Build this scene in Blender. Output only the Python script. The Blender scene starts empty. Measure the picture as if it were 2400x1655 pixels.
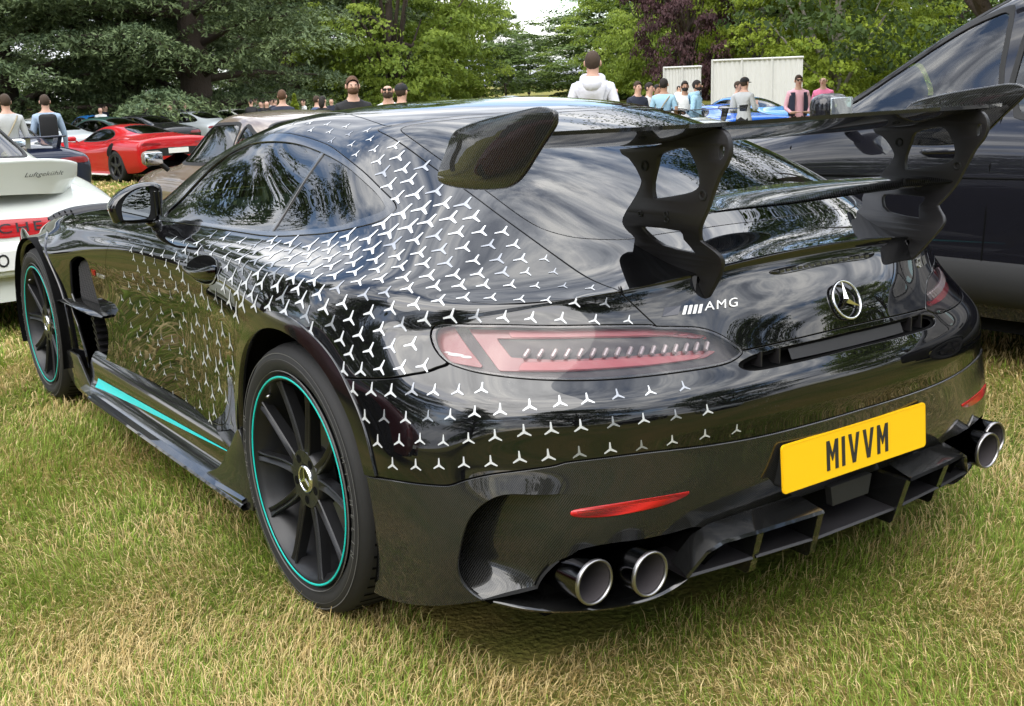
import bpy, bmesh, math, random
import numpy as np
from mathutils import Vector, Matrix, noise as mnoise
from mathutils.bvhtree import BVHTree
random.seed(7); RNG = np.random.default_rng(7)
D = bpy.data
SC = bpy.context.scene
COL = SC.collection

# ------------------------------------------------------------------ camera
CAM_POS = (-2.09946, -2.51479, 1.30886)
CAM_YAW, CAM_PITCH, CAM_ROLL = 0.616095, -0.236942, -0.032234
def cam_matrix():
    cy, sy, cp, sp = math.cos(CAM_YAW), math.sin(CAM_YAW), math.cos(CAM_PITCH), math.sin(CAM_PITCH)
    f = Vector((sy*cp, cy*cp, sp)); r = Vector((cy, -sy, 0)); u = r.cross(f)
    c, s = math.cos(CAM_ROLL), math.sin(CAM_ROLL)
    r2 = r*c+u*s; u2 = u*c-r*s
    m = Matrix.Identity(4)
    for i, v in enumerate((r2, u2, -f)):
        for k in range(3): m[k][i] = v[k]
    m.translation = CAM_POS
    return m
camd = D.cameras.new('camera'); camd.sensor_width = 36; camd.lens = 2650.57*36/2400
camd.clip_start = .05; camd.clip_end = 2000
cam = D.objects.new('camera', camd); COL.objects.link(cam); cam.matrix_world = cam_matrix()
SC.camera = cam

# ------------------------------------------------------------------ world, sun, exposure
SUN_EL, SUN_AZ = math.radians(48), math.radians(250)      # azimuth clockwise from +Y
W = D.worlds.new('World'); SC.world = W; W.use_nodes = True
nt = W.node_tree; nt.nodes.clear()
def wn(t, **k):
    n = nt.nodes.new(t)
    for a, b in k.items(): setattr(n, a, b)
    return n
sky = wn('ShaderNodeTexSky'); sky.sky_type = 'NISHITA'; sky.sun_disc = False
sky.sun_elevation = SUN_EL; sky.sun_rotation = SUN_AZ
tc = wn('ShaderNodeTexCoord'); mp = wn('ShaderNodeMapping'); mp.inputs['Scale'].default_value = (1, 1, 3.2)
nt.links.new(tc.outputs['Generated'], mp.inputs['Vector'])
nz = wn('ShaderNodeTexNoise'); nz.inputs['Scale'].default_value = 2.6; nz.inputs['Detail'].default_value = 8
nz.inputs['Roughness'].default_value = .58; nz.inputs['Distortion'].default_value = .35
nt.links.new(mp.outputs['Vector'], nz.inputs['Vector'])
cov = wn('ShaderNodeMapRange'); cov.inputs['From Min'].default_value = .36; cov.inputs['From Max'].default_value = .50
nt.links.new(nz.outputs['Fac'], cov.inputs['Value'])
nz2 = wn('ShaderNodeTexNoise'); nz2.inputs['Scale'].default_value = 4.1; nz2.inputs['Detail'].default_value = 7
nz2.inputs['Roughness'].default_value = .6; nz2.inputs['Distortion'].default_value = .6
nt.links.new(mp.outputs['Vector'], nz2.inputs['Vector'])
cr = wn('ShaderNodeValToRGB')
e = cr.color_ramp.elements
e[0].position = .34; e[0].color = (2.3, 2.5, 2.95, 1)
e[1].position = .66; e[1].color = (9.0, 8.9, 8.7, 1)
m_ = cr.color_ramp.elements.new(.5); m_.color = (4.9, 5.1, 5.5, 1)
nt.links.new(nz2.outputs['Fac'], cr.inputs['Fac'])
sx_ = wn('ShaderNodeSeparateXYZ'); nt.links.new(tc.outputs['Generated'], sx_.inputs['Vector'])
ov = wn('ShaderNodeMapRange'); ov.inputs['From Min'].default_value = 0; ov.inputs['From Max'].default_value = 1; ov.inputs['To Min'].default_value = .62; ov.inputs['To Max'].default_value = 1.75   # overcast skies brighten towards the zenith
nt.links.new(sx_.outputs['Z'], ov.inputs['Value'])
cm = wn('ShaderNodeMix', data_type='RGBA'); cm.blend_type = 'MULTIPLY'; cm.inputs['Factor'].default_value = 1
nt.links.new(cr.outputs['Color'], cm.inputs['A']); nt.links.new(ov.outputs['Result'], cm.inputs['B'])
mix = wn('ShaderNodeMix', data_type='RGBA')
nt.links.new(cov.outputs['Result'], mix.inputs['Factor'])
nt.links.new(sky.outputs['Color'], mix.inputs['A']); nt.links.new(cm.outputs['Result'], mix.inputs['B'])
bg = wn('ShaderNodeBackground'); bg.inputs['Strength'].default_value = .12
wo = wn('ShaderNodeOutputWorld')
nt.links.new(mix.outputs['Result'], bg.inputs['Color']); nt.links.new(bg.outputs['Background'], wo.inputs['Surface'])

sl = D.lights.new('sun', 'SUN'); sl.energy = .8; sl.angle = math.radians(60); sl.color = (1, .95, .87)
sun = D.objects.new('sun', sl); COL.objects.link(sun)
sd = Vector((math.sin(SUN_AZ)*math.cos(SUN_EL), math.cos(SUN_AZ)*math.cos(SUN_EL), math.sin(SUN_EL)))
sun.rotation_euler = sd.to_track_quat('Z', 'Y').to_euler(); sun.location = (0, 0, 30)
SC.view_settings.view_transform = 'Standard'; SC.view_settings.look = 'None'
SC.view_settings.exposure = 1.82; SC.view_settings.gamma = 1
SC.render.engine = 'CYCLES'

# ------------------------------------------------------------------ materials
MATS = {}
def mat(name, col=(.5, .5, .5), rough=.5, metal=0, coat=0, coat_rough=.02, spec=.5, trans=0, ior=1.45, emit=None, alpha=1, sheen=0):
    m = D.materials.new(name); m.use_nodes = True
    b = m.node_tree.nodes['Principled BSDF']
    b.inputs['Base Color'].default_value = (*col, 1); b.inputs['Roughness'].default_value = rough
    b.inputs['Metallic'].default_value = metal; b.inputs['Coat Weight'].default_value = coat
    b.inputs['Coat Roughness'].default_value = coat_rough; b.inputs['Specular IOR Level'].default_value = spec
    b.inputs['Transmission Weight'].default_value = trans; b.inputs['IOR'].default_value = ior
    b.inputs['Alpha'].default_value = alpha
    if sheen: b.inputs['Sheen Weight'].default_value = sheen
    MATS[name] = m
    return m
def nodes(m): return m.node_tree.nodes, m.node_tree.links, m.node_tree.nodes['Principled BSDF']
def noise_bump(m, scale=200, strength=.2, dist=.002, detail=3, vec='Object'):
    n, l, b = nodes(m); t = n.new('ShaderNodeTexCoord'); z = n.new('ShaderNodeTexNoise'); u = n.new('ShaderNodeBump')
    z.inputs['Scale'].default_value = scale; z.inputs['Detail'].default_value = detail
    u.inputs['Strength'].default_value = strength; u.inputs['Distance'].default_value = dist
    l.new(t.outputs[vec], z.inputs['Vector']); l.new(z.outputs['Fac'], u.inputs['Height']); l.new(u.outputs['Normal'], b.inputs['Normal'])
def noise_col(m, c1, c2, scale=5, detail=4, lo=.4, hi=.6, vec='Object', rough=None):
    n, l, b = nodes(m); t = n.new('ShaderNodeTexCoord'); z = n.new('ShaderNodeTexNoise'); r = n.new('ShaderNodeValToRGB')
    z.inputs['Scale'].default_value = scale; z.inputs['Detail'].default_value = detail
    r.color_ramp.elements[0].position = lo; r.color_ramp.elements[1].position = hi
    r.color_ramp.elements[0].color = (*c1, 1); r.color_ramp.elements[1].color = (*c2, 1)
    l.new(t.outputs[vec], z.inputs['Vector']); l.new(z.outputs['Fac'], r.inputs['Fac']); l.new(r.outputs['Color'], b.inputs['Base Color'])
    return z, r
# ------------------------------------------------------------------ object helpers
def tag(o, label=None, cat=None, group=None, kind=None):
    if label: o['label'] = label
    if cat: o['category'] = cat
    if group: o['group'] = group
    if kind: o['kind'] = kind
    return o
def empty(name, label, cat, loc=(0, 0, 0), rz=0, group=None):
    o = D.objects.new(name, None); COL.objects.link(o); o.location = loc; o.rotation_euler = (0, 0, rz)
    o.empty_display_size = .2
    return tag(o, label, cat, group)
def link(name, me, m=None, parent=None, smooth=None):
    o = D.objects.new(name, me); COL.objects.link(o)
    if m is not None and not me.materials: me.materials.append(MATS[m] if isinstance(m, str) else m)
    if parent is not None: o.parent = parent
    if smooth is not None: me.polygons.foreach_set('use_smooth', [smooth]*len(me.polygons))
    return o
def mesh_np(name, V, F, N=None, smooth=True):
    """V (n,3); F list/array of faces; N optional vertex normals used as custom shading normals"""
    me = D.meshes.new(name)
    V = np.asarray(V, dtype=np.float64)
    if isinstance(F, np.ndarray):
        k = F.shape[1]
        me.vertices.add(len(V)); me.vertices.foreach_set('co', V.ravel())
        me.loops.add(F.size); me.loops.foreach_set('vertex_index', F.ravel().astype(np.int32))
        me.polygons.add(len(F)); me.polygons.foreach_set('loop_start', np.arange(0, F.size, k, dtype=np.int32))
        me.update(calc_edges=True)
    else:
        me.from_pydata(V.tolist(), [], [list(map(int, f)) for f in F])
    me.polygons.foreach_set('use_smooth', [smooth]*len(me.polygons))
    me.update()
    if N is not None: me.normals_split_custom_set_from_vertices(N.tolist())
    return me
def bm_obj(name, bm, m, parent=None, smooth=False, angle=None):
    me = D.meshes.new(name); bmesh.ops.recalc_face_normals(bm, faces=bm.faces)
    bm.to_mesh(me); bm.free()
    o = link(name, me, m, parent)
    me.polygons.foreach_set('use_smooth', [bool(smooth or angle)]*len(me.polygons))
    if angle: me.set_sharp_from_angle(angle=math.radians(angle))
    return o
def add_box(bm, c, s, rot=None):
    r = bmesh.ops.create_cube(bm, size=1); vs = r['verts']
    for v in vs:
        p = Vector((v.co.x*s[0], v.co.y*s[1], v.co.z*s[2]))
        if rot is not None: p = rot @ p
        v.co = p+Vector(c)
    return vs
def bevel_all(bm, w, seg=2):
    bmesh.ops.bevel(bm, geom=list(bm.edges), offset=w, segments=seg, affect='EDGES', profile=.5)
def add_tube(bm, pts, rad, n=8, cap=True):
    pts = [Vector(p) for p in pts]; rings = []
    if not hasattr(rad, '__len__'): rad = [rad]*len(pts)
    up = Vector((0, 0, 1))
    for i, p in enumerate(pts):
        t = (pts[min(i+1, len(pts)-1)]-pts[max(i-1, 0)]).normalized()
        a = t.cross(up)
        if a.length < 1e-3: a = t.cross(Vector((1, 0, 0)))
        a.normalize(); b = t.cross(a).normalized()
        rings.append([bm.verts.new(p+a*math.cos(2*math.pi*k/n)*rad[i]+b*math.sin(2*math.pi*k/n)*rad[i]) for k in range(n)])
    for r0, r1 in zip(rings, rings[1:]):
        for k in range(n): bm.faces.new((r0[k], r0[(k+1) % n], r1[(k+1) % n], r1[k]))
    if cap:
        bm.faces.new(rings[0][::-1]); bm.faces.new(rings[-1])
def add_lathe(bm, prof, n=48, axis='x', center=(0, 0, 0), close=False):
    """prof: list of (axial, radius); revolve about axis"""
    rings = []
    for a, r in prof:
        ring = []
        for k in range(n):
            t = 2*math.pi*k/n
            if axis == 'x': p = (a, r*math.cos(t), r*math.sin(t))
            elif axis == 'y': p = (r*math.cos(t), a, r*math.sin(t))
            else: p = (r*math.cos(t), r*math.sin(t), a)
            ring.append(bm.verts.new(Vector(p)+Vector(center)))
        rings.append(ring)
    pairs = list(zip(rings, rings[1:]))
    if close: pairs.append((rings[-1], rings[0]))
    for r0, r1 in pairs:
        for k in range(n): bm.faces.new((r0[k], r0[(k+1) % n], r1[(k+1) % n], r1[k]))
    return rings
def add_prism(bm, poly, d0, d1, fn):
    """extrude a 2D polygon; fn(u,v,d)->xyz"""
    a = [bm.verts.new(fn(u, v, d0)) for u, v in poly]; b = [bm.verts.new(fn(u, v, d1)) for u, v in poly]
    n = len(poly)
    bm.faces.new(a[::-1]); bm.faces.new(b)
    for i in range(n): bm.faces.new((a[i], a[(i+1) % n], b[(i+1) % n], b[i]))
def pchip(xk, yk, x):
    xk = np.asarray(xk, float); yk = np.asarray(yk, float); x = np.asarray(x, float)
    if xk[0] > xk[-1]: xk = xk[::-1]; yk = yk[::-1]
    h = np.diff(xk); d = np.diff(yk)/h; m = np.zeros_like(yk)
    m[0] = d[0]; m[-1] = d[-1]
    for i in range(1, len(xk)-1):
        m[i] = (d[i-1]*h[i]+d[i]*h[i-1])/(h[i]+h[i-1])
    x = np.clip(x, xk[0], xk[-1]); i = np.clip(np.searchsorted(xk, x)-1, 0, len(h)-1)
    t = (x-xk[i])/h[i]
    return ((1+2*t)*(1-t)**2*yk[i]+t*(1-t)**2*h[i]*m[i]+t*t*(3-2*t)*yk[i+1]+t*t*(t-1)*h[i]*m[i+1])
def smooth_poly(pts, n=6, closed=True):
    """Catmull-Rom resample of a 2D polyline"""
    P = np.asarray(pts, float); m = len(P); out = []
    for i in range(m if closed else m-1):
        if closed: p0, p1, p2, p3 = P[(i-1) % m], P[i], P[(i+1) % m], P[(i+2) % m]
        else: p0, p1, p2, p3 = P[max(i-1, 0)], P[i], P[i+1], P[min(i+2, m-1)]
        for k in range(n):
            t = k/n
            out.append(.5*((2*p1)+(-p0+p2)*t+(2*p0-5*p1+4*p2-p3)*t*t+(-p0+3*p1-3*p2+p3)*t**3))
    if not closed: out.append(P[-1])
    return np.array(out)
def poly_sd(Q, poly):
    """signed distance of points Q (n,2) to closed polygon (negative inside)"""
    poly = np.asarray(poly, float); a = poly; b = np.roll(poly, -1, 0)
    lo, hi = poly.min(0)-.06, poly.max(0)+.06
    near = (Q >= lo).all(1) & (Q <= hi).all(1)
    if near.sum() < len(Q):
        o = np.full(len(Q), .05)
        if near.any(): o[near] = poly_sd(Q[near], poly)
        return o
    best = np.full(len(Q), 1e9); ins = np.zeros(len(Q), bool)
    for p, q in zip(a, b):
        d = q-p; L = d@d
        if L < 1e-14: continue
        t = np.clip(((Q-p)@d)/L, 0, 1); r = Q-p-t[:, None]*d
        best = np.minimum(best, (r*r).sum(1))
        c = ((p[1] > Q[:, 1]) != (q[1] > Q[:, 1]))
        with np.errstate(divide='ignore', invalid='ignore'):
            xi = (q[0]-p[0])*(Q[:, 1]-p[1])/(q[1]-p[1])+p[0]
        ins ^= c & (Q[:, 0] < xi)
    s = np.sqrt(best); s[ins] *= -1
    return s
def line_sd(Q, pts):
    """signed distance to open polyline extended at both ends; positive on the left of travel"""
    P = np.asarray(pts, float)
    d0 = P[0]-P[1]; d1 = P[-1]-P[-2]
    P = np.vstack([P[0]+d0/np.linalg.norm(d0)*5, P, P[-1]+d1/np.linalg.norm(d1)*5])
    best = np.full(len(Q), 1e9); sg = np.ones(len(Q))
    for p, q in zip(P[:-1], P[1:]):
        d = q-p; L = d@d
        t = np.clip(((Q-p)@d)/L, 0, 1); r = Q-p-t[:, None]*d; dd = (r*r).sum(1)
        cr = d[0]*(Q[:, 1]-p[1])-d[1]*(Q[:, 0]-p[0])
        u = dd < best-1e-12; best[u] = dd[u]; sg[u] = np.sign(cr[u])
    return np.sqrt(best)*sg
class Surf:
    """triangle soup with smooth normals that can be trimmed by scalar fields"""
    def __init__(s, V, N, T): s.V, s.N, s.T = V, N, T
    def clip(s, f):
        """keep f<0"""
        V, N, T = s.V, s.N, s.T
        f = np.where(np.abs(f) < 1e-7, 1e-7, f)
        ins = f < 0; k = ins[T].sum(1)
        full = T[k == 3]
        VV = [V]; NN = [N]; FF = [full]; base = len(V); cache = {}; newV = []; newN = []
        def cut(a, b):
            nonlocal base
            key = (a, b) if a < b else (b, a)
            if key in cache: return cache[key]
            t = f[a]/(f[a]-f[b]); newV.append(V[a]+t*(V[b]-V[a])); n = N[a]+t*(N[b]-N[a]); newN.append(n/np.linalg.norm(n))
            cache[key] = base; base += 1
            return base-1
        add = []
        for tri in T[(k == 1) | (k == 2)]:
            a, b, c = tri
            for _ in range(3):
                if (ins[a] and not ins[b] and not ins[c]) or (not ins[a] and ins[b] and ins[c]): break
                a, b, c = b, c, a
            if ins[a]: add.append((a, cut(a, b), cut(a, c)))
            else:
                p, q = cut(a, b), cut(a, c); add.append((p, b, c)); add.append((p, c, q))
        if newV: VV.append(np.array(newV)); NN.append(np.array(newN))
        if add: FF.append(np.array(add))
        V2, N2, T2 = np.vstack(VV), np.vstack(NN), np.vstack(FF)
        u, inv = np.unique(T2, return_inverse=True)
        return Surf(V2[u], N2[u], inv.reshape(-1, 3)) if len(u) else Surf(np.zeros((0, 3)), np.zeros((0, 3)), np.zeros((0, 3), int))
    def boundary(s):
        e = np.vstack([s.T[:, [0, 1]], s.T[:, [1, 2]], s.T[:, [2, 0]]])
        key = np.sort(e, 1); _, idx, cnt = np.unique(key, axis=0, return_index=True, return_counts=True)
        return e[idx[cnt == 1]]
    def largest(s):
        lab = np.arange(len(s.V))
        for _ in range(400):
            m = lab[s.T].min(1); new = lab.copy()
            for k in range(3): np.minimum.at(new, s.T[:, k], m)
            if (new == lab).all(): break
            lab = new
        f = lab[s.T[:, 0]]; u, c = np.unique(f, return_counts=True)
        T = s.T[f == u[c.argmax()]]; q, inv = np.unique(T, return_inverse=True)
        return Surf(s.V[q], s.N[q], inv.reshape(-1, 3))
    def offset(s, d): return Surf(s.V+s.N*(np.asarray(d)[:, None] if np.ndim(d) else d), s.N, s.T)
    def build(s, name, m, parent, flange=.010, lip=0.0):
        V, N, T = s.V, s.N, s.T
        if flange:
            e = s.boundary(); u, inv = np.unique(e, return_inverse=True); inv = inv.reshape(-1, 2); n0 = len(V)
            # rounded edge: duplicate boundary ring (own normals) then drop inward
            R0 = V[u]; R1 = V[u]-N[u]*flange
            # outward tangent of the boundary for flange normals
            tang = np.zeros_like(R0)
            dirv = V[e[:, 1]]-V[e[:, 0]]; on = np.cross(dirv, N[e[:, 0]]); on /= np.linalg.norm(on, axis=1)[:, None]+1e-12
            np.add.at(tang, inv[:, 0], on); np.add.at(tang, inv[:, 1], on)
            tang /= np.linalg.norm(tang, axis=1)[:, None]+1e-12
            k = len(u)
            nb = N[u]*.6+tang*.8
            V2 = np.vstack([V, R0, R0-N[u]*.0012+tang*.0009, R1])
            N2 = np.vstack([N, N[u], nb/np.linalg.norm(nb, axis=1)[:, None], tang])
            a, b = inv[:, 0], inv[:, 1]; F = [T]
            for q in range(2):
                o0, o1 = n0+q*k, n0+(q+1)*k
                F.append(np.c_[b+o0, a+o0, a+o1]); F.append(np.c_[b+o0, a+o1, b+o1])
            V, N, T = V2, N2, np.vstack(F)
        me = mesh_np(name, V, np.ascontiguousarray(T), N)
        return link(name, me, m, parent)
def subdiv(V, F, level, fit=None, iters=4, crease=None):
    """Catmull-Clark limit surface; if fit, the limit surface passes through the cage points"""
    V = np.array(V, float); tgt = V.copy(); out = None
    for it in range(iters if fit else 1):
        me = D.meshes.new('tmp'); me.from_pydata(V.tolist(), [], [list(map(int, f)) for f in F])
        if crease:
            at = me.attributes.new('crease_edge', 'FLOAT', 'EDGE'); ek = {tuple(sorted(e.vertices)): e.index for e in me.edges}
            for a, b, c in crease:
                i = ek.get(tuple(sorted((a, b))))
                if i is not None: at.data[i].value = c
        o = D.objects.new('tmp', me); COL.objects.link(o)
        md = o.modifiers.new('s', 'SUBSURF'); last = it == (iters if fit else 1)-1
        md.levels = level if last else 3; md.use_limit_surface = True; md.boundary_smooth = 'ALL'
        dg = bpy.context.evaluated_depsgraph_get(); ev = o.evaluated_get(dg); em = ev.to_mesh()
        n = len(em.vertices); co = np.empty(n*3); em.vertices.foreach_get('co', co); co = co.reshape(-1, 3)
        if last:
            nr = np.empty(n*3); em.vertices.foreach_get('normal', nr)
            em.calc_loop_triangles(); t = np.empty(len(em.loop_triangles)*3, np.int32); em.loop_triangles.foreach_get('vertices', t)
            out = (co, nr.reshape(-1, 3), t.reshape(-1, 3))
        else: V = V+(tgt-co[:len(V)])*.9
        ev.to_mesh_clear(); D.objects.remove(o); D.meshes.remove(me)
    return out
def grid_obj(name, P, m, parent, closed_u=False, closed_v=False, smooth=True, angle=None):
    """P: (nu,nv,3) grid"""
    P = np.asarray(P, float); nu, nv = P.shape[:2]; F = []
    for i in range(nu if closed_u else nu-1):
        for j in range(nv if closed_v else nv-1):
            a = i*nv+j; b = ((i+1) % nu)*nv+j; c = ((i+1) % nu)*nv+(j+1) % nv; d = i*nv+(j+1) % nv
            F.append((a, b, c, d))
    me = mesh_np(name, P.reshape(-1, 3), F)
    bm = bmesh.new(); bm.from_mesh(me); D.meshes.remove(me)
    return bm_obj(name, bm, m, parent, smooth=smooth, angle=angle)

# ------------------------------------------------------------------ ground and grass
VD = np.array([math.sin(.616), math.cos(.616)])
def ground_h(x, y):
    s = np.maximum(0, np.asarray(x)*VD[0]+np.asarray(y)*VD[1]-2.2)
    return -1.1*(1-np.exp(-s*.046/1.1))
def gh(x, y): return float(ground_h(x, y))
def grass_tone(x, y):
    """0 = straw, 1 = green, smooth patches"""
    x = np.asarray(x); y = np.asarray(y)
    f = .55*np.sin(x*.83+.6*y+2.0)*np.cos(y*.71-.4*x)+(np.sin(x*1.9+1.3*np.sin(y*1.1+.4))*np.cos(y*1.6-.9*np.sin(x*.8)) + .6*np.sin(x*4.3+y*2.9+1.0)*np.cos(y*5.1-x*1.7)+.35*np.sin(x*9.1-y*7.7))
    return np.clip(.48+.55*f, 0, 1)
def soil():
    m = mat('soil', (.12, .12, .04), .95, spec=.1); n, l, b = nodes(m)
    t = n.new('ShaderNodeTexCoord'); z1 = n.new('ShaderNodeTexNoise'); z1.inputs['Scale'].default_value = .9; z1.inputs['Detail'].default_value = 10; z1.inputs['Roughness'].default_value = .7
    z2 = n.new('ShaderNodeTexNoise'); z2.inputs['Scale'].default_value = 60; z2.inputs['Detail'].default_value = 5
    r = n.new('ShaderNodeValToRGB'); r.color_ramp.elements[0].position = .35; r.color_ramp.elements[0].color = (.27, .20, .065, 1); r.color_ramp.elements[1].position = .66; r.color_ramp.elements[1].color = (.085, .13, .018, 1)
    r2 = n.new('ShaderNodeValToRGB'); r2.color_ramp.elements[0].color = (.35, .35, .35, 1); r2.color_ramp.elements[1].color = (1.35, 1.35, 1.3, 1)
    mx = n.new('ShaderNodeMix'); mx.data_type = 'RGBA'; mx.blend_type = 'MULTIPLY'; mx.inputs['Factor'].default_value = 1
    bp = n.new('ShaderNodeBump'); bp.inputs['Strength'].default_value = .8; bp.inputs['Distance'].default_value = .03
    l.new(t.outputs['Object'], z1.inputs['Vector']); l.new(t.outputs['Object'], z2.inputs['Vector']); l.new(z1.outputs['Fac'], r.inputs['Fac']); l.new(z2.outputs['Fac'], r2.inputs['Fac'])
    l.new(r.outputs['Color'], mx.inputs['A']); l.new(r2.outputs['Color'], mx.inputs['B']); l.new(mx.outputs['Result'], b.inputs['Base Color']); l.new(z2.outputs['Fac'], bp.inputs['Height']); l.new(bp.outputs['Normal'], b.inputs['Normal'])
soil()
gx = np.concatenate([-np.geomspace(400, 12, 18), np.linspace(-10, 12, 45), np.geomspace(14, 400, 22)])
X, Y = np.meshgrid(gx, gx, indexing='ij'); Zg = ground_h(X, Y)
P = np.stack([X, Y, Zg], -1)
nu, nv = X.shape; ii, jj = np.meshgrid(np.arange(nu-1), np.arange(nv-1), indexing='ij'); a = (ii*nv+jj).ravel()
ground = link('ground', mesh_np('ground', P.reshape(-1, 3), np.stack([a, a+nv, a+nv+1, a+1], 1)), 'soil'); tag(ground, kind='structure')
def grass_mat():
    m = mat('grass_blade', (.2, .25, .05), .65, spec=.25); n, l, b = nodes(m)
    at_ = n.new('ShaderNodeAttribute'); at_.attribute_name = 'tone'; l.new(at_.outputs['Color'], b.inputs['Base Color'])
    b.inputs['Subsurface Weight'].default_value = 0
    tr = n.new('ShaderNodeBsdfTranslucent'); l.new(at_.outputs['Color'], tr.inputs['Color']); mx = n.new('ShaderNodeMixShader'); mx.inputs['Fac'].default_value = .30
    o = n['Material Output']; l.new(b.outputs['BSDF'], mx.inputs[1]); l.new(tr.outputs['BSDF'], mx.inputs[2]); l.new(mx.outputs['Shader'], o.inputs['Surface'])
grass_mat()
def scatter(r0, r1, dens, half=.62):
    n = int(dens*half*(r1*r1-r0*r0)); r = np.sqrt(RNG.uniform(r0*r0, r1*r1, n)); a = .616+RNG.uniform(-half, half, n)
    return CAM_POS[0]+r*np.sin(a), CAM_POS[1]+r*np.cos(a)
def blades(sets):
    VV = []; CC = []; FF = []; base = 0
    for (r0, r1, dens, ln, wd) in sets:
        x, y = scatter(r0, r1, dens)
        # under the cars nothing is seen
        k = ~((np.abs(x) < .80) & (y > -.62) & (y < 3.3)); x, y = x[k], y[k]
        n = len(x); tone = grass_tone(x, y); rnd = RNG.random(n)
        dry = rnd > (.10+.70*tone)
        L = ln*RNG.uniform(.5, 1.35, n)*np.where(dry, .95, 1.0)
        # blades lie in loose swirls
        an = 2.4*np.sin(x*2.1+y*.7)+2.0*np.cos(y*2.6-x*.9)+RNG.normal(0, 1.1, n); lean = np.clip(RNG.normal(.74, .36, n)+.22*dry, .05, 1.4)
        dx, dy = np.cos(an), np.sin(an); px, py = -dy, dx
        w = wd*RNG.uniform(.6, 1.3, n); z0 = ground_h(x, y)
        curl = RNG.normal(0, .25, n)
        h1, o1 = L*.55*np.cos(lean*.6), L*.55*np.sin(lean*.6); h2, o2 = h1+L*.45*np.cos(lean*1.35), o1+L*.45*np.sin(lean*1.35)
        base0 = np.stack([x, y, z0], 1); d = np.stack([dx, dy, 0*dx], 1); p = np.stack([px, py, 0*dx], 1); up = np.array([0, 0, 1.])
        v0 = base0-p*w[:, None]*.5; v1 = base0+p*w[:, None]*.5
        m_ = base0+d*o1[:, None]+up*np.maximum(h1, .004)[:, None]; v2 = m_-p*w[:, None]*.42; v3 = m_+p*w[:, None]*.42
        v4 = base0+(d+p*curl[:, None])*o2[:, None]+up*np.maximum(h2, .003)[:, None]
        V = np.stack([v0, v1, v2, v3, v4], 1).reshape(-1, 3)
        i = base+5*np.arange(n)
        F = np.stack([np.stack([i, i+1, i+3], 1), np.stack([i, i+3, i+2], 1), np.stack([i+2, i+3, i+4], 1)], 1).reshape(-1, 3)
        g1, g2 = np.array([.13, .22, .022]), np.array([.29, .38, .055]); s1, s2 = np.array([.48, .345, .125]), np.array([.78, .62, .32])
        q = RNG.random((n, 1)); c = np.where(dry[:, None], s1+(s2-s1)*q, g1+(g2-g1)*q)
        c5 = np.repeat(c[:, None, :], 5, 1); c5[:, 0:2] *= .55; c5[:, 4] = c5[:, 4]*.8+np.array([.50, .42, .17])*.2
        VV.append(V); FF.append(F); CC.append(c5.reshape(-1, 3)); base += 5*n
    V = np.vstack(VV); F = np.vstack(FF); Cc = np.vstack(CC)
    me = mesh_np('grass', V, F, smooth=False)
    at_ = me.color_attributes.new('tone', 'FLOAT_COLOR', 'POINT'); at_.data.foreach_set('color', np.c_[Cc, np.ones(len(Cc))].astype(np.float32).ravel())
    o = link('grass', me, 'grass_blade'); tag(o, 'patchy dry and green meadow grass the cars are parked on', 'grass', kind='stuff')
    return len(F)
NG = blades([(1.2, 3.3, 16500, .048, .0023), (3.3, 5.0, 8800, .05, .0031), (5.0, 8.0, 2200, .052, .006), (8.0, 14, 520, .055, .013), (14, 34, 70, .07, .034), (1.2, 6.0, 55, .13, .0016)])

# ------------------------------------------------------------------ trees
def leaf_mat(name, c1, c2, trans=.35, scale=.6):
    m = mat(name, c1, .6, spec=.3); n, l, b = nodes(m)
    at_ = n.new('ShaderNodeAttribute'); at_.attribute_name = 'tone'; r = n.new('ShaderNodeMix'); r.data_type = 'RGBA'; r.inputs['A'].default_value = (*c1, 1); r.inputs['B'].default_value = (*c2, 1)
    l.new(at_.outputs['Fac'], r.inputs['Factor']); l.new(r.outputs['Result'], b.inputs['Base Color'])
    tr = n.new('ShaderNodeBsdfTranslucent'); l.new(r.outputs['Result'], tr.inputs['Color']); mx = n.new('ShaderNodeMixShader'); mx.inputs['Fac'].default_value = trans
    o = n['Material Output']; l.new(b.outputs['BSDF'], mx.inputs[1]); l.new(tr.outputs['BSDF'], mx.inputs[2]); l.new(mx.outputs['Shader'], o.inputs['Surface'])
leaf_mat('leaf_cedar', (.060, .098, .052), (.23, .29, .12), .2)
leaf_mat('leaf_green', (.10, .165, .024), (.33, .41, .06), .35)
leaf_mat('leaf_light', (.10, .16, .015), (.30, .36, .04), .4)
leaf_mat('leaf_dark', (.045, .080, .022), (.14, .205, .04), .25)
leaf_mat('leaf_shade', (.026, .052, .014), (.085, .13, .026), .22)
leaf_mat('leaf_purple', (.030, .015, .019), (.12, .06, .064), .25)
mat('bark', (.065, .048, .038), .9); noise_bump(MATS['bark'], 12, .8, .05); mat('bark_grey', (.16, .145, .12), .9); noise_bump(MATS['bark_grey'], 10, .7, .04)
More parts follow.
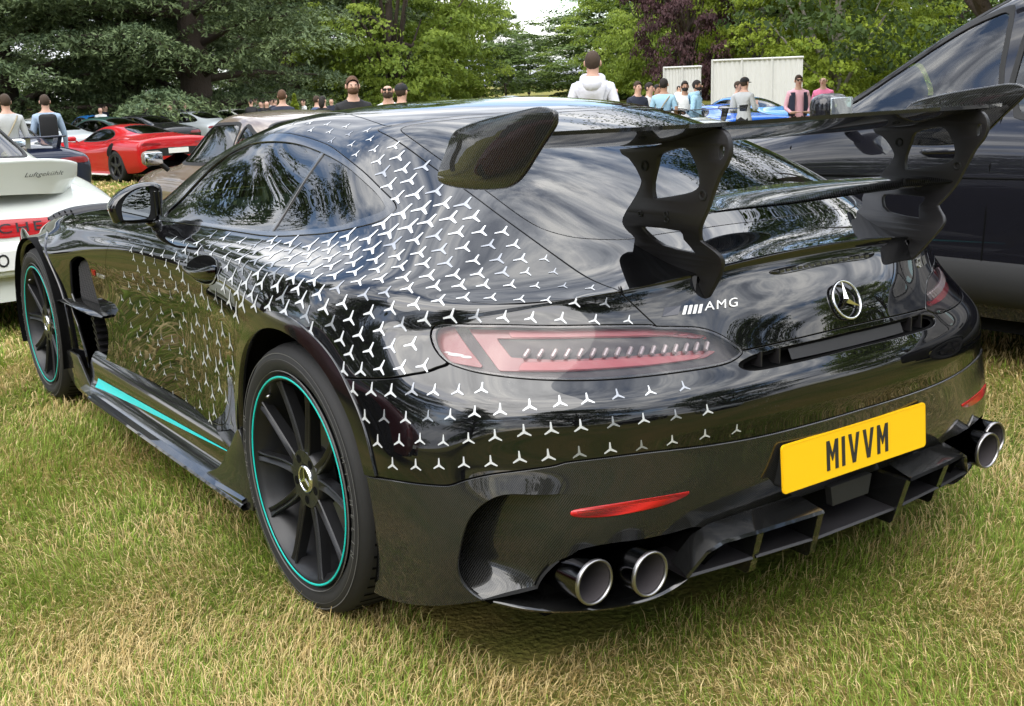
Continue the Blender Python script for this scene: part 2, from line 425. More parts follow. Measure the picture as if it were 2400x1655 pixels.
def leaf_quads(C, Nn, size, tone, name, m, parent, asp=1.5, jitter=.6):
    """C centres, Nn preferred normals; one small kite per leaf cluster"""
    n = len(C); N2 = Nn+RNG.normal(0, jitter, (n, 3)); N2 /= np.linalg.norm(N2, axis=1)[:, None]
    t = np.cross(N2, RNG.normal(0, 1, (n, 3))); t /= np.linalg.norm(t, axis=1)[:, None]+1e-9; b = np.cross(N2, t)
    s = size*RNG.uniform(.55, 1.35, n)[:, None]
    V = np.stack([C-t*s*.5*asp, C-b*s*.36-N2*s*.08, C+t*s*.5*asp-N2*s*.10, C+b*s*.36-N2*s*.08], 1).reshape(-1, 3)
    i = 4*np.arange(n); F = np.stack([i, i+1, i+2, i+3], 1)
    me = mesh_np(name, V, F, smooth=False); at_ = me.attributes.new('tone', 'FLOAT', 'POINT'); at_.data.foreach_set('value', np.repeat(np.clip(tone+RNG.normal(0, .12, n), 0, 1), 4).astype(np.float32))
    return link(name, me, m, parent)
def trunk_obj(pts, rad, parent, m='bark', limbs=()):
    bm = bmesh.new(); add_tube(bm, pts, rad, 10)
    for lp, lr in limbs: add_tube(bm, lp, lr, 6)
    return bm_obj('trunk', bm, m, parent, smooth=True)
def set_mat(o, m):
    o.material_slots[0].link = 'OBJECT'; o.material_slots[0].material = MATS[m]
def leaf_tree_base(seed, n_cl=270, per=215, leaf=.21, height=16., rad=6.5, base=.05):
    g = np.random.default_rng(seed+11); hb = height*base; H = height-hb
    u = g.random(n_cl); az = g.uniform(0, 2*np.pi, n_cl); zz_ = hb+H*u
    prof = np.sin(np.pi*np.clip(u*.84+.13, 0, 1))**.6
    rr = rad*prof*(.50+.50*g.random(n_cl)**.45)*(1+.20*np.sin(az*3+seed)+.12*np.sin(az*5-u*6))
    CC = np.stack([rr*np.cos(az), rr*np.sin(az), zz_], 1); cr = rad*g.uniform(.11, .23, n_cl)
    n = n_cl*per; k = np.repeat(np.arange(n_cl), per)
    d = g.normal(0, 1, (n, 3)); d /= np.linalg.norm(d, axis=1)[:, None]; d[:, 2] = np.abs(d[:, 2])*.95-.22
    # twigs: leaves gather in small tufts inside each clump
    tuft = g.integers(0, 16, n); toff = g.normal(0, 1, (n_cl, 16, 3)); toff /= np.linalg.norm(toff, axis=2)[:, :, None]; toff[:, :, 2] = np.abs(toff[:, :, 2])*.9-.15
    d = toff[k, tuft]*.82+d*.38
    C = CC[k]+d*cr[k, None]*np.array([1.2, 1.2, .78])
    out = C-np.array([0, 0, hb+H*.45]); out /= np.linalg.norm(out, axis=1)[:, None]
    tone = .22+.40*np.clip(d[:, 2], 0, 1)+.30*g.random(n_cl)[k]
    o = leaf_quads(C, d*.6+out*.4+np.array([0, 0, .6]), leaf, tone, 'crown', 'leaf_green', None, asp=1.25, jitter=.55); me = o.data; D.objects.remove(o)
    limbs = []
    for q in range(12):
        a = g.uniform(0, 6.28); zt = hb+H*g.uniform(.25, .8); r_ = rad*g.uniform(.4, .8)
        limbs.append(([(0, 0, hb*.8+H*.05*q/2), (r_*.5*math.cos(a), r_*.5*math.sin(a), (hb+zt)/2), (r_*math.cos(a), r_*math.sin(a), zt)], [height*.011, height*.007, height*.002]))
    t = trunk_obj([(0, 0, -.4), (0, 0, hb), (.2, .1, hb+H*.45), (.1, -.1, hb+H*.8)], [height*.026, height*.022, height*.013, height*.003], None, 'bark', limbs); mt = t.data; D.objects.remove(t)
    return me, mt
LEAFY = [leaf_tree_base(k) for k in (1, 2, 3)]+[leaf_tree_base(4, n_cl=330, per=220, leaf=.12, base=.16)]
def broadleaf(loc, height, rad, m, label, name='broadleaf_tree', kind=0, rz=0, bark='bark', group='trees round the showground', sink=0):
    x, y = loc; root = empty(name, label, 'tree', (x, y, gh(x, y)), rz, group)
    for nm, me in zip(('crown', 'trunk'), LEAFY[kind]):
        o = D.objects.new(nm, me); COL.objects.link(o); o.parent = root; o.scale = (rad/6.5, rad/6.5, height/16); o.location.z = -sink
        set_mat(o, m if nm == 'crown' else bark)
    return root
def cedar_base(seed, height=16., spread=10., z_first=1.5, per=480, levels=13, trunk_r=.8, leaf=.115, lean=.4):
    g = np.random.default_rng(seed+5); Cs = []; Ns = []; Ts = []; limbs = []
    for lv in range(levels):
        z = z_first+(height-z_first)*(lv/(levels-.4))**.95; f = 1-.62*(lv/levels)**1.6; nb = 5 if lv < levels-2 else 3
        for b in range(nb):
            a = lv*1.1+b*2*math.pi/nb+g.normal(0, .25); r1 = spread*f*g.uniform(.60, 1.08); rise = r1*g.uniform(-.05, .16)
            dx, dy = math.cos(a), math.sin(a)
            limbs.append(([(0, 0, z-.5), (dx*r1*.45, dy*r1*.45, z+rise*.6), (dx*r1*.95, dy*r1*.95, z+rise)], [trunk_r*.22*f+.03, trunk_r*.12*f+.02, .02]))
            for pl in range(4):                                  # flat sprays along the limb, drooping at their tips
                t = (.36+.22*pl)+g.normal(0, .05); cx, cy, cz = dx*r1*t, dy*r1*t, z+rise*t+g.normal(.1, .14)
                pr = spread*(.18+.10*g.random())*(.75+.35*(1-abs(t-.7))); n = int(per*(.5+pr/3.2))
                fing = g.integers(0, 11, n); fa = fing*2*np.pi/11+g.normal(0, .10, n)+b; fl = (.65+.35*np.sin(fing*2.3+lv*1.7+b)**2)
                q = g.random(n)**.6; ex, ey = q*pr*fl*np.cos(fa)*1.2+g.normal(0, .05, n), q*pr*fl*np.sin(fa)*.9+g.normal(0, .05, n)
                px, py = ex*dx-ey*dy, ex*dy+ey*dx
                pz = .10*pr*(1-q)-.34*q**2*pr*.55-.10*np.abs(g.normal(0, 1, n))*pr*.30+.04*g.normal(0, 1, n)
                Cs.append(np.stack([cx+px, cy+py, cz+pz], 1)); Ns.append(np.stack([px*.35/pr, py*.35/pr, np.ones(n)], 1)); Ts.append(.10+.62*q*(.45+.55*g.random(n))+.12*g.random())
    o = leaf_quads(np.vstack(Cs), np.vstack(Ns), leaf, np.concatenate(Ts), 'crown', 'leaf_cedar', None, asp=2.1, jitter=.45); me = o.data; D.objects.remove(o)
    t = trunk_obj([(0, 0, -.6), (.05*lean, 0, z_first), (lean*.4, .1, height*.5), (lean, 0, height*.97)], [trunk_r*1.25, trunk_r, trunk_r*.6, .06], None, 'bark', limbs); mt = t.data; D.objects.remove(t)
    return me, mt
CEDAR = [cedar_base(1), cedar_base(2, z_first=.7, trunk_r=.6, lean=-.4)]
def cedar(loc, height, spread, label, kind=0, rz=0, m='leaf_cedar', group='cedars beside the showground', sink=0):
    x, y = loc; root = empty('cedar_tree', label, 'tree', (x, y, gh(x, y)), rz, group)
    for nm, me in zip(('crown', 'trunk'), CEDAR[kind]):
        o = D.objects.new(nm, me); COL.objects.link(o); o.parent = root; o.scale = (spread/10, spread/10, height/16); o.location.z = -sink
        set_mat(o, m if nm == 'crown' else 'bark')
    return root
def polar(u, d):
    """ground point seen at photo column u (of 2400) at horizontal distance d"""
    a = CAM_YAW+math.atan((u-1200)/2650.57); return CAM_POS[0]+d*math.sin(a), CAM_POS[1]+d*math.cos(a)
# cedars on the left
cedar(polar(500, 56), 19, 9.5, 'tall cedar with the thickest trunk and flat drooping sprays', 0, .3)
cedar(polar(352, 62), 17, 8.5, 'cedar with a slimmer trunk beside the thickest cedar', 1, 1.9, sink=-1.0)
cedar(polar(70, 60), 18, 10.5, 'broad cedar with low branches behind the white rear-engined coupe', 1, .6)
cedar(polar(-420, 46), 17, 9.5, 'cedar at the outer end of the cedar row', 1, 2.8)
cedar(polar(715, 78), 19, 8.5, 'cedar next to the broadleaf trees, farther back than its neighbours', 0, 2.2)
cedar(polar(240, 90), 22, 12, 'dark cedar filling the gap behind the front cedars', 1, 4.0, 'leaf_dark')
cedar(polar(600, 104), 22, 13, 'dark cedar behind the cedar with the thickest trunk', 1, 5.1, 'leaf_dark')
# broadleaf belt in the middle and right
broadleaf(polar(945, 74), 18, 6.4, 'leaf_green', 'rounded bright green chestnut next to the cedars', kind=0)
broadleaf(polar(1062, 90), 14, 4.8, 'leaf_green', 'green chestnut at the left edge of the sky gap', kind=1, rz=1.2)
broadleaf(polar(800, 88), 15, 7, 'leaf_dark', 'dark green tree between the cedars and the chestnuts', kind=2, rz=.5)
broadleaf(polar(1205, 150), 10.8, 2.7, 'leaf_dark', 'distant slim tree at the left side of the sky gap', kind=1, rz=2)
broadleaf(polar(1258, 170), 8.4, 4.6, 'leaf_dark', 'far hazy tree closing the bottom of the sky gap', kind=2, rz=1)
broadleaf(polar(1505, 112), 14.5, 5.2, 'leaf_green', 'green tree at the right edge of the sky gap', kind=2, rz=3)
broadleaf(polar(1402, 140), 8.2, 5.8, 'leaf_green', 'low round tree under the right side of the sky gap', kind=0, rz=2.4)
broadleaf(polar(1572, 88), 18, 5.2, 'leaf_green', 'tall green tree behind the man in the pale hoodie', kind=0, rz=4)
broadleaf(polar(1622, 70), 17, 3.0, 'leaf_purple', 'purple copper beech among the green trees', kind=1, rz=.4)
broadleaf(polar(1790, 72), 15, 4.9, 'leaf_light', 'yellow-green tree with pale bare limbs above the white fence', kind=2, rz=2.2, bark='bark_grey')
broadleaf(polar(1960, 64), 13, 5.0, 'leaf_light', 'yellow-green tree leaning over the end of the white fence', kind=0, rz=5, bark='bark_grey')
broadleaf(polar(2390, 23), 15, 5.6, 'leaf_shade', 'near dark tree overhanging the black SUV', kind=3, rz=1.1, sink=.7)
broadleaf(polar(1720, 112), 17, 9, 'leaf_dark', 'dark tree in the back row behind the copper beech', kind=2, rz=4.4)
broadleaf(polar(2200, 84), 20, 9.5, 'leaf_dark', 'dark tree in the back row behind the SUV', kind=0, rz=2.9)
for k, (u, d, h_, r_) in enumerate(((860, 125, 13, 11), (1010, 130, 12, 11), (1470, 128, 12, 10), (1600, 126, 13, 11), (1880, 120, 12, 11), (2060, 112, 13, 11))):
    broadleaf(polar(u, d), h_, r_, 'leaf_dark', 'wide dark tree in the far back row, mostly hidden by nearer crowns', kind=k % 3, rz=k*1.3, sink=1.0, group='wide dark trees in the far back row')
# trees on the camera's side of the field, seen in the cars' paint and glass
cedar((-10.0, 25.5), 20, 6.8, 'tall cedar mirrored in the side glass of the coupe', 0, 1.0, sink=-1.5)
cedar((-24, 10), 17, 8.5, 'cedar across the grass from the door of the coupe', 1, 2.0)
cedar((-25, -6), 15, 8, 'cedar behind the photographer, mirrored in the rear quarter', 0, 3.0)
broadleaf((-12, -21), 15, 6.5, 'leaf_dark', 'dark tree behind the photographer, mirrored in the boot lid', kind=1)
broadleaf((8, -24), 15, 6.5, 'leaf_dark', 'dark tree behind the coupe, mirrored in the rear bumper', kind=2, rz=1)
broadleaf((-36, 26), 17, 8, 'leaf_green', 'green tree on the far side of the field', kind=0, rz=2)
broadleaf((26, -15), 15, 7.5, 'leaf_green', 'green tree past the rear of the SUV', kind=1, rz=3)
# white corrugated site fence
mat('fence_white', (.50, .50, .48), .55)
def fence_run(u0, d0, u1, d1, h, label):
    a = np.array(polar(u0, d0)); b = np.array(polar(u1, d1)); L = np.linalg.norm(b-a); n = max(2, int(L/1.15)); root = empty('site_fence', label, 'fence', (*a, gh(*a)), group='white fence panels under the trees')
    for k in range(n):
        p = a+(b-a)*k/n; q = a+(b-a)*(k+.985)/n; m_ = 13; V = []
        for t in np.linspace(0, 1, m_):
            c = p+(q-p)*t; off = .05 if int(round(t*(m_-1))) % 2 else 0; nn = np.array([-(q-p)[1], (q-p)[0]])/np.linalg.norm(q-p)
            c2 = c+nn*off-a; zz_ = gh(*p)-gh(*a); V.append([(c2[0], c2[1], zz_+.05), (c2[0], c2[1], zz_+h)])
        grid_obj('fence_panel', V, 'fence_white', root, smooth=False)
        bm = bmesh.new(); c = p-a; add_box(bm, (c[0], c[1], gh(*p)-gh(*a)+h/2), (.08, .08, h+.1)); bm_obj('fence_post', bm, 'fence_white', root)
    bm = bmesh.new(); V = [(0, 0, h), (*(b-a), h+gh(*b)-gh(*a))]; add_tube(bm, V, .05, 6); bm_obj('fence_rail', bm, 'fence_white', root)
fence_run(1567, 52, 1652, 51, 2.55, 'short white corrugated fence panels left of the gap under the trees')
fence_run(1677, 50, 1884, 49, 2.75, 'long white corrugated fence run behind the blue cars')
# ------------------------------------------------------------------ sports coupe: body surface
def coupe_cage():
    """half cage (w>=0) -> full cage. top grid rows nose..tail x j(0..7 centre..shoulder), belt below it"""
    # stations with straight rows: y : [(w,z)*8]
    st = {
     3.18: [(0,.70),(.18,.70),(.34,.702),(.48,.705),(.60,.706),(.69,.70),(.76,.68),(.81,.645)],
     2.90: [(0,.76),(.19,.76),(.37,.76),(.53,.767),(.655,.775),(.745,.772),(.81,.752),(.86,.718)],
     2.63: [(0,.80),(.2,.80),(.39,.802),(.55,.807),(.665,.815),(.755,.814),(.82,.80),(.872,.768)],
     2.35: [(0,.84),(.2,.84),(.39,.84),(.55,.84),(.665,.842),(.755,.838),(.825,.823),(.88,.795)],
     2.05: [(0,.885),(.2,.884),(.39,.88),(.55,.873),(.665,.865),(.755,.855),(.83,.838),(.885,.812)],
     1.78: [(0,.955),(.2,.952),(.38,.943),(.54,.925),(.66,.897),(.755,.872),(.83,.852),(.887,.822)],
     1.52: [(0,1.06),(.19,1.057),(.37,1.05),(.525,1.034),(.66,.995),(.757,.915),(.828,.867),(.887,.832)],
     1.28: [(0,1.15),(.19,1.148),(.36,1.14),(.51,1.123),(.64,1.078),(.738,.962),(.822,.88),(.883,.84)],
     1.04: [(0,1.213),(.185,1.211),(.35,1.204),(.50,1.187),(.617,1.136),(.722,1.0),(.818,.887),(.88,.848)],
     .80: [(0,1.246),(.18,1.244),(.345,1.236),(.492,1.218),(.608,1.162),(.717,1.02),(.818,.893),(.885,.854)],
     .55: [(0,1.256),(.18,1.253),(.345,1.243),(.482,1.218),(.603,1.15),(.718,1.024),(.82,.899),(.90,.86)],
     .30: [(0,1.244),(.18,1.241),(.345,1.230),(.485,1.203),(.607,1.135),(.722,1.018),(.826,.906),(.918,.866)],
     .10: [(0,1.214),(.18,1.211),(.345,1.198),(.488,1.168),(.612,1.10),(.727,1.003),(.833,.91),(.928,.87)],
    }
    rows = [[(0,3.50,.60),(.17,3.49,.60),(.33,3.46,.60),(.46,3.42,.60),(.56,3.37,.60),(.64,3.32,.595),(.71,3.26,.585),(.77,3.20,.565)]]
    for y in sorted(st, reverse=True): rows.append([(w, y, z) for w, z in st[y]])
    rows += [
     [(0,-.10,1.166),(.18,-.10,1.162),(.35,-.098,1.148),(.492,-.095,1.117),(.616,-.09,1.057),(.73,-.08,.985),(.837,-.065,.912),(.93,-.05,.870)],
     [(0,-.28,1.108),(.18,-.28,1.104),(.355,-.275,1.089),(.496,-.265,1.062),(.62,-.245,1.015),(.732,-.22,.961),(.835,-.19,.906),(.922,-.16,.868)],
     [(0,-.45,1.04),(.18,-.45,1.036),(.36,-.44,1.02),(.50,-.42,.997),(.62,-.385,.963),(.728,-.34,.928),(.825,-.295,.894),(.905,-.255,.862)],
     [(0,-.60,.974),(.18,-.60,.970),(.36,-.583,.957),(.50,-.55,.937),(.612,-.50,.915),(.712,-.445,.896),(.80,-.39,.878),(.876,-.34,.855)],
     [(0,-.72,.927),(.18,-.718,.924),(.355,-.69,.911),(.49,-.65,.893),(.60,-.59,.878),(.695,-.525,.867),(.778,-.46,.858),(.85,-.40,.845)],
     [(0,-.812,.914),(.18,-.808,.910),(.35,-.785,.894),(.48,-.742,.874),(.585,-.68,.858),(.675,-.61,.848),(.755,-.54,.841),(.82,-.47,.833)],
    ]
    n = len(rows)
    # belt levels on the side: w and z against y
    yk = [3.3, 2.9, 2.63, 2.35, 2.05, 1.75, 1.4, 1.0, .7, .45, .2, 0]
    Wt = [
     [.80,.888,.905,.912,.912,.908,.906,.904,.914,.938,.960,.966],
     [.84,.935,.955,.955,.94,.93,.922,.92,.93,.96,.990,.998],
     [.86,.955,.972,.965,.94,.93,.922,.92,.933,.965,1.0,1.008],
     [.87,.96,.975,.965,.935,.925,.918,.917,.93,.965,1.003,1.01],
     [.87,.96,.975,.963,.93,.92,.913,.912,.928,.965,1.003,1.01],
     [.87,.955,.975,.963,.93,.918,.91,.91,.928,.965,1.003,1.01],
     [.86,.95,.972,.963,.93,.918,.91,.91,.93,.965,1.0,1.008],
     [.84,.93,.965,.955,.93,.92,.915,.915,.93,.96,.99,1.0]]
    Wr = [[(-.16,.958),(-.26,.93),(-.34,.90),(-.40,.87),(-.455,.84)], [(-.16,.985),(-.25,.96),(-.33,.927),(-.385,.898),(-.44,.865)],
      [(-.16,1.0),(-.265,.98),(-.36,.955),(-.43,.93),(-.50,.895)], [(-.16,1.005),(-.28,.99),(-.385,.968),(-.46,.945),(-.545,.91)],
      [(-.16,1.007),(-.285,.995),(-.40,.975),(-.48,.955),(-.57,.918)], [(-.16,1.007),(-.29,.998),(-.40,.985),(-.485,.968),(-.58,.94)],
      [(-.16,1.005),(-.29,.996),(-.40,.983),(-.485,.968),(-.58,.945)], [(-.16,.99),(-.285,.98),(-.395,.967),(-.475,.952),(-.57,.93)]]
    zf = [.0, .695, .65, .60, .54, .46, .35, .23]; zr = [.0, .775, .70, .64, .57, .48, .36, .23]
    rear_z = [.797,.765,.695,.645,.585,.51,.36,.165]
    def side(l, y, wt, zt):                       # l=1..8
        yy = [p[0] for p in Wr[l-1]][::-1]+yk[::-1]; ww = [p[1] for p in Wr[l-1]][::-1]+Wt[l-1][::-1]
        w = float(pchip(yy, ww, y)); b = min(max((y-1.4)/1.0, 0), 1); b = b*b*(3-2*b)
        z = zr[l-1]*(1-b)+zf[l-1]*b
        if l == 1: z = zt-.036
        if y < 0: q = min(-y/.58, 1); z = z+(rear_z[l-1]-z)*q*q if l > 1 else z
        if l == 8 and y < .1: z = float(np.interp(y, [-.57, -.47, -.34, .1], [.200, .178, .160, .23]))
        return w, y, z
    # rear levels: plan outline (w,y) from the centre to the corner, height at centre and corner
    rear = [
     (.876,.797,[(0,-.818),(.19,-.812),(.36,-.785),(.50,-.735),(.61,-.67),(.70,-.60),(.78,-.53),(.84,-.455)]),
     (.800,.765,[(0,-.875),(.2,-.865),(.38,-.815),(.53,-.748),(.65,-.675),(.745,-.60),(.815,-.525),(.865,-.44)]),
     (.712,.695,[(0,-.904),(.2,-.897),(.40,-.862),(.55,-.805),(.67,-.74),(.77,-.667),(.845,-.59),(.895,-.50)]),
     (.658,.645,[(0,-.936),(.2,-.93),(.4,-.90),(.55,-.855),(.68,-.79),(.785,-.715),(.86,-.635),(.91,-.545)]),
     (.600,.585,[(0,-.944),(.2,-.937),(.4,-.912),(.55,-.868),(.68,-.806),(.785,-.733),(.865,-.655),(.918,-.57)]),
     (.533,.51,[(0,-.928),(.2,-.922),(.41,-.898),(.57,-.856),(.695,-.80),(.80,-.728),(.878,-.655),(.93,-.575)]),
     (.430,.36,[(0,-.905),(.2,-.902),(.41,-.885),(.57,-.855),(.70,-.81),(.81,-.75),(.893,-.67),(.945,-.58)]),
     (.345,.205,[(0,-.87),(.21,-.868),(.41,-.855),(.57,-.83),(.70,-.79),(.80,-.735),(.88,-.66),(.93,-.57)])]
    tj = [0, .21, .415, .575, .71, .83, .92, 1.0]
    V = []; idx = {}
    def put(key, p): idx[key] = len(V); V.append(p)
    for i, r in enumerate(rows):
        for j, p in enumerate(r): put(('t', i, j), p)
    for i in range(1, n-1):
        w0, y0, z0 = rows[i][7]
        for l in range(1, 9):
            y = y0
            if y0 < -.2: y = Wr[l-1][{n-4: 1, n-3: 2, n-2: 3}[i]][0]
            put(('s', i, l), side(l, y, w0, z0))
    for l in range(1, 9):
        zc, zz, pl = rear[l-1]
        for j in range(8): put(('r', j, l), (pl[j][0], pl[j][1], zc+(zz-zc)*tj[j]**3))
        # nose
        for j in range(8):
            t = tj[j]; y0 = 3.50+.10*math.sin(min(l, 5)/5*math.pi*.6); wn_, yn, zn = rows[0][7]
            wc2 = min(.77+.05*l, .90); yc2 = 3.20-.02*l
            put(('n', j, l), (wc2*t, y0+(yc2-y0)*t**2.4, .60-.045*l))
    F = []
    for i in range(n-1):
        for j in range(7): F.append([('t', i, j), ('t', i, j+1), ('t', i+1, j+1), ('t', i+1, j)])
    per = [('n', j) for j in range(7)]+[('n', 7)]+[('s', i) for i in range(1, n-1)]+[('r', j) for j in range(7, -1, -1)]
    def top(c):
        if c[0] == 'n': return ('t', 0, c[1])
        if c[0] == 's': return ('t', c[1], 7)
        return ('t', n-1, c[1])
    for c0, c1 in zip(per, per[1:]):
        for l in range(8):
            a = top(c0) if l == 0 else (*c0, l); b = top(c1) if l == 0 else (*c1, l)
            F.append([a, (*c0, l+1), (*c1, l+1), b])
    F = [[idx[k] for k in f] for f in F]
    V = np.array(V, float); V[np.abs(V[:, 0]) < 1e-9, 0] = 0
    # mirror: left side is -x
    m = len(V); centre = V[:, 0] == 0; mp_ = np.arange(m); extra = []
    for k in range(m):
        if not centre[k]: mp_[k] = m+len(extra); extra.append(V[k]*[-1, 1, 1])
    VV = np.vstack([V, np.array(extra)])
    FF = F+[[int(mp_[k]) for k in f[::-1]] for f in F]
    lip = []
    for j in range(5):
        a, b = idx[('t', n-1, j)], idx[('t', n-1, j+1)]; s = [.8, .8, .75, .5, .2][j]
        lip += [(a, b, s), (int(mp_[a]), int(mp_[b]), s)]
    return VV, FF, lip
_V, _F, _lip = coupe_cage()
_v, _n, _t = subdiv(_V, _F, 4, fit=True, iters=5, crease=_lip)
BODY = Surf(_v, _n, _t)
if (_n[np.argmax(_v[:, 2])][2] < 0): BODY = Surf(_v, -_n, _t[:, ::-1].copy())
# ------------------------------------------------------------------ materials of the coupe
mat('paint', (.0035, .0035, .004), .3, 0, 1.0, .012, .0, ior=1.5)
MATS['paint'].node_tree.nodes['Principled BSDF'].inputs['Coat IOR'].default_value = 1.65
mat('gloss_black', (.006, .006, .006), .12, 0, .6, .02)
mat('satin_black', (.014, .013, .014), .42)
mat('matt_black', (.008, .008, .008), .7)
mat('void_black', (.003, .003, .003), .9, spec=.1)
mat('rubber', (.013, .0125, .0125), .7); noise_bump(MATS['rubber'], 90, .15, .002)
mat('wheel_black', (.016, .016, .017), .33, .3)
mat('teal', (.0, .42, .36), .35); mat('teal_stripe', (.0, .55, .56), .3, 0, .6)
mat('chrome', (.75, .75, .76), .08, 1); mat('steel', (.32, .31, .31), .32, 1); mat('dark_chrome', (.07, .07, .075), .12, 1)
mat('pipe_inside', (.055, .048, .05), .75)
mat('plate_yellow', (.88, .50, .002), .45, 0, .15); mat('plate_ink', (.02, .02, .022), .4)
mat('silver_decal', (.56, .57, .58), .38, .3)
mat('badge_red', (.55,.03,.02),.3,.5); mat('badge_silver', (.62, .60, .55), .28, .9)
mat('red_reflector', (.55, .012, .012), .35, 0, .5); noise_bump(MATS['red_reflector'], 350, .3, .001, 1)
mat('light_red', (.20, .003, .006), .28, 0, .8); mat('light_pink', (.36, .03, .04), .3, 0, .5); mat('light_grey', (.035, .028, .030), .35, .2); mat('light_clear', (.42, .36, .36), .12, .3)
mat('fabric_dark', (.02, .02, .022), .85); mat('leather_red', (.35, .03, .03), .6)
def carbon(name, per=.0052, lo=.006, hi=.030):
    m = mat(name, (.012, .012, .012), .35, 0, 1, .015, .08)
    n, l, b = nodes(m); t = n.new('ShaderNodeTexCoord'); mp = n.new('ShaderNodeMapping'); w = n.new('ShaderNodeTexWave')
    w.wave_type = 'BANDS'; w.bands_direction = 'DIAGONAL'; w.wave_profile = 'SIN'; w.inputs['Scale'].default_value = .628/per
    w.inputs['Distortion'].default_value = .0
    r = n.new('ShaderNodeValToRGB'); r.color_ramp.elements[0].color = (lo, lo, lo, 1); r.color_ramp.elements[1].color = (hi, hi*.98, hi*.92, 1)
    mp.inputs['Scale'].default_value = (1, -1, -1)
    l.new(t.outputs['Object'], mp.inputs['Vector']); l.new(mp.outputs['Vector'], w.inputs['Vector']); l.new(w.outputs['Fac'], r.inputs['Fac']); l.new(r.outputs['Color'], b.inputs['Base Color'])
    bp = n.new('ShaderNodeBump'); bp.inputs['Strength'].default_value = .25; bp.inputs['Distance'].default_value = .0006
    l.new(w.outputs['Fac'], bp.inputs['Height']); l.new(bp.outputs['Normal'], b.inputs['Normal'])
    return m
carbon('carbon', .0062, .006, .024); carbon('carbon_gloss', .0062, .004, .010); carbon('carbon_coarse', .0075, .004, .022)
def glass(name, tint, refl=1.5, rough=0.0):
    m = D.materials.new(name); m.use_nodes = True; n = m.node_tree.nodes; l = m.node_tree.links; n.clear()
    o = n.new('ShaderNodeOutputMaterial'); mx = n.new('ShaderNodeMixShader'); fr = n.new('ShaderNodeFresnel'); fr.inputs['IOR'].default_value = refl
    tr = n.new('ShaderNodeBsdfTransparent'); tr.inputs['Color'].default_value = (*tint, 1); gl = n.new('ShaderNodeBsdfGlossy'); gl.inputs['Roughness'].default_value = rough
    l.new(fr.outputs['Fac'], mx.inputs['Fac']); l.new(tr.outputs['BSDF'], mx.inputs[1]); l.new(gl.outputs['BSDF'], mx.inputs[2]); l.new(mx.outputs['Shader'], o.inputs['Surface'])
    MATS[name] = m
    return m
glass('glass_green', (.42, .56, .49), 1.9); glass('glass_dark', (.05, .055, .05), 1.75); glass('glass_rear', (.10, .12, .10), 1.75)
glass('lens_clear', (.93, .91, .91), 1.5); glass('glass_car', (.35, .38, .37), 1.7)
def dusty(name):
    """fine dried water spots on the lacquer"""
    n, l, b = nodes(MATS[name]); t = n.new('ShaderNodeTexCoord'); v = n.new('ShaderNodeTexVoronoi'); v.inputs['Scale'].default_value = 170
    nz_ = n.new('ShaderNodeTexNoise'); nz_.inputs['Scale'].default_value = 5; nz_.inputs['Detail'].default_value = 2
    mr = n.new('ShaderNodeMapRange'); mr.inputs['From Min'].default_value = .10; mr.inputs['From Max'].default_value = .20; mr.inputs['To Min'].default_value = 1; mr.inputs['To Max'].default_value = 0
    m2 = n.new('ShaderNodeMapRange'); m2.inputs['From Min'].default_value = .56; m2.inputs['From Max'].default_value = .70
    mu = n.new('ShaderNodeMath'); mu.operation = 'MULTIPLY'; mu2 = n.new('ShaderNodeMath'); mu2.operation = 'MULTIPLY'; mu2.inputs[1].default_value = .05
    ad = n.new('ShaderNodeMath'); ad.operation = 'ADD'; ad.inputs[1].default_value = .012
    l.new(t.outputs['Object'], v.inputs['Vector']); l.new(t.outputs['Object'], nz_.inputs['Vector'])
    l.new(v.outputs['Distance'], mr.inputs['Value']); l.new(nz_.outputs['Fac'], m2.inputs['Value'])
    l.new(mr.outputs['Result'], mu.inputs[0]); l.new(m2.outputs['Result'], mu.inputs[1])
    mc = n.new('ShaderNodeMix'); mc.data_type = 'RGBA'; mc.inputs['A'].default_value = (.0035, .0035, .004, 1); mc.inputs['B'].default_value = (.05, .05, .048, 1)
    l.new(mu.outputs[0], mc.inputs['Factor']); l.new(mc.outputs['Result'], b.inputs['Base Color'])
    l.new(mu.outputs[0], mu2.inputs[0]); l.new(mu2.outputs[0], ad.inputs[0]); l.new(ad.outputs[0], b.inputs['Coat Roughness'])
dusty('paint')

# ------------------------------------------------------------------ trimming outlines, in metres on the car (y,z from the side; w,z from behind; w,y from above)
DOOR = [(.475,.92),(.468,.88),(.41,.853),(.360,.806),(.345,.75),(.352,.70),(.378,.644),(.43,.545),(.487,.452),(.54,.39),(.60,.348),(.69,.322),(.90,.298),(1.18,.282),(1.49,.276),(1.72,.277),(1.766,.295),(1.765,.34),(1.742,.42),(1.735,.484),(1.728,.584),(1.703,.676),(1.675,.728),(1.645,.775),(1.625,.815),(1.605,.86),(1.55,.90),(1.47,.95),(1.0,1.0)]
TRIM = [(1.49,.880),(1.43,.945),(1.352,1.02),(1.27,1.078),(1.16,1.126),(1.03,1.152),(.90,1.166),(.779,1.170),(.699,1.166),(.577,1.155),(.456,1.140),(.345,1.119),(.197,1.085),(.059,1.046),(-.023,1.023),(-.053,1.012),(-.066,1.002),(-.058,.988),(-.027,.972),(.110,.943),(.248,.925),(.453,.905),(.702,.896),(.989,.888),(1.219,.881),(1.40,.876)]
GLASS = [(1.37,.892),(1.335,.945),(1.28,1.005),(1.21,1.062),(1.13,1.10),(1.04,1.125),(.946,1.140),(.80,1.147),(.667,1.144),(.532,1.131),(.40,1.114),(.28,1.093),(.174,1.067),(.06,1.036),(-.01,1.013),(-.028,1.004),(-.015,.994),(.04,.976),(.119,.955),(.305,.931),(.461,.915),(.70,.906),(1.0,.898),(1.214,.891)]
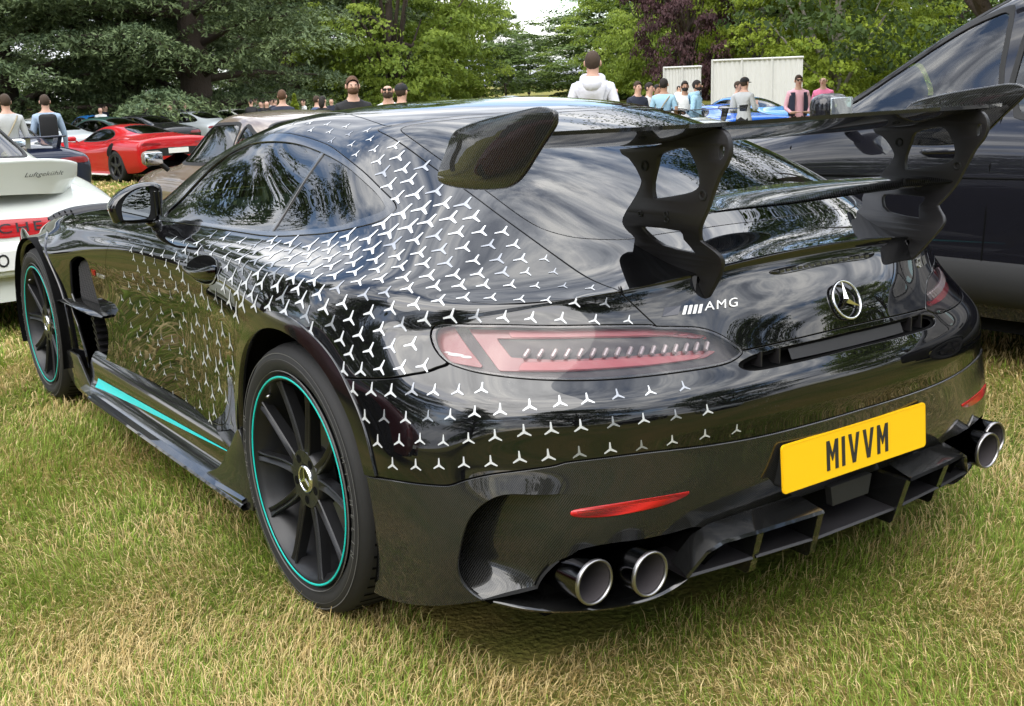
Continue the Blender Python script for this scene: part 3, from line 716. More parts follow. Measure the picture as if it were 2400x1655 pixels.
HATCH = [(0,.132),(.10,.135),(.25,.156),(.38,.196),(.46,.245),(.50,.275),(.530,.318),(.545,.20),(.552,.13),(.570,-.059),(.581,-.282),(.573,-.448),(.556,-.583),(.540,-.690),(.53,-.75),(.52,-1.1),(0,-1.1)]
RGLASS = [(0,.105),(.12,.108),(.26,.13),(.38,.168),(.45,.205),(.497,.235),(.516,.19),(.540,-.03),(.549,-.223),(.549,-.354),(.538,-.433),(.513,-.488),(.475,-.533),(.40,-.583),(.30,-.607),(.2,-.625),(0,-.638)]
ROOF = [(0,.139),(.10,.142),(.25,.163),(.38,.203),(.46,.252),(.505,.292),(.503,.36),(.478,.54),(.462,.676),(.455,.85),(.462,1.02),(.40,1.07),(.2,1.10),(0,1.11)]
WSCREEN = [(0,1.13),(.2,1.12),(.40,1.09),(.50,1.05),(.585,1.22),(.64,1.42),(.69,1.60),(.66,1.72),(.5,1.84),(.3,1.90),(0,1.92)]
LIGHT = [(.849,.781),(.838,.795),(.814,.799),(.752,.801),(.685,.799),(.585,.797),(.503,.793),(.489,.789),(.43,.784),(.400,.779),(.373,.768),(.347,.749),(.326,.727),(.345,.714),(.388,.705),(.488,.701),(.606,.698),(.685,.699),(.756,.703),(.818,.711),(.846,.719),(.858,.728),(.860,.746),(.856,.764)]
BUMPTOP = [(1.10,.635),(1.02,.650),(.986,.668),(.922,.695),(.891,.706),(.863,.721),(.80,.745),(.5,.745),(.36,.735),(.326,.727),(.30,.728),(.2,.732),(.1,.735),(0,.736),(-.2,.736)]
SPLIT = [(1.10,.44),(1.02,.45),(.993,.460),(.976,.473),(.944,.481),(.919,.487),(.897,.502),(.859,.517),(.809,.526),(.758,.534),(.724,.542),(.585,.549),(.417,.544),(.28,.541),(0,.543),(-.2,.543)]
SLOT = [(.350,.700),(.335,.690),(.30,.686),(.2,.687),(0,.689),(-.02,.689),(-.02,.722),(0,.722),(.2,.720),(.29,.715),(.325,.709)]
SCOOP = [(.70,.468),(.80,.477),(.845,.478),(.872,.466),(.896,.440),(.912,.405),(.922,.352),(.924,.306),(.916,.272),(.899,.246),(.875,.228),(.85,.220),(.815,.222),(.80,.235),(.797,.271),(.787,.300),(.764,.330),(.730,.352),(.70,.40)]
EXHAUST = [(.797,.240),(.797,.271),(.787,.300),(.764,.330),(.730,.352),(.667,.358),(.60,.354),(.52,.352),(.45,.350),(.40,.30),(.40,.10),(.797,.10)]
VENT = [(2.14,.64),(2.09,.677),(2.02,.695),(1.95,.697),(1.912,.685),(1.905,.646),(1.893,.56),(1.885,.50),(2.16,.50)]
VENT2 = [(2.178,.492),(2.15,.40),(2.11,.30),(2.08,.21),(1.90,.21),(1.89,.28),(1.83,.35),(1.805,.41),(1.81,.445),(1.87,.492)]
A_R, A_F = (0, .350, .392), (2.63, .338, .372)
def side_f(poly):
    p = smooth_poly(poly, 4)
    return lambda V: np.maximum(poly_sd(V[:, 1:3], p), .40-np.abs(V[:, 0]))
def plan_f(poly, zmin=.60, sm=True):
    q = smooth_poly(poly, 4, closed=False) if sm else np.array(poly)
    full = np.vstack([q, (q*[-1, 1])[::-1]])
    return lambda V: np.maximum(poly_sd(V[:, :2], full), zmin-V[:, 2])
def rear_f(poly, sm=True):
    p = smooth_poly(poly, 4) if sm else np.array(poly, float)
    return lambda V: np.maximum(poly_sd(np.c_[np.abs(V[:, 0]), V[:, 2]], p), V[:, 1]+.15)
def rear_line(line):
    p = smooth_poly(line, 3, closed=False)
    return lambda V: line_sd(np.c_[np.abs(V[:, 0]), V[:, 2]], p)        # travelling towards -w: left = below
def arch_f(a): return lambda V: np.hypot(V[:, 1]-a[0], V[:, 2]-a[1])-a[2]
fDOOR, fTRIM, fGLASS = side_f(DOOR), side_f(TRIM), side_f(GLASS)
fHATCH0, fRGL, fROOF, fWS = plan_f(HATCH), plan_f(RGLASS), plan_f(ROOF), plan_f(WSCREEN, .8)
fLIGHT, fSLOT, fSCOOP, fEXH = rear_f(LIGHT), rear_f(SLOT), rear_f(SCOOP), rear_f(EXHAUST)
_bt, _sp = rear_line(BUMPTOP), rear_line(SPLIT)
isrear = lambda V: V[:, 1]+.12
fBELOW = lambda V: np.maximum(-_bt(V), isrear(V))          # everything under the boot/quarter seam
fCARB = lambda V: np.maximum(-_sp(V), isrear(V))
def fHATCH(V):
    wl = np.interp(V[:, 2], [.70, .792, .83, .857, .88], [.44, .489, .514, .534, .543])
    return np.maximum(np.where((V[:, 1] < -.690) & (V[:, 2] < .88), np.abs(V[:, 0])-wl, fHATCH0(V)), -fBELOW(V))
fVENT, fVENT2 = side_f(VENT), side_f(VENT2)
fAR, fAF = arch_f(A_R), arch_f(A_F)
GAP = .0021
def inside(S, *fs, g=GAP):
    for f in fs: S = S.clip(f(S.V)+g)
    return S
def outside(S, *fs, g=GAP):
    for f in fs: S = S.clip(g-f(S.V))
    return S
left = lambda S: S.clip(S.V[:, 0])
right = lambda S: S.clip(-S.V[:, 0])
CAR = empty('sports_coupe', 'gloss black coupe with silver star decals and a tall carbon rear wing', 'sports car')
BASE = outside(BODY, fAR, fAF, g=0)
PANEL = {}
def both(S, name, m, **k):
    a = left(S).build(name, m, CAR, **k); b = right(S).build(name, m, CAR, **k)
    return a, b
UP = outside(BASE, fBELOW)                                  # body above the bumper seam
up2 = outside(UP, fTRIM, fLIGHT)
door_l, door_r = both(inside(up2, fDOOR), 'door', 'paint')
shell = outside(up2, fDOOR, fHATCH, fROOF, fWS, fVENT, fVENT2)
shell.build('body_shell', 'paint', CAR)
hatch_o = outside(inside(up2, fHATCH), fRGL).build('boot_lid', 'paint', CAR)
inside(UP, fRGL).offset(-.001).build('rear_window', 'glass_rear', CAR, flange=.004)
inside(up2, fROOF).build('roof_panel', 'paint', CAR)
inside(up2, fWS).offset(-.002).build('windscreen', 'glass_green', CAR, flange=.004)
both(outside(inside(UP, fTRIM, g=.0008), fGLASS, g=0).offset(.0015), 'window_trim', 'gloss_black', flange=.008)
gl = inside(UP, fGLASS, g=0).offset(-.004)
DIV = .468
gf = gl.clip(DIV+.006-gl.V[:, 1]); gq = gl.clip(gl.V[:, 1]-DIV+.006); gd = gl.clip(np.abs(gl.V[:, 1]-DIV)-.008)
both(gf, 'door_window', 'glass_green', flange=0); both(gq, 'quarter_window', 'glass_dark', flange=0)
both(gd.offset(.004), 'window_divider', 'gloss_black', flange=.01)
low = outside(inside(BASE, fBELOW), fLIGHT, fSLOT)
bump_o = outside(low, fCARB).build('rear_bumper', 'paint', CAR)
cb = inside(low, fCARB).offset(.004)
carb = outside(cb, fSCOOP, fEXH, g=0)
carb_o = carb.build('lower_bumper', 'carbon', CAR, flange=.012)
# light units: clear lens over a recessed coloured tray
lens = inside(BASE, fLIGHT, g=.001)
tray = lens.offset(-.030)
_v3, _n3, _t3 = subdiv(_V, _F, 3, fit=True, iters=5, crease=_lip)
if _n3[np.argmax(_v3[:, 2])][2] < 0: _n3 = -_n3; _t3 = _t3[:, ::-1].copy()
SHELL_IN = outside(outside(Surf(_v3, _n3, _t3), fAR, fAF, g=0), fTRIM, fRGL, fLIGHT, fSLOT, fSCOOP, fEXH, fVENT, fVENT2, fWS, g=-.004)
SHELL_IN = SHELL_IN.clip(np.minimum(-.62-SHELL_IN.V[:, 1], SHELL_IN.V[:, 2]-.79)).offset(-.009)
SHELL_IN.build('inner_shell', 'void_black', CAR, flange=0)
BV = BVHTree.FromPolygons(BODY.V.tolist(), BODY.T.tolist())
def on_body(p, d, off=0.0):
    """hit the body surface from p along d -> point, normal"""
    h = BV.ray_cast(Vector(p), Vector(d).normalized())
    if h[0] is None: return None
    i = h[2]; n = Vector(BODY.N[BODY.T[i]].mean(0)).normalized()
    return h[0]+n*off, n
STARS = """-553,810,1198,170 -546,706,1200,150 -540,602,1197,145 -537,488,1192,154 -542,354,1183,154 -573,647,1181,146 -566,538,1178,148 -565,420,1173,156 -568,291,1162,157 -594,475,1155,159 -595,351,1147,152 -593,227,1137,187 -564,167,1146,234 -618,285,1124,160 -615,166,1111,247 -586,111,1121,276 -635,107,1084,284 -607,50,1093,290 -579,-4,1100,291 -656,42,1056,292 -625,-10,1069,290 -678,-28,1029,311 -649,-76,1040,321 -704,-99,1000,360 -674,-146,1011,331 -619,-124,1048,309 -637,-187,1022,300 -610,-237,1022,298 -743,-69,976,351 -728,-169,974,332 -695,-205,986,306 -659,-247,995,296 -624,-293,997,276 -759,-125,959,342 -780,-180,939,295 -746,-228,950,275 -713,-265,960,266 -676,-304,967,256 -640,-346,969,233 -606,-387,969,214 -787,-73,944,328 -809,-129,926,304 -767,-278,927,246 -732,-316,934,244 -694,-356,939,230 -651,-396,944,212 -612,-438,944,206 -831,-182,909,266 -800,-232,919,252 -852,-226,894,241 -818,-276,901,241 -781,-321,908,245 -748,-364,911,241 -702,-408,915,213 -663,-445,917,210 -625,-482,918,199 -869,-271,878,222 -835,-320,884,233 -798,-365,888,240 -758,-410,890,225 -718,-447,892,209 -677,-483,894,205 -639,-518,894,161 -885,-320,856,199 -849,-359,865,207 -806,-403,869,221 -765,-443,871,212 -727,-481,872,202 -685,-522,872,180 -900,-224,871,229 -913,-272,848,208 -848,588,879,220 -852,471,883,246 -853,356,888,310 -830,403,899,283 -829,283,905,327 -813,89,925,308 -792,27,942,308 -884,511,868,234 -884,399,873,294 -887,282,877,327 -855,230,893,330 -834,160,908,323 -836,44,911,305 -814,-20,926,308 -886,166,883,322 -860,109,896,312 -837,-74,912,300 -919,202,869,322 -918,87,874,315 -889,51,886,309 -864,-14,898,300 -860,-127,899,279 -916,-21,876,300 -889,-67,888,289 -912,-127,876,267 -883,-174,885,253 -942,360,839,317 -951,235,843,318 -949,135,854,314 -950,22,857,312 -964,287,814,330 -966,180,826,304 -967,82,832,320 -964,-29,839,298 -942,-78,861,283 -935,-182,855,241 -981,217,793,311 -981,26,812,306 -959,-132,838,261 -986,272,761,349 -992,175,772,285 -994,82,784,275 -977,-75,815,282 -944,-224,826,222 -919,314,864,321 -994,-13,786,290 -987,-115,787,265 -967,-174,811,241 -919,-305,812,200 -892,-352,824,195 -858,-400,837,200 -821,-444,846,208 -993,-145,755,251 -970,-211,779,225 -947,-259,795,210 -886,-384,791,199 -853,-431,806,202 -969,-250,749,214 -945,-297,764,205 -917,-343,779,201 -967,-287,723,208 -944,-338,735,205 -916,-385,747,205 -885,-424,754,204 -857,-473,755,200 -982,-277,684,211 -966,-332,691,206 -945,-384,703,205 -920,-432,709,204 -889,-476,716,199 -587,-518,918,141 -594,-559,894,130 -648,-564,870,142 -606,-608,870,135 -570,-658,867,140 -780,-481,851,201 -740,-526,852,184 -700,-577,850,163 -662,-622,849,153 -620,-664,844,148 -568,-702,840,133 -818,-482,815,199 -782,-526,816,184 -741,-571,816,168 -699,-613,814,161 -652,-656,812,157 -596,-700,807,143 -536,-739,804,123 -900,-530,672,178 -871,-580,678,170 -839,-621,684,170 -922,-538,621,164 -897,-586,630,159 -866,-632,640,164 -830,-673,647,171 -783,-712,656,172 -732,-748,662,171 -684,-778,665,165 -627,-807,670,154 -564,-836,672,146 -493,-863,674,145 -914,-582,576,155 -883,-631,586,156 -846,-675,595,165 -802,-716,606,171 -759,-752,610,171 -709,-786,614,168 -651,-820,617,157 -593,-848,620,148 -528,-875,621,145 -458,-897,623,145 -926,-579,526,156 -895,-628,535,155 -857,-672,541,160 -813,-713,550,168 -766,-749,554,170 -714,-786,558,167 -658,-818,563,158 -598,-847,563,149 -535,-872,567,145 -462,-894,570,145 -384,-910,569,142 -982,-319,646,208 -967,-377,654,204 -949,-432,659,200 -925,-482,668,192 -980,-364,592,203 -965,-425,603,194 -946,-485,610,178 -978,-412,546,191 -961,-477,561,175 -939,-529,572,160 -973,-464,507,177 -951,-526,516,162 -880,968,849,214 -879,855,854,249 -881,739,858,250 -881,629,863,222 -899,916,829,237 -902,799,834,262 -907,673,842,243 -914,546,849,233 -920,423,856,289 -913,871,803,255 -933,492,829,261 -940,549,798,254 -953,413,808,310 -923,893,741,255 -957,470,775,292 -973,330,784,344 -924,848,709,269 -933,710,723,280 -950,555,734,276 -883,1064,844,180 -842,832,874,245 -842,727,878,237 -919,1396,782,166 -917,1290,787,171 -915,1193,791,171 -912,1093,796,176 -912,985,799,211 -923,1367,755,167 -921,1261,759,171 -920,1157,764,172 -920,1050,769,189 -920,934,774,236 -922,1335,720,168 -921,1231,727,172 -920,1122,730,178 -921,1011,737,205 -923,1496,680,160 -921,1403,684,161 -920,1300,686,169 -919,1192,691,175 -919,1083,700,187 -920,971,704,223 -971,402,748,335 -919,1465,648,160 -918,1364,653,163 -918,1259,659,172 -917,1153,662,180 -918,1040,668,198 -920,923,676,241 -926,792,682,278 -939,649,695,280 -959,492,709,297 -982,332,724,358 -917,1575,586,158 -915,1484,587,160 -914,1377,591,161 -913,1273,595,169 -913,1164,599,178 -913,1054,604,187 -915,941,608,219 -921,808,620,276 -934,671,627,296 -956,511,642,303 -913,1429,559,159 -911,1325,561,163 -911,1221,565,172 -912,994,576,190 -916,875,583,245 -925,742,593,294 -944,590,603,321 -970,425,624,322 -912,1519,494,152 -910,1417,497,156 -909,1315,501,160 -908,1206,502,170 -909,1097,512,170 -910,982,519,176 -915,867,520,232 -926,728,531,319 -945,577,546,335 -911,1462,466,153 -909,1355,469,155 -908,1248,474,164 -908,1138,478,169 -909,1029,484,167 -912,912,492,193 -921,782,501,290 -936,639,509,340 -959,488,529,299 -910,1452,402,151 -909,1351,406,151 -907,1250,409,160 -907,1146,415,168 -908,1034,421,165 -913,912,428,181 -922,779,438,281 -939,621,454,332 -912,1512,369,151 -910,1417,371,150 -908,1318,374,152 -908,1215,377,164 -908,1106,382,167 -910,989,389,166 -916,863,397,209 -928,716,410,301 -950,547,435,269 -913,1465,300,151 -911,1363,300,151 -910,1254,306,158 -909,1145,312,169 -910,1015,325,168 -916,870,337,203 -929,714,354,277 -914,929,303,183 -924,774,317,251 -972,415,563,306 -975,397,526,294 -956,512,375,221"""
# ------------------------------------------------------------------ helpers for flat parts
def outline_mesh(loops, thick=.01, bevel=.0, cuts=None):
    """filled 2D outline with holes (first loop outer) as mesh in (u,v), depth along +-thick/2"""
    cu = D.curves.new('o', 'CURVE'); cu.dimensions = '2D'; cu.fill_mode = 'BOTH'; cu.extrude = max(thick/2-bevel, 0); cu.bevel_depth = bevel; cu.bevel_resolution = 1
    for lp in loops:
        sp = cu.splines.new('POLY'); sp.points.add(len(lp)-1); sp.use_cyclic_u = True
        for p, q in zip(sp.points, lp): p.co = (q[0], q[1], 0, 1)
    o = D.objects.new('o', cu); COL.objects.link(o)
    dg = bpy.context.evaluated_depsgraph_get(); me = D.meshes.new_from_object(o.evaluated_get(dg))
    D.objects.remove(o); D.curves.remove(cu)
    bm = bmesh.new(); bm.from_mesh(me); D.meshes.remove(me)
    bmesh.ops.remove_doubles(bm, verts=bm.verts, dist=1e-5)
    for ax, val in (cuts or []):
        n = (1, 0, 0) if ax == 'u' else (0, 1, 0)
        bmesh.ops.bisect_plane(bm, geom=bm.verts[:]+bm.edges[:]+bm.faces[:], plane_co=(val, val, 0), plane_no=n)
    return bm
def remap(bm, fn):
    for v in bm.verts: v.co = fn(v.co.x, v.co.y, v.co.z)
    return bm
def plate_obj(name, loops, thick, fn, m, parent, bevel=.0, cuts=None, angle=40):
    bm = remap(outline_mesh(loops, thick, bevel, cuts), fn)
    return bm_obj(name, bm, m, parent, angle=angle)
def text_mesh(txt, size, extrude=.0, shear=0, space=1.0, bold=0.0):
    cu = D.curves.new('t', 'FONT'); cu.body = txt; cu.size = size; cu.extrude = extrude; cu.align_x = 'CENTER'; cu.align_y = 'CENTER'; cu.shear = shear; cu.space_character = space; cu.offset = bold
    cu.resolution_u = 3
    o = D.objects.new('t', cu); COL.objects.link(o)
    dg = bpy.context.evaluated_depsgraph_get(); me = D.meshes.new_from_object(o.evaluated_get(dg))
    D.objects.remove(o); D.curves.remove(cu)
    bm = bmesh.new(); bm.from_mesh(me); D.meshes.remove(me)
    return bm
def mirror_copy(o, parent=None):
    """mirrored twin of a part across the car's centre plane"""
    me = o.data.copy()
    co = np.empty(len(me.vertices)*3); me.vertices.foreach_get('co', co); co = co.reshape(-1, 3); co[:, 0] *= -1; me.vertices.foreach_set('co', co.ravel())
    me.flip_normals(); me.update()
    c = D.objects.new(o.name.split('.')[0], me); COL.objects.link(c); c.parent = parent or o.parent
    return c
# ------------------------------------------------------------------ rear lights
def rear_poly(S, poly, g=0.0):
    p = np.array(poly, float)
    return S.clip(poly_sd(np.c_[np.abs(S.V[:, 0]), S.V[:, 2]], p)+g)
for side_ in (left, right):
    L = side_(lens)
    lo = L.offset(.001).build('tail_light', 'lens_clear', CAR, flange=.0)
    rim = L.clip(-fLIGHT(L.V)-.0042).offset(.0005); rim.build('light_frame', 'gloss_black', lo, flange=.006)
    T = L.offset(-.026)
    T.build('light_tray', 'light_grey', lo, flange=-.026)
    T2 = L.offset(-.020)
    rear_poly(T2, [(.845,.785),(.806,.789),(.806,.75),(.803,.716),(.838,.722),(.852,.73),(.853,.76)]).build('light_segment', 'light_red', lo, flange=.006)
    rear_poly(T2.offset(.0015), [(.842,.742),(.812,.737),(.808,.731),(.838,.735)]).build('light_segment', 'light_clear', lo, flange=.004)
    rear_poly(T2, [(.788,.786),(.61,.787),(.46,.779),(.375,.757),(.38,.752),(.46,.765),(.61,.770),(.758,.771),(.752,.735),(.685,.730),(.52,.731),(.44,.733),(.37,.727),(.40,.717),(.52,.712),(.69,.710),(.782,.712)]).build('light_bar', 'light_red', lo, flange=.008)
    rear_poly(T2.offset(.003), [(.735,.784),(.61,.784),(.46,.776),(.385,.757),(.46,.768),(.61,.773),(.735,.774)]).build('light_bar', 'light_pink', lo, flange=.006)
    rear_poly(T2.offset(.003), [(.74,.727),(.52,.728),(.40,.724),(.42,.718),(.52,.7145),(.69,.713),(.755,.714)]).build('light_bar', 'light_pink', lo, flange=.006)
    for k in range(16):
        w = .735-.0225*k-.0004*k*k*.0; sx = -1 if side_ is left else 1
        h = on_body((sx*w, -2, .752-.0004*k), (0, 1, 0), -.013)
        if not h: continue
        p, n = h; bm = bmesh.new(); q = n.to_track_quat('Z', 'Y').to_matrix()
        add_box(bm, (0, 0, 0), (.010, .024, .012)); bevel_all(bm, .003, 1)
        R_ = Matrix.Rotation(.5*sx, 3, 'Z')
        for v in bm.verts: v.co = q @ (R_ @ v.co)+p
        bm_obj('led_cell', bm, 'light_clear', lo, angle=35)

# ------------------------------------------------------------------ bumper slot, scoops, exhausts, diffuser
S = inside(BASE, fSLOT, g=-.002).offset(-.035); slot_o = S.build('air_slot', 'void_black', CAR, flange=-.035)
for w in (-.285, -.235, .235, .285):
    bm = bmesh.new(); h = on_body((w, -2, .703), (0, 1, 0)); add_box(bm, h[0]+Vector((0, .022, 0)), (.004, .036, .034)); bm_obj('slot_fin', bm, 'satin_black', slot_o)
P = []
for w in np.linspace(-.20, .20, 25):
    h = on_body((w, -2, .703), (0, 1, 0))[0]; P.append([(w, h.y+.004, .690), (w, h.y+.017, .717)])
grid_obj('slot_strip', P, 'satin_black', slot_o)
lipc = smooth_poly(SCOOP[1:12], 4, closed=False)
for side_ in (left, right):
    S = side_(inside(cb, fSCOOP, g=0)); Q = np.c_[np.abs(S.V[:, 0]), S.V[:, 2]]
    d = np.full(len(Q), 9.)
    for p, q in zip(lipc[:-1], lipc[1:]):
        e_ = q-p; t = np.clip(((Q-p)@e_)/(e_@e_), 0, 1); d = np.minimum(d, np.linalg.norm(Q-p-t[:, None]*e_, axis=1))
    tw = np.clip((Q[:, 0]-.745)/(.915-.745), 0, 1); bz = np.clip((Q[:, 1]-.222)/.085, 0, 1); dep = .095*(tw*tw*(3-2*tw))**.9*(bz*bz*(3-2*bz))
    dis = np.c_[-np.sign(S.V[:, 0])*dep*.35, dep*1.0, dep*0]
    V1 = S.V+dis; b = S.boundary()
    fn = np.cross(V1[S.T[:, 1]]-V1[S.T[:, 0]], V1[S.T[:, 2]]-V1[S.T[:, 0]]); N1 = np.zeros_like(V1)
    for k in range(3): np.add.at(N1, S.T[:, k], fn)
    N1 /= np.linalg.norm(N1, axis=1)[:, None]+1e-12
    so = Surf(V1, N1, S.T).build('side_scoop', 'carbon_coarse', CAR, flange=0)
    keep = (dep[b[:, 0]] > .004) & (dep[b[:, 1]] > .004); b = b[keep]
    VV = np.vstack([S.V, V1]); o_ = len(S.V)
    me = mesh_np('scoop_wall', VV, [(i, j, j+o_, i+o_) for i, j in b]); link('scoop_wall', me, 'matt_black', so)
for sx in (-1, 1):
    for (x, y, z) in ((.722, -.838, .293), (.613, -.888, .297)):
        bm = bmesh.new(); add_lathe(bm, [(.26, .0478), (.03, .0482), (.008, .0486), (.0, .0495), (-.003, .0490), (-.004, .0470), (-.003, .0448), (.002, .0440)], 40, 'y')
        o = bm_obj('exhaust_tip', bm, 'dark_chrome', CAR, angle=50); o.location = (sx*x, y, z); o.rotation_euler = (0, 0, sx*-.04)
        bm = bmesh.new(); add_lathe(bm, [(.004, .0496), (-.002, .0500), (-.0048, .0485), (-.0052, .0468), (-.004, .0446), (.001, .0438)], 40, 'y'); bm_obj('tip_ring', bm, 'steel', o, smooth=True)
        bm = bmesh.new(); r = add_lathe(bm, [(.0, .0446), (.12, .043), (.22, .03)], 40, 'y'); bm.faces.new(r[-1]); bm_obj('tip_liner', bm, 'pipe_inside', o, smooth=True)
# tray under the tailpipes that sweeps up into the diffuser
for sx in (-1, 1):
    path = smooth_poly([(.868,-.672,.226),(.82,-.725,.215),(.75,-.765,.203),(.66,-.80,.195),(.57,-.825,.194),(.505,-.84,.208),(.465,-.86,.238),(.445,-.895,.285),(.44,-.925,.325)], 5, closed=False)
    P = [[(sx*w, y, z), (sx*w, y-.006, z+.006), (sx*w, y, z+.012), (sx*w, y+.12, z+.02), (sx*w, y+.30, z-.02)] for w, y, z in path]
    grid_obj('exhaust_tray', P, 'gloss_black', CAR, angle=60)
    # dark cavity behind the pipes
    bm = bmesh.new(); add_box(bm, (sx*.60, -.56, .30), (.46, .10, .22)); bm_obj('exhaust_cavity', bm, 'void_black', CAR)
def quad_strip(name, rows, m, parent, angle=40): return grid_obj(name, rows, m, parent, angle=angle)
for sx in (-1, 1):
    m_ = lambda p: (sx*p[0], p[1], p[2])
    bm = bmesh.new()
    # hood over the channels: top face, rear lip
    prof = [(.165,-.895,.365),(.16,-.966,.347),(.158,-.970,.340),(.165,-.955,.334)]
    prof2 = [(.34,-.885,.362),(.34,-.946,.342),(.34,-.950,.335),(.34,-.935,.329)]
    prof3 = [(.43,-.875,.356),(.437,-.928,.338),(.437,-.932,.331),(.432,-.915,.325)]
    prof4 = [(.468,-.86,.335),(.475,-.915,.318),(.473,-.917,.311),(.465,-.90,.306)]
    prof5 = [(.508,-.84,.28),(.515,-.895,.265),(.512,-.897,.258),(.50,-.88,.256)]
    hood = grid_obj('diffuser', [[m_(p) for p in q] for q in (prof, prof2, prof3, prof4, prof5)], 'gloss_black', CAR, angle=35)
    for w0, w1, yb, zt, zb in ((.160, .153, -.962, .342, .223), (.340, .334, -.945, .334, .227)):
        bm = bmesh.new()
        add_prism(bm, [(yb, zt), (yb+.028, zb+.008), (yb+.036, zb), (yb+.14, zb+.004), (yb+.20, zt-.06), (yb+.20, zt)], -.010, .010, lambda u, v, d: Vector((sx*(w0+(w1-w0)*(zt-v)/(zt-zb)+d), u, v)))
        bm_obj('diffuser_fin', bm, 'gloss_black', CAR, angle=30)
    for a, b in (((.166, -.945, .268), (.335, -.930, .2685)), ((.345, -.930, .2685), (.512, -.897, .261))):
        P = [[m_(p), m_((p[0], p[1]+.004, p[2]+.005)), m_((p[0], p[1]+.14, p[2]+.012)), m_((p[0], p[1]+.14, p[2]+.004)), m_((p[0], p[1]+.004, p[2]-.003)), m_(p)] for p in (a, b)]
        grid_obj('diffuser_blade', P, 'satin_black', CAR, angle=30)
P = [[(x, -.937+.0*x, .261), (x, -.933, .266), (x, -.80, .275), (x, -.80, .268), (x, -.933, .258), (x, -.937, .261)] for x in (-.15, 0, .15)]
grid_obj('diffuser_blade', P, 'satin_black', CAR, angle=30)
bm = bmesh.new(); add_box(bm, (0, -.80, .335), (.80, .06, .15)); bm_obj('diffuser_back', bm, 'void_black', CAR)
bm = bmesh.new(); add_prism(bm, [(-.075, .366), (.075, .366), (.065, .318), (-.065, .318)], -.918, -.90, lambda u, v, d: Vector((u, d, v))); bm_obj('rain_light', bm, 'matt_black', CAR)
bm = bmesh.new(); add_box(bm, (0, 1.3, .22), (1.5, 4.0, .10)); bm_obj('underbody', bm, 'void_black', CAR)
for sx in (-1, 1):      # red reflectors set in the carbon
    pts = smooth_poly([(.742,.436),(.722,.4435),(.62,.4485),(.51,.4485),(.492,.4475),(.503,.438),(.565,.426),(.67,.4215),(.73,.4265)], 4)
    bm = outline_mesh([pts], .002)
    bmesh.ops.triangulate(bm, faces=bm.faces); bmesh.ops.subdivide_edges(bm, edges=bm.edges, cuts=2)
    for v in bm.verts:
        h = on_body((sx*v.co.x, -2, v.co.y), (0, 1, 0)); v.co = h[0]+h[1]*(.0045+v.co.z) if h else v.co
    bm_obj('rear_reflector', bm, 'red_reflector', CAR, smooth=True)
# number plate
PL = lambda u, v, d: Vector((u, -.908-d-math.tan(.075)*-(v)*1.0, .454+v))
def rrect(w, h, r, n=5):
    o = []
    for cx, cy, a0 in ((w/2-r, h/2-r, 0), (-w/2+r, h/2-r, 90), (-w/2+r, -h/2+r, 180), (w/2-r, -h/2+r, 270)):
        for k in range(n+1):
            a = math.radians(a0+90*k/n); o.append((cx+r*math.cos(a), cy+r*math.sin(a)))
    return o
bm = bmesh.new(); add_prism(bm, rrect(.50, .10, .012), 0, 1, lambda u, v, d: PL(u, v, .021 if d else -.05)); bm_obj('plate_holder', bm, 'matt_black', CAR)
plate_o = plate_obj('number_plate', [rrect(.520, .111, .010)], .004, lambda u, v, d: PL(u, v, d+.022), 'plate_yellow', CAR)
bm = outline_mesh([rrect(.515, .106, .008), rrect(.5125, .1035, .007)], .0006); remap(bm, lambda u, v, d: PL(u, v, d+.0245)); bm_obj('plate_border', bm, 'plate_yellow', plate_o)
def plate_glyph(ch, x0, h=.070):
    w = .041 if ch == 'M' else .012 if ch == '1' else .040
    s = .0112
    if ch == '1': return [[(x0, -h/2), (x0+s, -h/2), (x0+s, h/2), (x0, h/2)]], s
    if ch == 'M': pts = [(0, 0), (s, 0), (s, h*.62), (w/2-.001, h*.30), (w/2+.001, h*.30), (w-s, h*.62), (w-s, 0), (w, 0), (w, h), (w-s*.95, h), (w/2, h*.55), (s*.95, h), (0, h)]
    else: pts = [(0, h), (w/2-s*.52, 0), (w/2+s*.52, 0), (w, h), (w-s, h), (w/2, h*.27), (s, h)]
    return [[(x0+a, b-h/2) for a, b in pts]], w
x = -.112
for ch in 'M1VVM':
    lp, w = plate_glyph(ch, x); plate_obj('plate_character', lp, .0008, lambda u, v, d: PL(u, v, d+.0249), 'plate_ink', plate_o); x += w+.0125

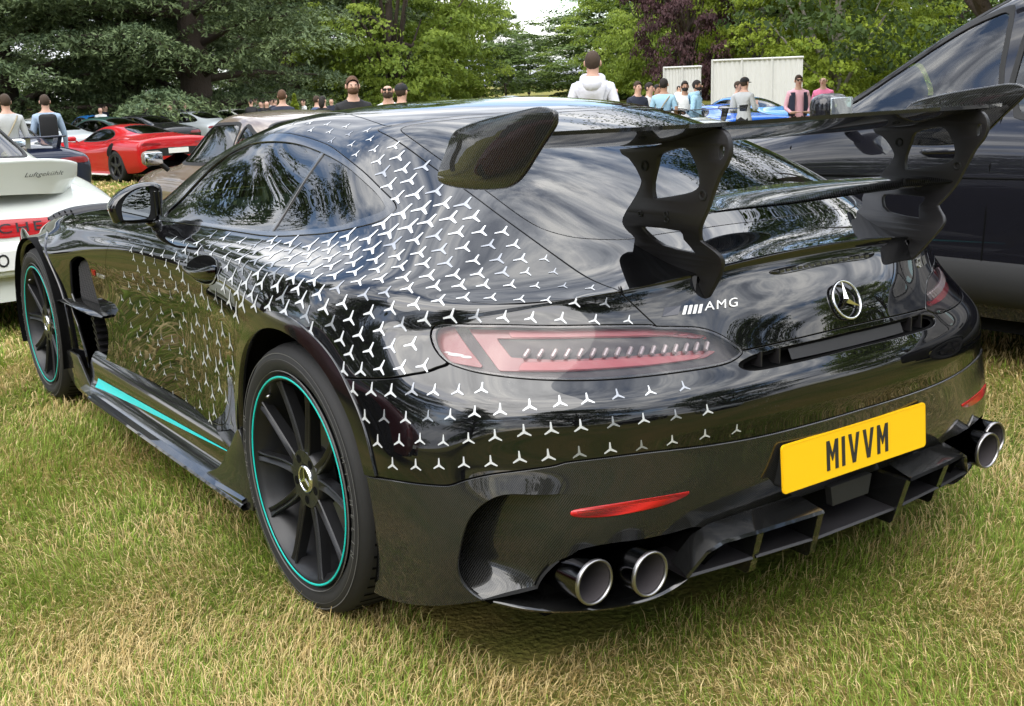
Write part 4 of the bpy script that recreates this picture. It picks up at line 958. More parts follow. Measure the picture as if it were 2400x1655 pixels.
# ------------------------------------------------------------------ wheels
def spoke_path(a0, a1, r0, r1, n=9):
    o = []
    for k in range(n):
        t = k/(n-1); r = r0+(r1-r0)*t; s = t*t*(3-2*t); a = a0+(a1-a0)*s
        o.append((r*math.cos(a), r*math.sin(a), a))
    return o
mat('tyre_print', (.085, .083, .08), .6)
def make_wheel(R_t, R_rim, width, hub_in, dish, name='wheel'):
    """local frame: outer face towards -x at x=0, axle along x"""
    root_bm = bmesh.new()
    w = width; rr = R_rim
    prof = [(.020, rr+.004), (.010, rr+.018), (.000, rr+.040), (.004, R_t-.028), (.018, R_t-.010), (.042, R_t-.001), (w*.35, R_t), (w*.35+.001, R_t-.007), (w*.35+.010, R_t-.007), (w*.35+.011, R_t), (w*.62, R_t), (w*.62+.001, R_t-.007), (w*.62+.010, R_t-.007), (w*.62+.011, R_t), (w-.042, R_t-.001), (w-.018, R_t-.010), (w-.002, R_t-.03), (w, rr+.04), (w-.02, rr)]
    add_lathe(root_bm, prof, 96, 'x')
    tyre = bm_obj('wheel', root_bm, 'rubber', CAR, angle=50)
    parts = []
    def part(nm, bm, m, **k):
        o = bm_obj(nm, bm, m, tyre, **k); parts.append(o); return o
    bm = bmesh.new(); add_lathe(bm, [(.016, rr+.003), (.010, rr+.006), (.004, rr+.003), (.006, rr-.006), (.018, rr-.010), (.030, rr-.022), (w*.55, rr-.030), (w*.95, rr-.016)], 96, 'x'); part('rim', bm, 'wheel_black', angle=50)
    bm = bmesh.new(); add_lathe(bm, [(.0035, rr+.0030), (.0018, rr+.0015), (.0024, rr-.0018), (.0040, rr-.0028)], 96, 'x'); part('rim_stripe', bm, 'teal', smooth=True)
    hx = dish
    bm = bmesh.new(); r = add_lathe(bm, [(hx+.05, .078), (hx+.008, .080), (hx, .074), (hx+.001, .040), (hx+.006, .036)], 60, 'x'); bm.faces.new(r[-1]); part('hub', bm, 'wheel_black', angle=40)
    bm = bmesh.new(); r = add_lathe(bm, [(hx+.004, .036), (hx-.004, .0345), (hx-.005, .030), (hx-.002, .029)], 40, 'x'); part('hub_cap', bm, 'chrome', smooth=True)
    bm = bmesh.new(); r = add_lathe(bm, [(hx-.002, .029), (hx-.0025, .0001)], 40, 'x'); part('hub_cap', bm, 'dark_chrome')
    bm = outline_mesh([star_poly(.028, .16)], .0012); remap(bm, lambda u, v, d: Vector((hx-.0035+d, -u, v))); part('hub_star', bm, 'chrome')
    for k in range(5):
        a = math.radians(90+72*k+36); bm = bmesh.new(); rg = add_lathe(bm, [(hx-.0006, .0115), (hx-.0004, .0001)], 20, 'x', (0, .056*math.cos(a), .056*math.sin(a))); part('lug_hole', bm, 'void_black')
    for k in range(5):
        for s in (-1, 1):
            ac = math.radians(90+72*k)
            pa = spoke_path(ac+s*math.radians(14), ac+s*math.radians(18.3), .058, rr-.010)
            P = []
            for i, (y, z, a) in enumerate(pa):
                t = i/(len(pa)-1); hw = .0140-.0030*t+.004*max(0, t-.85)/.15; dx = hx+(.012-hx)*t**1.8*1.0-.010*math.sin(math.pi*t)*.0
                dep = .036-.008*t; tx, tz = -math.sin(a), math.cos(a)
                x0 = dx if t < .98 else dx
                ch = .011*min(1, t*3)*min(1, (1-t)*6+.2); ring = [(x0+dep, -hw*.8), (x0+.003, -hw), (x0, -hw+.0025), (x0+.001, -hw*.58), (x0+ch, 0), (x0+.001, hw*.58), (x0, hw-.0025), (x0+.003, hw), (x0+dep, hw*.8)]
                P.append([(xx, y+tx*h_, z+tz*h_) for xx, h_ in ring])
            F = []
            V = np.array(P).reshape(-1, 3); nv = 9
            for i in range(len(P)-1):
                for j in range(nv): F.append((i*nv+j, (i+1)*nv+j, (i+1)*nv+(j+1) % nv, i*nv+(j+1) % nv))
            me = mesh_np('spoke', V, F); bm = bmesh.new(); bm.from_mesh(me); D.meshes.remove(me); part('spoke', bm, 'wheel_black', angle=38)
    bm = bmesh.new(); add_lathe(bm, [(hx+.085, .06), (hx+.085, .195), (hx+.115, .195), (hx+.115, .06)], 60, 'x'); part('brake_disc', bm, 'steel', angle=40)
    bm = bmesh.new(); add_box(bm, (hx+.09, -.13, .06), (.06, .09, .17)); bevel_all(bm, .012, 2); part('brake_caliper', bm, 'gloss_black', angle=40)
    bm = bmesh.new(); add_tube(bm, [(.03, rr*.62, rr*.72), (.012, rr*.60, rr*.69)], .004, 8); part('valve', bm, 'steel', smooth=True)
    bm = bmesh.new()
    for k in range(64):                                            # black strips laid on the tread, painting the shade of cross cuts
        a0 = 2*math.pi*k/64
        for x0, x1, sk in ((.035, w*.34, .05), (w*.40, w*.60, -.05), (w*.68, w-.035, .05)):
            q = []
            for x_, da in ((x0, 0), (x1, sk)):
                for e_ in (-.0045, .0045): a_ = a0+da+e_/R_t*.8; q.append(bm.verts.new((x_, (R_t+.0006)*math.cos(a_), (R_t+.0006)*math.sin(a_))))
            bm.faces.new((q[0], q[1], q[3], q[2]))
    part('tread_dark_strips', bm, 'void_black')['kind'] = 'stuff'
    for r_ in (rr+.016, rr+.046, R_t-.022):
        bm = bmesh.new(); add_lathe(bm, [(.0035, r_-.0012), (.0005 if r_ < R_t-.03 else .004, r_), (.0035, r_+.0012)], 96, 'x'); part('sidewall_ring', bm, 'tyre_print', smooth=True)
    # raised maker's lettering on the sidewall
    rt = (rr+R_t)/2+.002
    for word, a0, hgt in (('MICHELIN', 25, .022), ('MICHELIN', 205, .022)):
        for i, ch in enumerate(word):
            a = math.radians(a0-i*6.2); bm = text_mesh(ch, hgt, .0004)
            for v in bm.verts:
                u, h_ = v.co.x, v.co.y
                r = rt+h_; aa = a-u/rt
                v.co = Vector((-.0005-v.co.z+.0006*abs(h_)*0, -r*math.cos(aa), r*math.sin(aa)))
            part('tyre_letter', bm, 'tyre_print')
    return tyre, parts
def star_poly(r, wid=.17, tip=.05):
    o = []
    for k in range(3):
        a = math.radians(90+120*k)
        for da, rr_ in ((-tip, r), (tip, r)): o.append((rr_*math.cos(a+da), rr_*math.sin(a+da)))
        b = a+math.radians(60); o.append((r*wid*math.cos(b), r*wid*math.sin(b)))
    return o

def place_wheel(w, loc, flip):
    root, parts = w
    if not flip: root.location = loc; return root
    c = root.copy(); COL.objects.link(c); c.parent = CAR; c.location = loc; c.rotation_euler = (0, 0, math.pi)
    for p in parts:
        if p.name.startswith('tyre_letter'): continue
        q = p.copy(); COL.objects.link(q); q.parent = c
    return c
rw = make_wheel(.348, .2655, .333, 0, .030); fw = make_wheel(.337, .2525, .285, 0, .030)
place_wheel(rw, (-1.0, 0, .346), False); place_wheel(rw, (1.0, 0, .346), True)
place_wheel(fw, (-.978, 2.63, .335), False); place_wheel(fw, (.978, 2.63, .335), True)
for o in rw[1]+fw[1]:
    pass
# arch linings and arch trims
for a in (A_R, A_F):
    for sx in (-1, 1):
        bm = bmesh.new(); add_lathe(bm, [(sx*.985, a[2]+.004), (sx*.62, a[2]+.004), (sx*.62, .02)], 64, 'x', (0, a[0], a[1])); 
        bmesh.ops.bisect_plane(bm, geom=bm.verts[:]+bm.edges[:]+bm.faces[:], plane_co=(0, 0, .20), plane_no=(0, 0, -1), clear_outer=True); bm_obj('wheel_arch', bm, 'void_black', CAR, smooth=True)
for a, f, hi in ((A_R, fAR, .034), (A_F, fAF, .030)):
    S = BODY.clip(f(BODY.V)-hi); S = S.clip(-f(S.V)-.004); S = S.clip(.26-S.V[:, 2]); S = S.clip(.72-np.abs(S.V[:, 0]))
    if a is A_R: S = outside(S, fCARB)
    S = S.clip(.05-np.abs(S.V[:, 0])) if False else S
    both(S.offset(.006), 'arch_trim', 'gloss_black', flange=.02)

# ------------------------------------------------------------------ sills, skirts and front wing vents
sill = [(.912,.318),(.930,.296),(.940,.272),(.945,.245),(.949,.222),(.957,.202),(.976,.188),(1.004,.175),(1.006,.168),(1.002,.162),(.93,.155),(.85,.16)]
for sx in (-1, 1):
    P = []
    for y in np.linspace(2.02, .37, 30):
        k = max(0, (y-1.80)/.22); k2 = max(0, (.62-y)/.25)
        P.append([(sx*(w-(.012*k+.004*k2)*(1 if w > .96 else 0)), y, z+.012*k2*(1 if w > .96 else 0)) for w, z in sill])
    sk = grid_obj('side_skirt', P, 'gloss_black', CAR, angle=40)
    P = []
    ys = np.linspace(1.86, .36, 26)
    for y in ys:
        P.append([(sx*.985, y, .1845), (sx*1.006, y, .1765), (sx*1.010, y, .169), (sx*1.004, y, .160), (sx*.97, y, .157)])
    grid_obj('skirt_edge', P, 'carbon', sk, angle=40)
    P = []
    for y in np.linspace(1.90, .60, 24):
        t = (1.90-y)/1.30; zc = .214+.048*t; h_ = .015*(1-t)+.0015
        row = []
        for z in (zc-h_, zc, zc+h_):
            w = np.interp(z, [.188, .202, .222, .245, .272, .296], [.976, .957, .949, .945, .940, .930]); row.append((sx*(w+.0025), y, z+.001))
        P.append(row)
    grid_obj('sill_stripe', P, 'teal_stripe', sk)
    wl = [(.372,.385),(.40,.376),(.45,.325),(.51,.27),(.565,.228),(.63,.200),(.66,.182),(.50,.172),(.33,.166),(.335,.25),(.35,.33)]
    plate_obj('skirt_winglet', [smooth_poly(wl, 3)], .010, lambda u, v, d: Vector((sx*(.984+d), u, v)), 'carbon', CAR, bevel=.002)
    # front wing outlet: lattice panel, flow fin, dark duct and lower blade
    bm = bmesh.new(); add_prism(bm, [(2.20,.72),(1.87,.72),(1.78,.40),(1.85,.15),(2.30,.15)], .80, .845, lambda u, v, d: Vector((sx*d, u, v))); duct = bm_obj('wing_duct', bm, 'void_black', CAR)
    mesh_p = [(2.125,.640),(2.085,.665),(2.02,.682),(1.955,.684),(1.925,.672),(1.91,.60),(1.90,.51),(2.14,.51)]
    plate_obj('outlet_mesh', [mesh_p], .004, lambda u, v, d: Vector((sx*(.905+d+(u-2.0)*.06), u, v)), 'matt_black', duct)
    bm = bmesh.new()
    for k in range(-14, 22):
        for s in (-1, 1):
            pts = []
            for t in np.linspace(0, 1, 30):
                z = .51+t*.17; y = 1.905+k*.018+s*(z-.51)*.9+(0 if s > 0 else .0)
                if poly_sd(np.array([[y, z]]), np.array(mesh_p))[0] < -.004: pts.append((sx*(.909+(y-2.0)*.06), y, z))
            if len(pts) > 2: add_tube(bm, [pts[0], pts[-1]], .0016, 4)
    bm_obj('outlet_lattice', bm, 'satin_black', duct)
    fin = [(2.32,.484),(2.20,.502),(2.05,.508),(1.90,.508),(1.82,.500),(1.77,.492)]
    P = []
    for i, (y, z) in enumerate(fin):
        wo = [.974, .985, .990, .990, .975, .945][i]
        P.append([(sx*.90, y, z+.004), (sx*(wo-.006), y, z+.003), (sx*wo, y, z-.002), (sx*(wo-.006), y, z-.007), (sx*.90, y, z-.006)])
    grid_obj('wing_fin', P, 'carbon', CAR, angle=50)
    for k in range(9):
        z = .455-.026*k; y0 = 2.035-.008*k; bm = bmesh.new(); add_box(bm, (sx*.885, y0, z), (.05, .055, .010), Matrix.Rotation(.5, 3, 'X')); bm_obj('duct_louvre', bm, 'satin_black', duct)
    bl = [(2.315,.275),(2.125,.286),(2.08,.27),(1.99,.205),(1.92,.165),(1.86,.140),(1.95,.132),(2.15,.138),(2.26,.175),(2.31,.225)]
    plate_obj('wing_blade', [smooth_poly(bl, 2)], .012, lambda u, v, d: Vector((sx*(.962+d), u, v)), 'carbon', CAR, bevel=.003)
    bm = text_mesh('V8 BITURBO', .030, .001, .2); remap(bm, lambda u, v, d: Vector((sx*(.9318+d+.0006*0), 1.825-u*(1 if sx < 0 else -1)*1.0, .640+v))) if False else bm.free()
    lab = text_mesh('V8', .034, .001, .25)
    for v in lab.verts:
        y = 1.862-v.co.x*(1 if sx < 0 else -1); z = .648+v.co.y; h = on_body((sx*2, y, z), (-sx, 0, 0)); v.co = h[0]+h[1]*(.002+v.co.z)
    bm_obj('wing_badge', lab, 'badge_red', CAR)
    lab = text_mesh('BITURBO', .020, .001, .25)
    for v in lab.verts:
        y = 1.80-v.co.x*(1 if sx < 0 else -1)-.02; z = .644+v.co.y; h = on_body((sx*2, y, z), (-sx, 0, 0)); v.co = h[0]+h[1]*(.002+v.co.z)
    bm_obj('wing_badge', lab, 'badge_silver', CAR)
    for k in range(5):                                             # louvres on top of the front wing
        y0 = 2.40+.10*k; P = []
        for w in np.linspace(.69, .815, 10):
            h = on_body((sx*w, y0+(w-.70)*1.0, 2), (0, 0, -1)); p, n = h
            P.append([p+Vector((0, -.030, 0)), p+n*.010+Vector((0, -.012, .004)), p+n*.014+Vector((0, .008, .004)), p+Vector((0, .022, 0))])
        grid_obj('wing_louvre', P, 'satin_black', CAR, smooth=True)
bpy.context.view_layer.update()
# ------------------------------------------------------------------ rear wing
mat('grey_decal', (.30, .31, .33), .25, .5)
xs = np.concatenate([np.linspace(-.776, -.44, 12), np.linspace(-.40, .40, 17), np.linspace(.44, .776, 12)])
def airfoil(x):
    a = abs(x)
    yt = float(pchip([0, .3, .43, .6, .7, .78], [-.945, -.938, -.922, -.868, -.815, -.770], a)); zt = 1.2145-.007*(a/.78)**2
    yl = float(pchip([0, .3, .43, .6, .7, .78], [-.62, -.615, -.595, -.545, -.505, -.465], a)); zl = 1.172+.016*(a/.78)**2
    pts = []
    n = 12
    for k in range(n+1):
        t = k/n; y = yl+(yt-yl)*t; z = zl+(zt-zl)*t**1.25
        pts.append((t, y, z))
    up = [(x, y, z+.010*math.sqrt(max(0, math.sin(math.pi*min(t*1.0, 1))))*(1-t)+.003) for t, y, z in pts]
    th = lambda t: .030*math.sqrt(max(t, 0))*(1-t)*1.9+.008*t
    lo = [(x, y, z+.003-th(t)) for t, y, z in pts[::-1]]
    return up+lo
P = np.array([airfoil(x) for x in xs])
wing_o = grid_obj('rear_wing', P, 'carbon_gloss', CAR, closed_v=True, angle=35)
EP = [(-.815,1.248),(-.777,1.2545),(-.710,1.247),(-.609,1.2335),(-.511,1.2145),(-.470,1.197),(-.438,1.157),(-.407,1.115),(-.415,1.100),(-.462,1.0935),(-.547,1.0925),(-.643,1.100),(-.681,1.110),(-.716,1.131),(-.766,1.178),(-.814,1.222),(-.820,1.238)]
for sx in (-1, 1):
    plate_obj('wing_endplate', [smooth_poly(EP, 3)], .012, lambda u, v, d: Vector((sx*(.783+d), u, v)), 'carbon_coarse', wing_o, bevel=.004, angle=50)
kx = lambda z: .436 if z > 1.0 else .436-(1.0-z)*.07/.16 if z > .93 else .405-(.93-z)*.36 if z > .90 else .394-(.90-z)*.5
kx = lambda z: float(pchip([.80, .85, .90, .95, 1.0, 1.06, 1.3], [.352, .364, .374, .398, .432, .437, .437], z))
PY = [(-.886,1.199),(-.844,1.192),(-.725,1.162),(-.613,1.152),(-.640,1.137),(-.662,1.118),(-.677,1.098),(-.681,1.085),(-.670,1.066),(-.646,1.037),(-.612,1.000),(-.604,.985),(-.606,.972),(-.617,.955),(-.600,.934),(-.596,.922),(-.630,.893),(-.690,.881),(-.786,.886),(-.783,.864),(-.789,.842),(-.798,.838),(-.813,.853),(-.843,.891),(-.863,.922),(-.864,.938),(-.850,.952),(-.832,.966),(-.832,.978),(-.864,1.027),(-.876,1.050),(-.905,1.109),(-.923,1.131),(-.934,1.154),(-.934,1.173),(-.926,1.190),(-.910,1.200)]
H1 = [(-.725,1.123),(-.735,1.148),(-.777,1.160),(-.813,1.164),(-.834,1.149),(-.852,1.119),(-.856,1.092),(-.846,1.078),(-.814,1.067),(-.728,1.052),(-.713,1.055),(-.712,1.087)]
H2 = [(-.662,.985),(-.678,.990),(-.786,.990),(-.783,.968),(-.797,.940),(-.785,.936),(-.700,.944),(-.668,.968)]
H3 = [(-.921,1.172),(-.926,1.160),(-.922,1.147),(-.912,1.140),(-.908,1.150),(-.909,1.168)]
for sx in (-1, 1):
    po = plate_obj('wing_pylon', [smooth_poly(PY, 2), smooth_poly(H1, 2), smooth_poly(H2, 2), smooth_poly(H3, 3)], .013, lambda u, v, d: Vector((sx*(kx(v)+d), u, v)), 'satin_black', CAR, bevel=.0025, cuts=[('v', z) for z in np.arange(.85, 1.03, .012)], angle=40)
    for y, z in ((-.865, 1.069), (-.693, 1.121), (-.675, 1.017), (-.757, 1.022), (-.757, 1.010)):
        bm = bmesh.new(); r0 = add_lathe(bm, [(.0, .0115), (sx*.009, .0115), (sx*.010, .009), (sx*.0085, .006), (sx*.004, .0055)], 18, 'x', (sx*(kx(z)), y, z)); bm.faces.new(r0[-1])
        if y in (-.757, -.675):
            for v in bm.verts: v.co = Vector((v.co.x, y+(v.co.y-y)*.6, z+(v.co.z-z)*.6))
        bm_obj('pylon_bolt', bm, 'matt_black', po, angle=40)
        bm = bmesh.new(); r0 = add_lathe(bm, [(.0, .0115), (-sx*.009, .0115), (-sx*.010, .009), (-sx*.0085, .006), (-sx*.004, .0055)], 18, 'x', (sx*(kx(z)), y, z)); bm.faces.new(r0[-1]); bm_obj('pylon_bolt', bm, 'matt_black', po, angle=40)
    bm = bmesh.new()                                              # wedge that carries the pylon on the boot lid
    P = []
    for t in np.linspace(0, 1, 14):
        y = -.56-.225*t; zt = .922-.037*min(1, t*2.2)**.7; h = on_body((sx*.37, y, 2), (0, 0, -1)); zb = h[0].z-.012
        wd = .012+.045*math.sin(math.pi*min(1, t*.75+.12))
        P.append([(sx*(.368+wd*.55), y, zb), (sx*(.372+wd*.25), y, zt), (sx*(.360-wd*.25), y, zt), (sx*(.352-wd*.55), y, zb)])
    bm.free(); grid_obj('pylon_foot', P, 'satin_black', po, angle=50)
# lower vane between the pylons
P = []
for x in np.linspace(-.432, .432, 33):
    a = abs(x)/.432; yr = -.735-.12*a**3; zr = 1.010+.020*a**2; yf = -.615-.07*a**2; zf_ = 1.037-.004*a
    P.append([(x, yf, zf_-.008), (x, yf+.006, zf_-.002), (x, yf-.004, zf_+.003), (x, (yf+yr)/2, (zf_+zr)/2+.007), (x, yr+.004, zr+.003), (x, yr-.002, zr), (x, yr+.006, zr-.006), (x, (yf+yr)/2, (zf_+zr)/2-.012)])
grid_obj('wing_vane', P, 'carbon_gloss', CAR, closed_v=True, angle=50)

# ------------------------------------------------------------------ mirrors, handles, badges
MH = [(-1.001,.934),(-.992,.955),(-.975,.973),(-.945,.993),(-.905,1.008),(-.862,1.0125),(-.833,1.008),(-.820,.994),(-.818,.97),(-.823,.93),(-.834,.890),(-.845,.879),(-.865,.875),(-.92,.878),(-.982,.884),(-.993,.900)]
MG = [(-.965,.939),(-.950,.966),(-.919,.988),(-.874,1.000),(-.865,.99),(-.868,.93),(-.876,.903),(-.892,.893),(-.955,.895),(-.965,.905)]
mat('mirror_glass', (.60, .64, .66), .01, 1)
for sx in (-1, 1):
    poly = smooth_poly(MH, 3); cx, cz = -.908, .942; P = []
    for dy, k in ((-.014, .84), (-.010, .90), (.0, .985), (.008, 1.0), (.03, .99), (.06, .92), (.085, .78), (.10, .5), (.105, .05)):
        P.append([(-sx*(cx+(x-cx)*k), 1.315+dy+(.0 if dy < .03 else (x-cx)*.05), cz+(z-cz)*k) for x, z in poly])
    P0 = [[(-sx*(cx+(x-cx)*.84), 1.312, cz+(z-cz)*.84) for x, z in poly], [(-sx*(cx+(x-cx)*.02), 1.312, cz+(z-cz)*.02) for x, z in poly]]
    mo = grid_obj('door_mirror', P, 'gloss_black', CAR, closed_v=True, smooth=True)
    grid_obj('mirror_back', P0, 'matt_black', mo, closed_v=True)
    bm = outline_mesh([smooth_poly(MG, 3)], .004); remap(bm, lambda u, v, d: Vector((-sx*u, 1.303+d+(u+.91)*.06, v))); bm_obj('mirror_glass', bm, 'mirror_glass', mo)
    for x in (-.849, -.834):
        bm = bmesh.new(); add_box(bm, (-sx*x, 1.303, .94), (.008, .006, .085)); bevel_all(bm, .002, 1); bm_obj('mirror_fin', bm, 'gloss_black', mo)
    bm = bmesh.new(); add_tube(bm, [(sx*.86, 1.345, .885), (sx*.845, 1.345, .868), (sx*.825, 1.35, .855)], [.022, .018, .022], 10)
    for v in bm.verts: v.co.y = 1.345+(v.co.y-1.345)*1.8
    bm_obj('mirror_stalk', bm, 'gloss_black', mo, smooth=True)
    # door handle: recessed cup with a chrome-black grip across it
    cup = smooth_poly([(.862,.788),(.837,.806),(.79,.822),(.73,.834),(.66,.838),(.60,.832),(.565,.812),(.555,.79),(.585,.768),(.66,.755),(.75,.753),(.83,.762)], 3)
    bm = outline_mesh([cup, [((u-.71)*.93+.71, (v-.795)*.93+.795) for u, v in cup]], .004)
    for v in bm.verts:
        h = on_body((sx*2, v.co.x, v.co.y), (-sx, 0, 0)); v.co = h[0]+h[1]*(.001+max(v.co.z, 0))
    do = door_l if sx < 0 else door_r
    ho = bm_obj('door_handle', bm, 'gloss_black', do, angle=50)
    bm = outline_mesh([[((u-.71)*.95+.71, (v-.795)*.95+.795) for u, v in cup]], .0005)
    bmesh.ops.triangulate(bm, faces=bm.faces); bmesh.ops.subdivide_edges(bm, edges=bm.edges, cuts=2)
    for v in bm.verts:
        h = on_body((sx*2, v.co.x, v.co.y), (-sx, 0, 0)); v.co = h[0]+h[1]*.0012
    bm_obj('handle_cup', bm, 'void_black', ho)
    P = []
    for t in np.linspace(0, 1, 14):
        y = .868-.305*t; zc = .783+.022*t-.012*math.sin(math.pi*t); hh = .0035+.0185*min(1, t*1.4)**.8*(1 if t < .97 else .7); h = on_body((sx*2, y, zc), (-sx, 0, 0))
        o = .004+.024*math.sin(math.pi*min(1, t*.9+.08))**.7; bx_ = abs(h[0].x)
        P.append([(sx*(bx_+.001), y, zc+hh), (sx*(bx_+o*.8), y, zc+hh*.85), (sx*(bx_+o), y, zc+hh*.3), (sx*(bx_+o*.95), y, zc-hh*.4), (sx*(bx_+o*.6), y, zc-hh), (sx*(bx_+.001), y, zc-hh*1.05)])
    grid_obj('handle_grip', P, 'dark_chrome', ho, smooth=True)
def on_rear(bm, x0, z0, rot=0, off=.001, th=1):
    c, s = math.cos(rot), math.sin(rot)
    for v in bm.verts:
        u = v.co.x*c-v.co.y*s; w = v.co.x*s+v.co.y*c; h = on_body((x0+u, -2, z0+w), (0, 1, 0))
        if h: v.co = h[0]+h[1]*(off+v.co.z*th)
    return bm
# badge row: slanted bars then AMG
bd = 0
for k, (x0, wd) in enumerate(((-.448, .034), (-.420, .007), (-.409, .007), (-.398, .007), (-.387, .007))):
    bm = outline_mesh([[(-wd/2-.006, -.0085), (wd/2-.006, -.0085), (wd/2+.006, .0085), (-wd/2+.006, .0085)]], .003); on_rear(bm, x0, .8165, .045)
    bm_obj('boot_badge', bm, 'badge_silver' if k else 'dark_chrome', hatch_o)
bm = text_mesh('AMG', .0245, .0015, .35, 1.18)
for v in bm.verts: v.co.x *= 1.35
on_rear(bm, -.341, .8205, .035, .0015); bm_obj('boot_badge', bm, 'badge_silver', hatch_o)
bm = text_mesh('GT', .030, .0015, .1, 1, .001); on_rear(bm, .395, .823, -.03, .0015); bm_obj('boot_badge', bm, 'badge_silver', hatch_o)
for k in range(3):
    bm = outline_mesh([[(-.006, -.010), (-.001, -.010), (.006, .010), (.001, .010)]], .002); on_rear(bm, .435+.011*k, .822); bm_obj('boot_badge', bm, 'badge_silver', hatch_o)
# three-pointed star in a ring, on the boot lid
EC = on_body((0, -2, .792), (0, 1, 0)); eq = EC[1].to_track_quat('Z', 'Y').to_matrix(); em_ = Matrix((eq.col[0], eq.col[1], eq.col[2])).transposed()
ex = Vector((1, 0, 0)); en = EC[1]; eu = en.cross(ex).normalized()
if eu.z < 0: eu = -eu
def on_badge(bm, off=.006):
    for v in bm.verts: v.co = EC[0]+ex*v.co.x+eu*v.co.y+en*(v.co.z+off)
    return bm
bm = bmesh.new(); R0, r0 = .0445, .0032; rings = []
for i in range(56):
    a = 2*math.pi*i/56; rings.append([bm.verts.new(((R0+r0*math.cos(b))*math.cos(a), (R0+r0*math.cos(b))*math.sin(a), r0*1.2*math.sin(b))) for b in np.linspace(0, 2*math.pi, 8, endpoint=False)])
for i in range(56):
    for j in range(8): bm.faces.new((rings[i][j], rings[(i+1) % 56][j], rings[(i+1) % 56][(j+1) % 8], rings[i][(j+1) % 8]))
emb = bm_obj('boot_emblem', on_badge(bm), 'chrome', hatch_o, smooth=True)
bm = bmesh.new(); top = bm.verts.new((0, 0, .007)); sp_ = star_poly(.0435, .19, .02); vs = [bm.verts.new((u, v, 0)) for u, v in sp_]
tips = [bm.verts.new((.0430*math.cos(math.radians(90+120*k)), .0430*math.sin(math.radians(90+120*k)), .003)) for k in range(3)]
for k in range(3):
    a, b, c = vs[3*k], vs[3*k+1], vs[3*k+2]; pv = vs[(3*k-1) % 9]
    bm.faces.new((pv, a, tips[k], top)); bm.faces.new((tips[k], b, c, top)); bm.faces.new((a, b, tips[k]))
bm_obj('emblem_star', on_badge(bm), 'chrome', emb)
# high brake light
bk = smooth_poly([(-.185,.873),(-.15,.8775),(0,.8815),(.15,.8775),(.185,.873),(.15,.8655),(0,.869),(-.15,.8655)], 3)
bm = outline_mesh([bk], .001); bmesh.ops.triangulate(bm, faces=bm.faces); bmesh.ops.subdivide_edges(bm, edges=bm.edges, cuts=2); on_rear(bm, 0, 0, 0, .0012); bl_o = bm_obj('brake_light', bm, 'gloss_black', hatch_o, smooth=True)
mat('led_smoke', (.05, .05, .045), .2, 0, .5)
for k in range(16):
    x = -.15+.02*k; bm = bmesh.new(); h = on_body((x, -2, .8735-.12*x*x), (0, 1, 0), .002); add_box(bm, h[0], (.013, .004, .0055)); bm_obj('led_cell', bm, 'led_smoke', bl_o)

# ------------------------------------------------------------------ star decals
_st = np.array([[float(q) for q in s.split(',')] for s in STARS.split()]); _st[:, :3] /= 1000; _st[:, 3] /= 1e4
dist = np.linalg.norm(_st[:, :3]-np.array([-1.6, -1.2, .8]), axis=1); rank = np.argsort(_st[:, 3]/(1+dist)); small = set(rank[:max(0, len(_st)-296)].tolist())
_pl = np.array(smooth_poly(DOOR, 3)); small_bm = bmesh.new(); OUTW = np.array(smooth_poly(TRIM, 3)); LP = np.array(smooth_poly(LIGHT, 3))
shell_o = D.objects['body_shell']
for i, (x, y, z, s) in enumerate(_st):
    if poly_sd(np.array([[y, z]]), OUTW)[0] < .004: continue
    if y < -.3 and poly_sd(np.array([[-x, z]]), LP)[0] < s*.5: continue
    h = BV.find_nearest(Vector((x, y, z))); p0 = h[0]; n = Vector(BODY.N[BODY.T[h[2]]].mean(0)).normalized()
    up = (Vector((0, 0, 1))-n*n.z).normalized(); rt = up.cross(n)
    rot = math.radians(-4 if z < .7 else 6+10*max(0, min(1, (-y)/.5)))
    pts = star_poly(s*.98, .19, .085); bm = small_bm if i in small else bmesh.new()
    def put(u, v):
        c, sn = math.cos(-rot), math.sin(-rot); q = p0+rt*(u*c-v*sn)+up*(u*sn+v*c); hh = BV.find_nearest(q); nn = Vector(BODY.N[BODY.T[hh[2]]].mean(0)).normalized()
        return bm.verts.new(hh[0]+nn*.0011)
    vs = []; m = len(pts)
    c0 = put(0, 0); ring = [put(u, v) for u, v in pts]; mid = [put(u*.55, v*.55) for u, v in pts]
    for k in range(3):
        a, b, c = 3*k, 3*k+1, 3*k+2; pv = (3*k-1) % 9
        # arm: pv(inner) - a tip - b tip - c inner
        ma = put((pts[pv][0]+pts[a][0])/2, (pts[pv][1]+pts[a][1])/2); mb = put((pts[c][0]+pts[b][0])/2, (pts[c][1]+pts[b][1])/2)
        bm.faces.new((c0, ring[pv], ma, mb, ring[c])); bm.faces.new((ma, ring[a], ring[b], mb))
    for v in mid: bm.verts.remove(v)
    if i in small: continue
    ind = poly_sd(np.array([[y, z]]), _pl)[0] < 0
    par = door_l if ind else bump_o if (y < -.15 and _bt(np.array([[x, y, z]]))[0] > 0) else shell_o
    bm_obj('star_decal', bm, 'grey_decal' if (i*7) % 9 in (0, 4) else 'silver_decal', par, smooth=True)
o = bm_obj('star_decals', small_bm, 'silver_decal', CAR, smooth=True); o['kind'] = 'stuff'

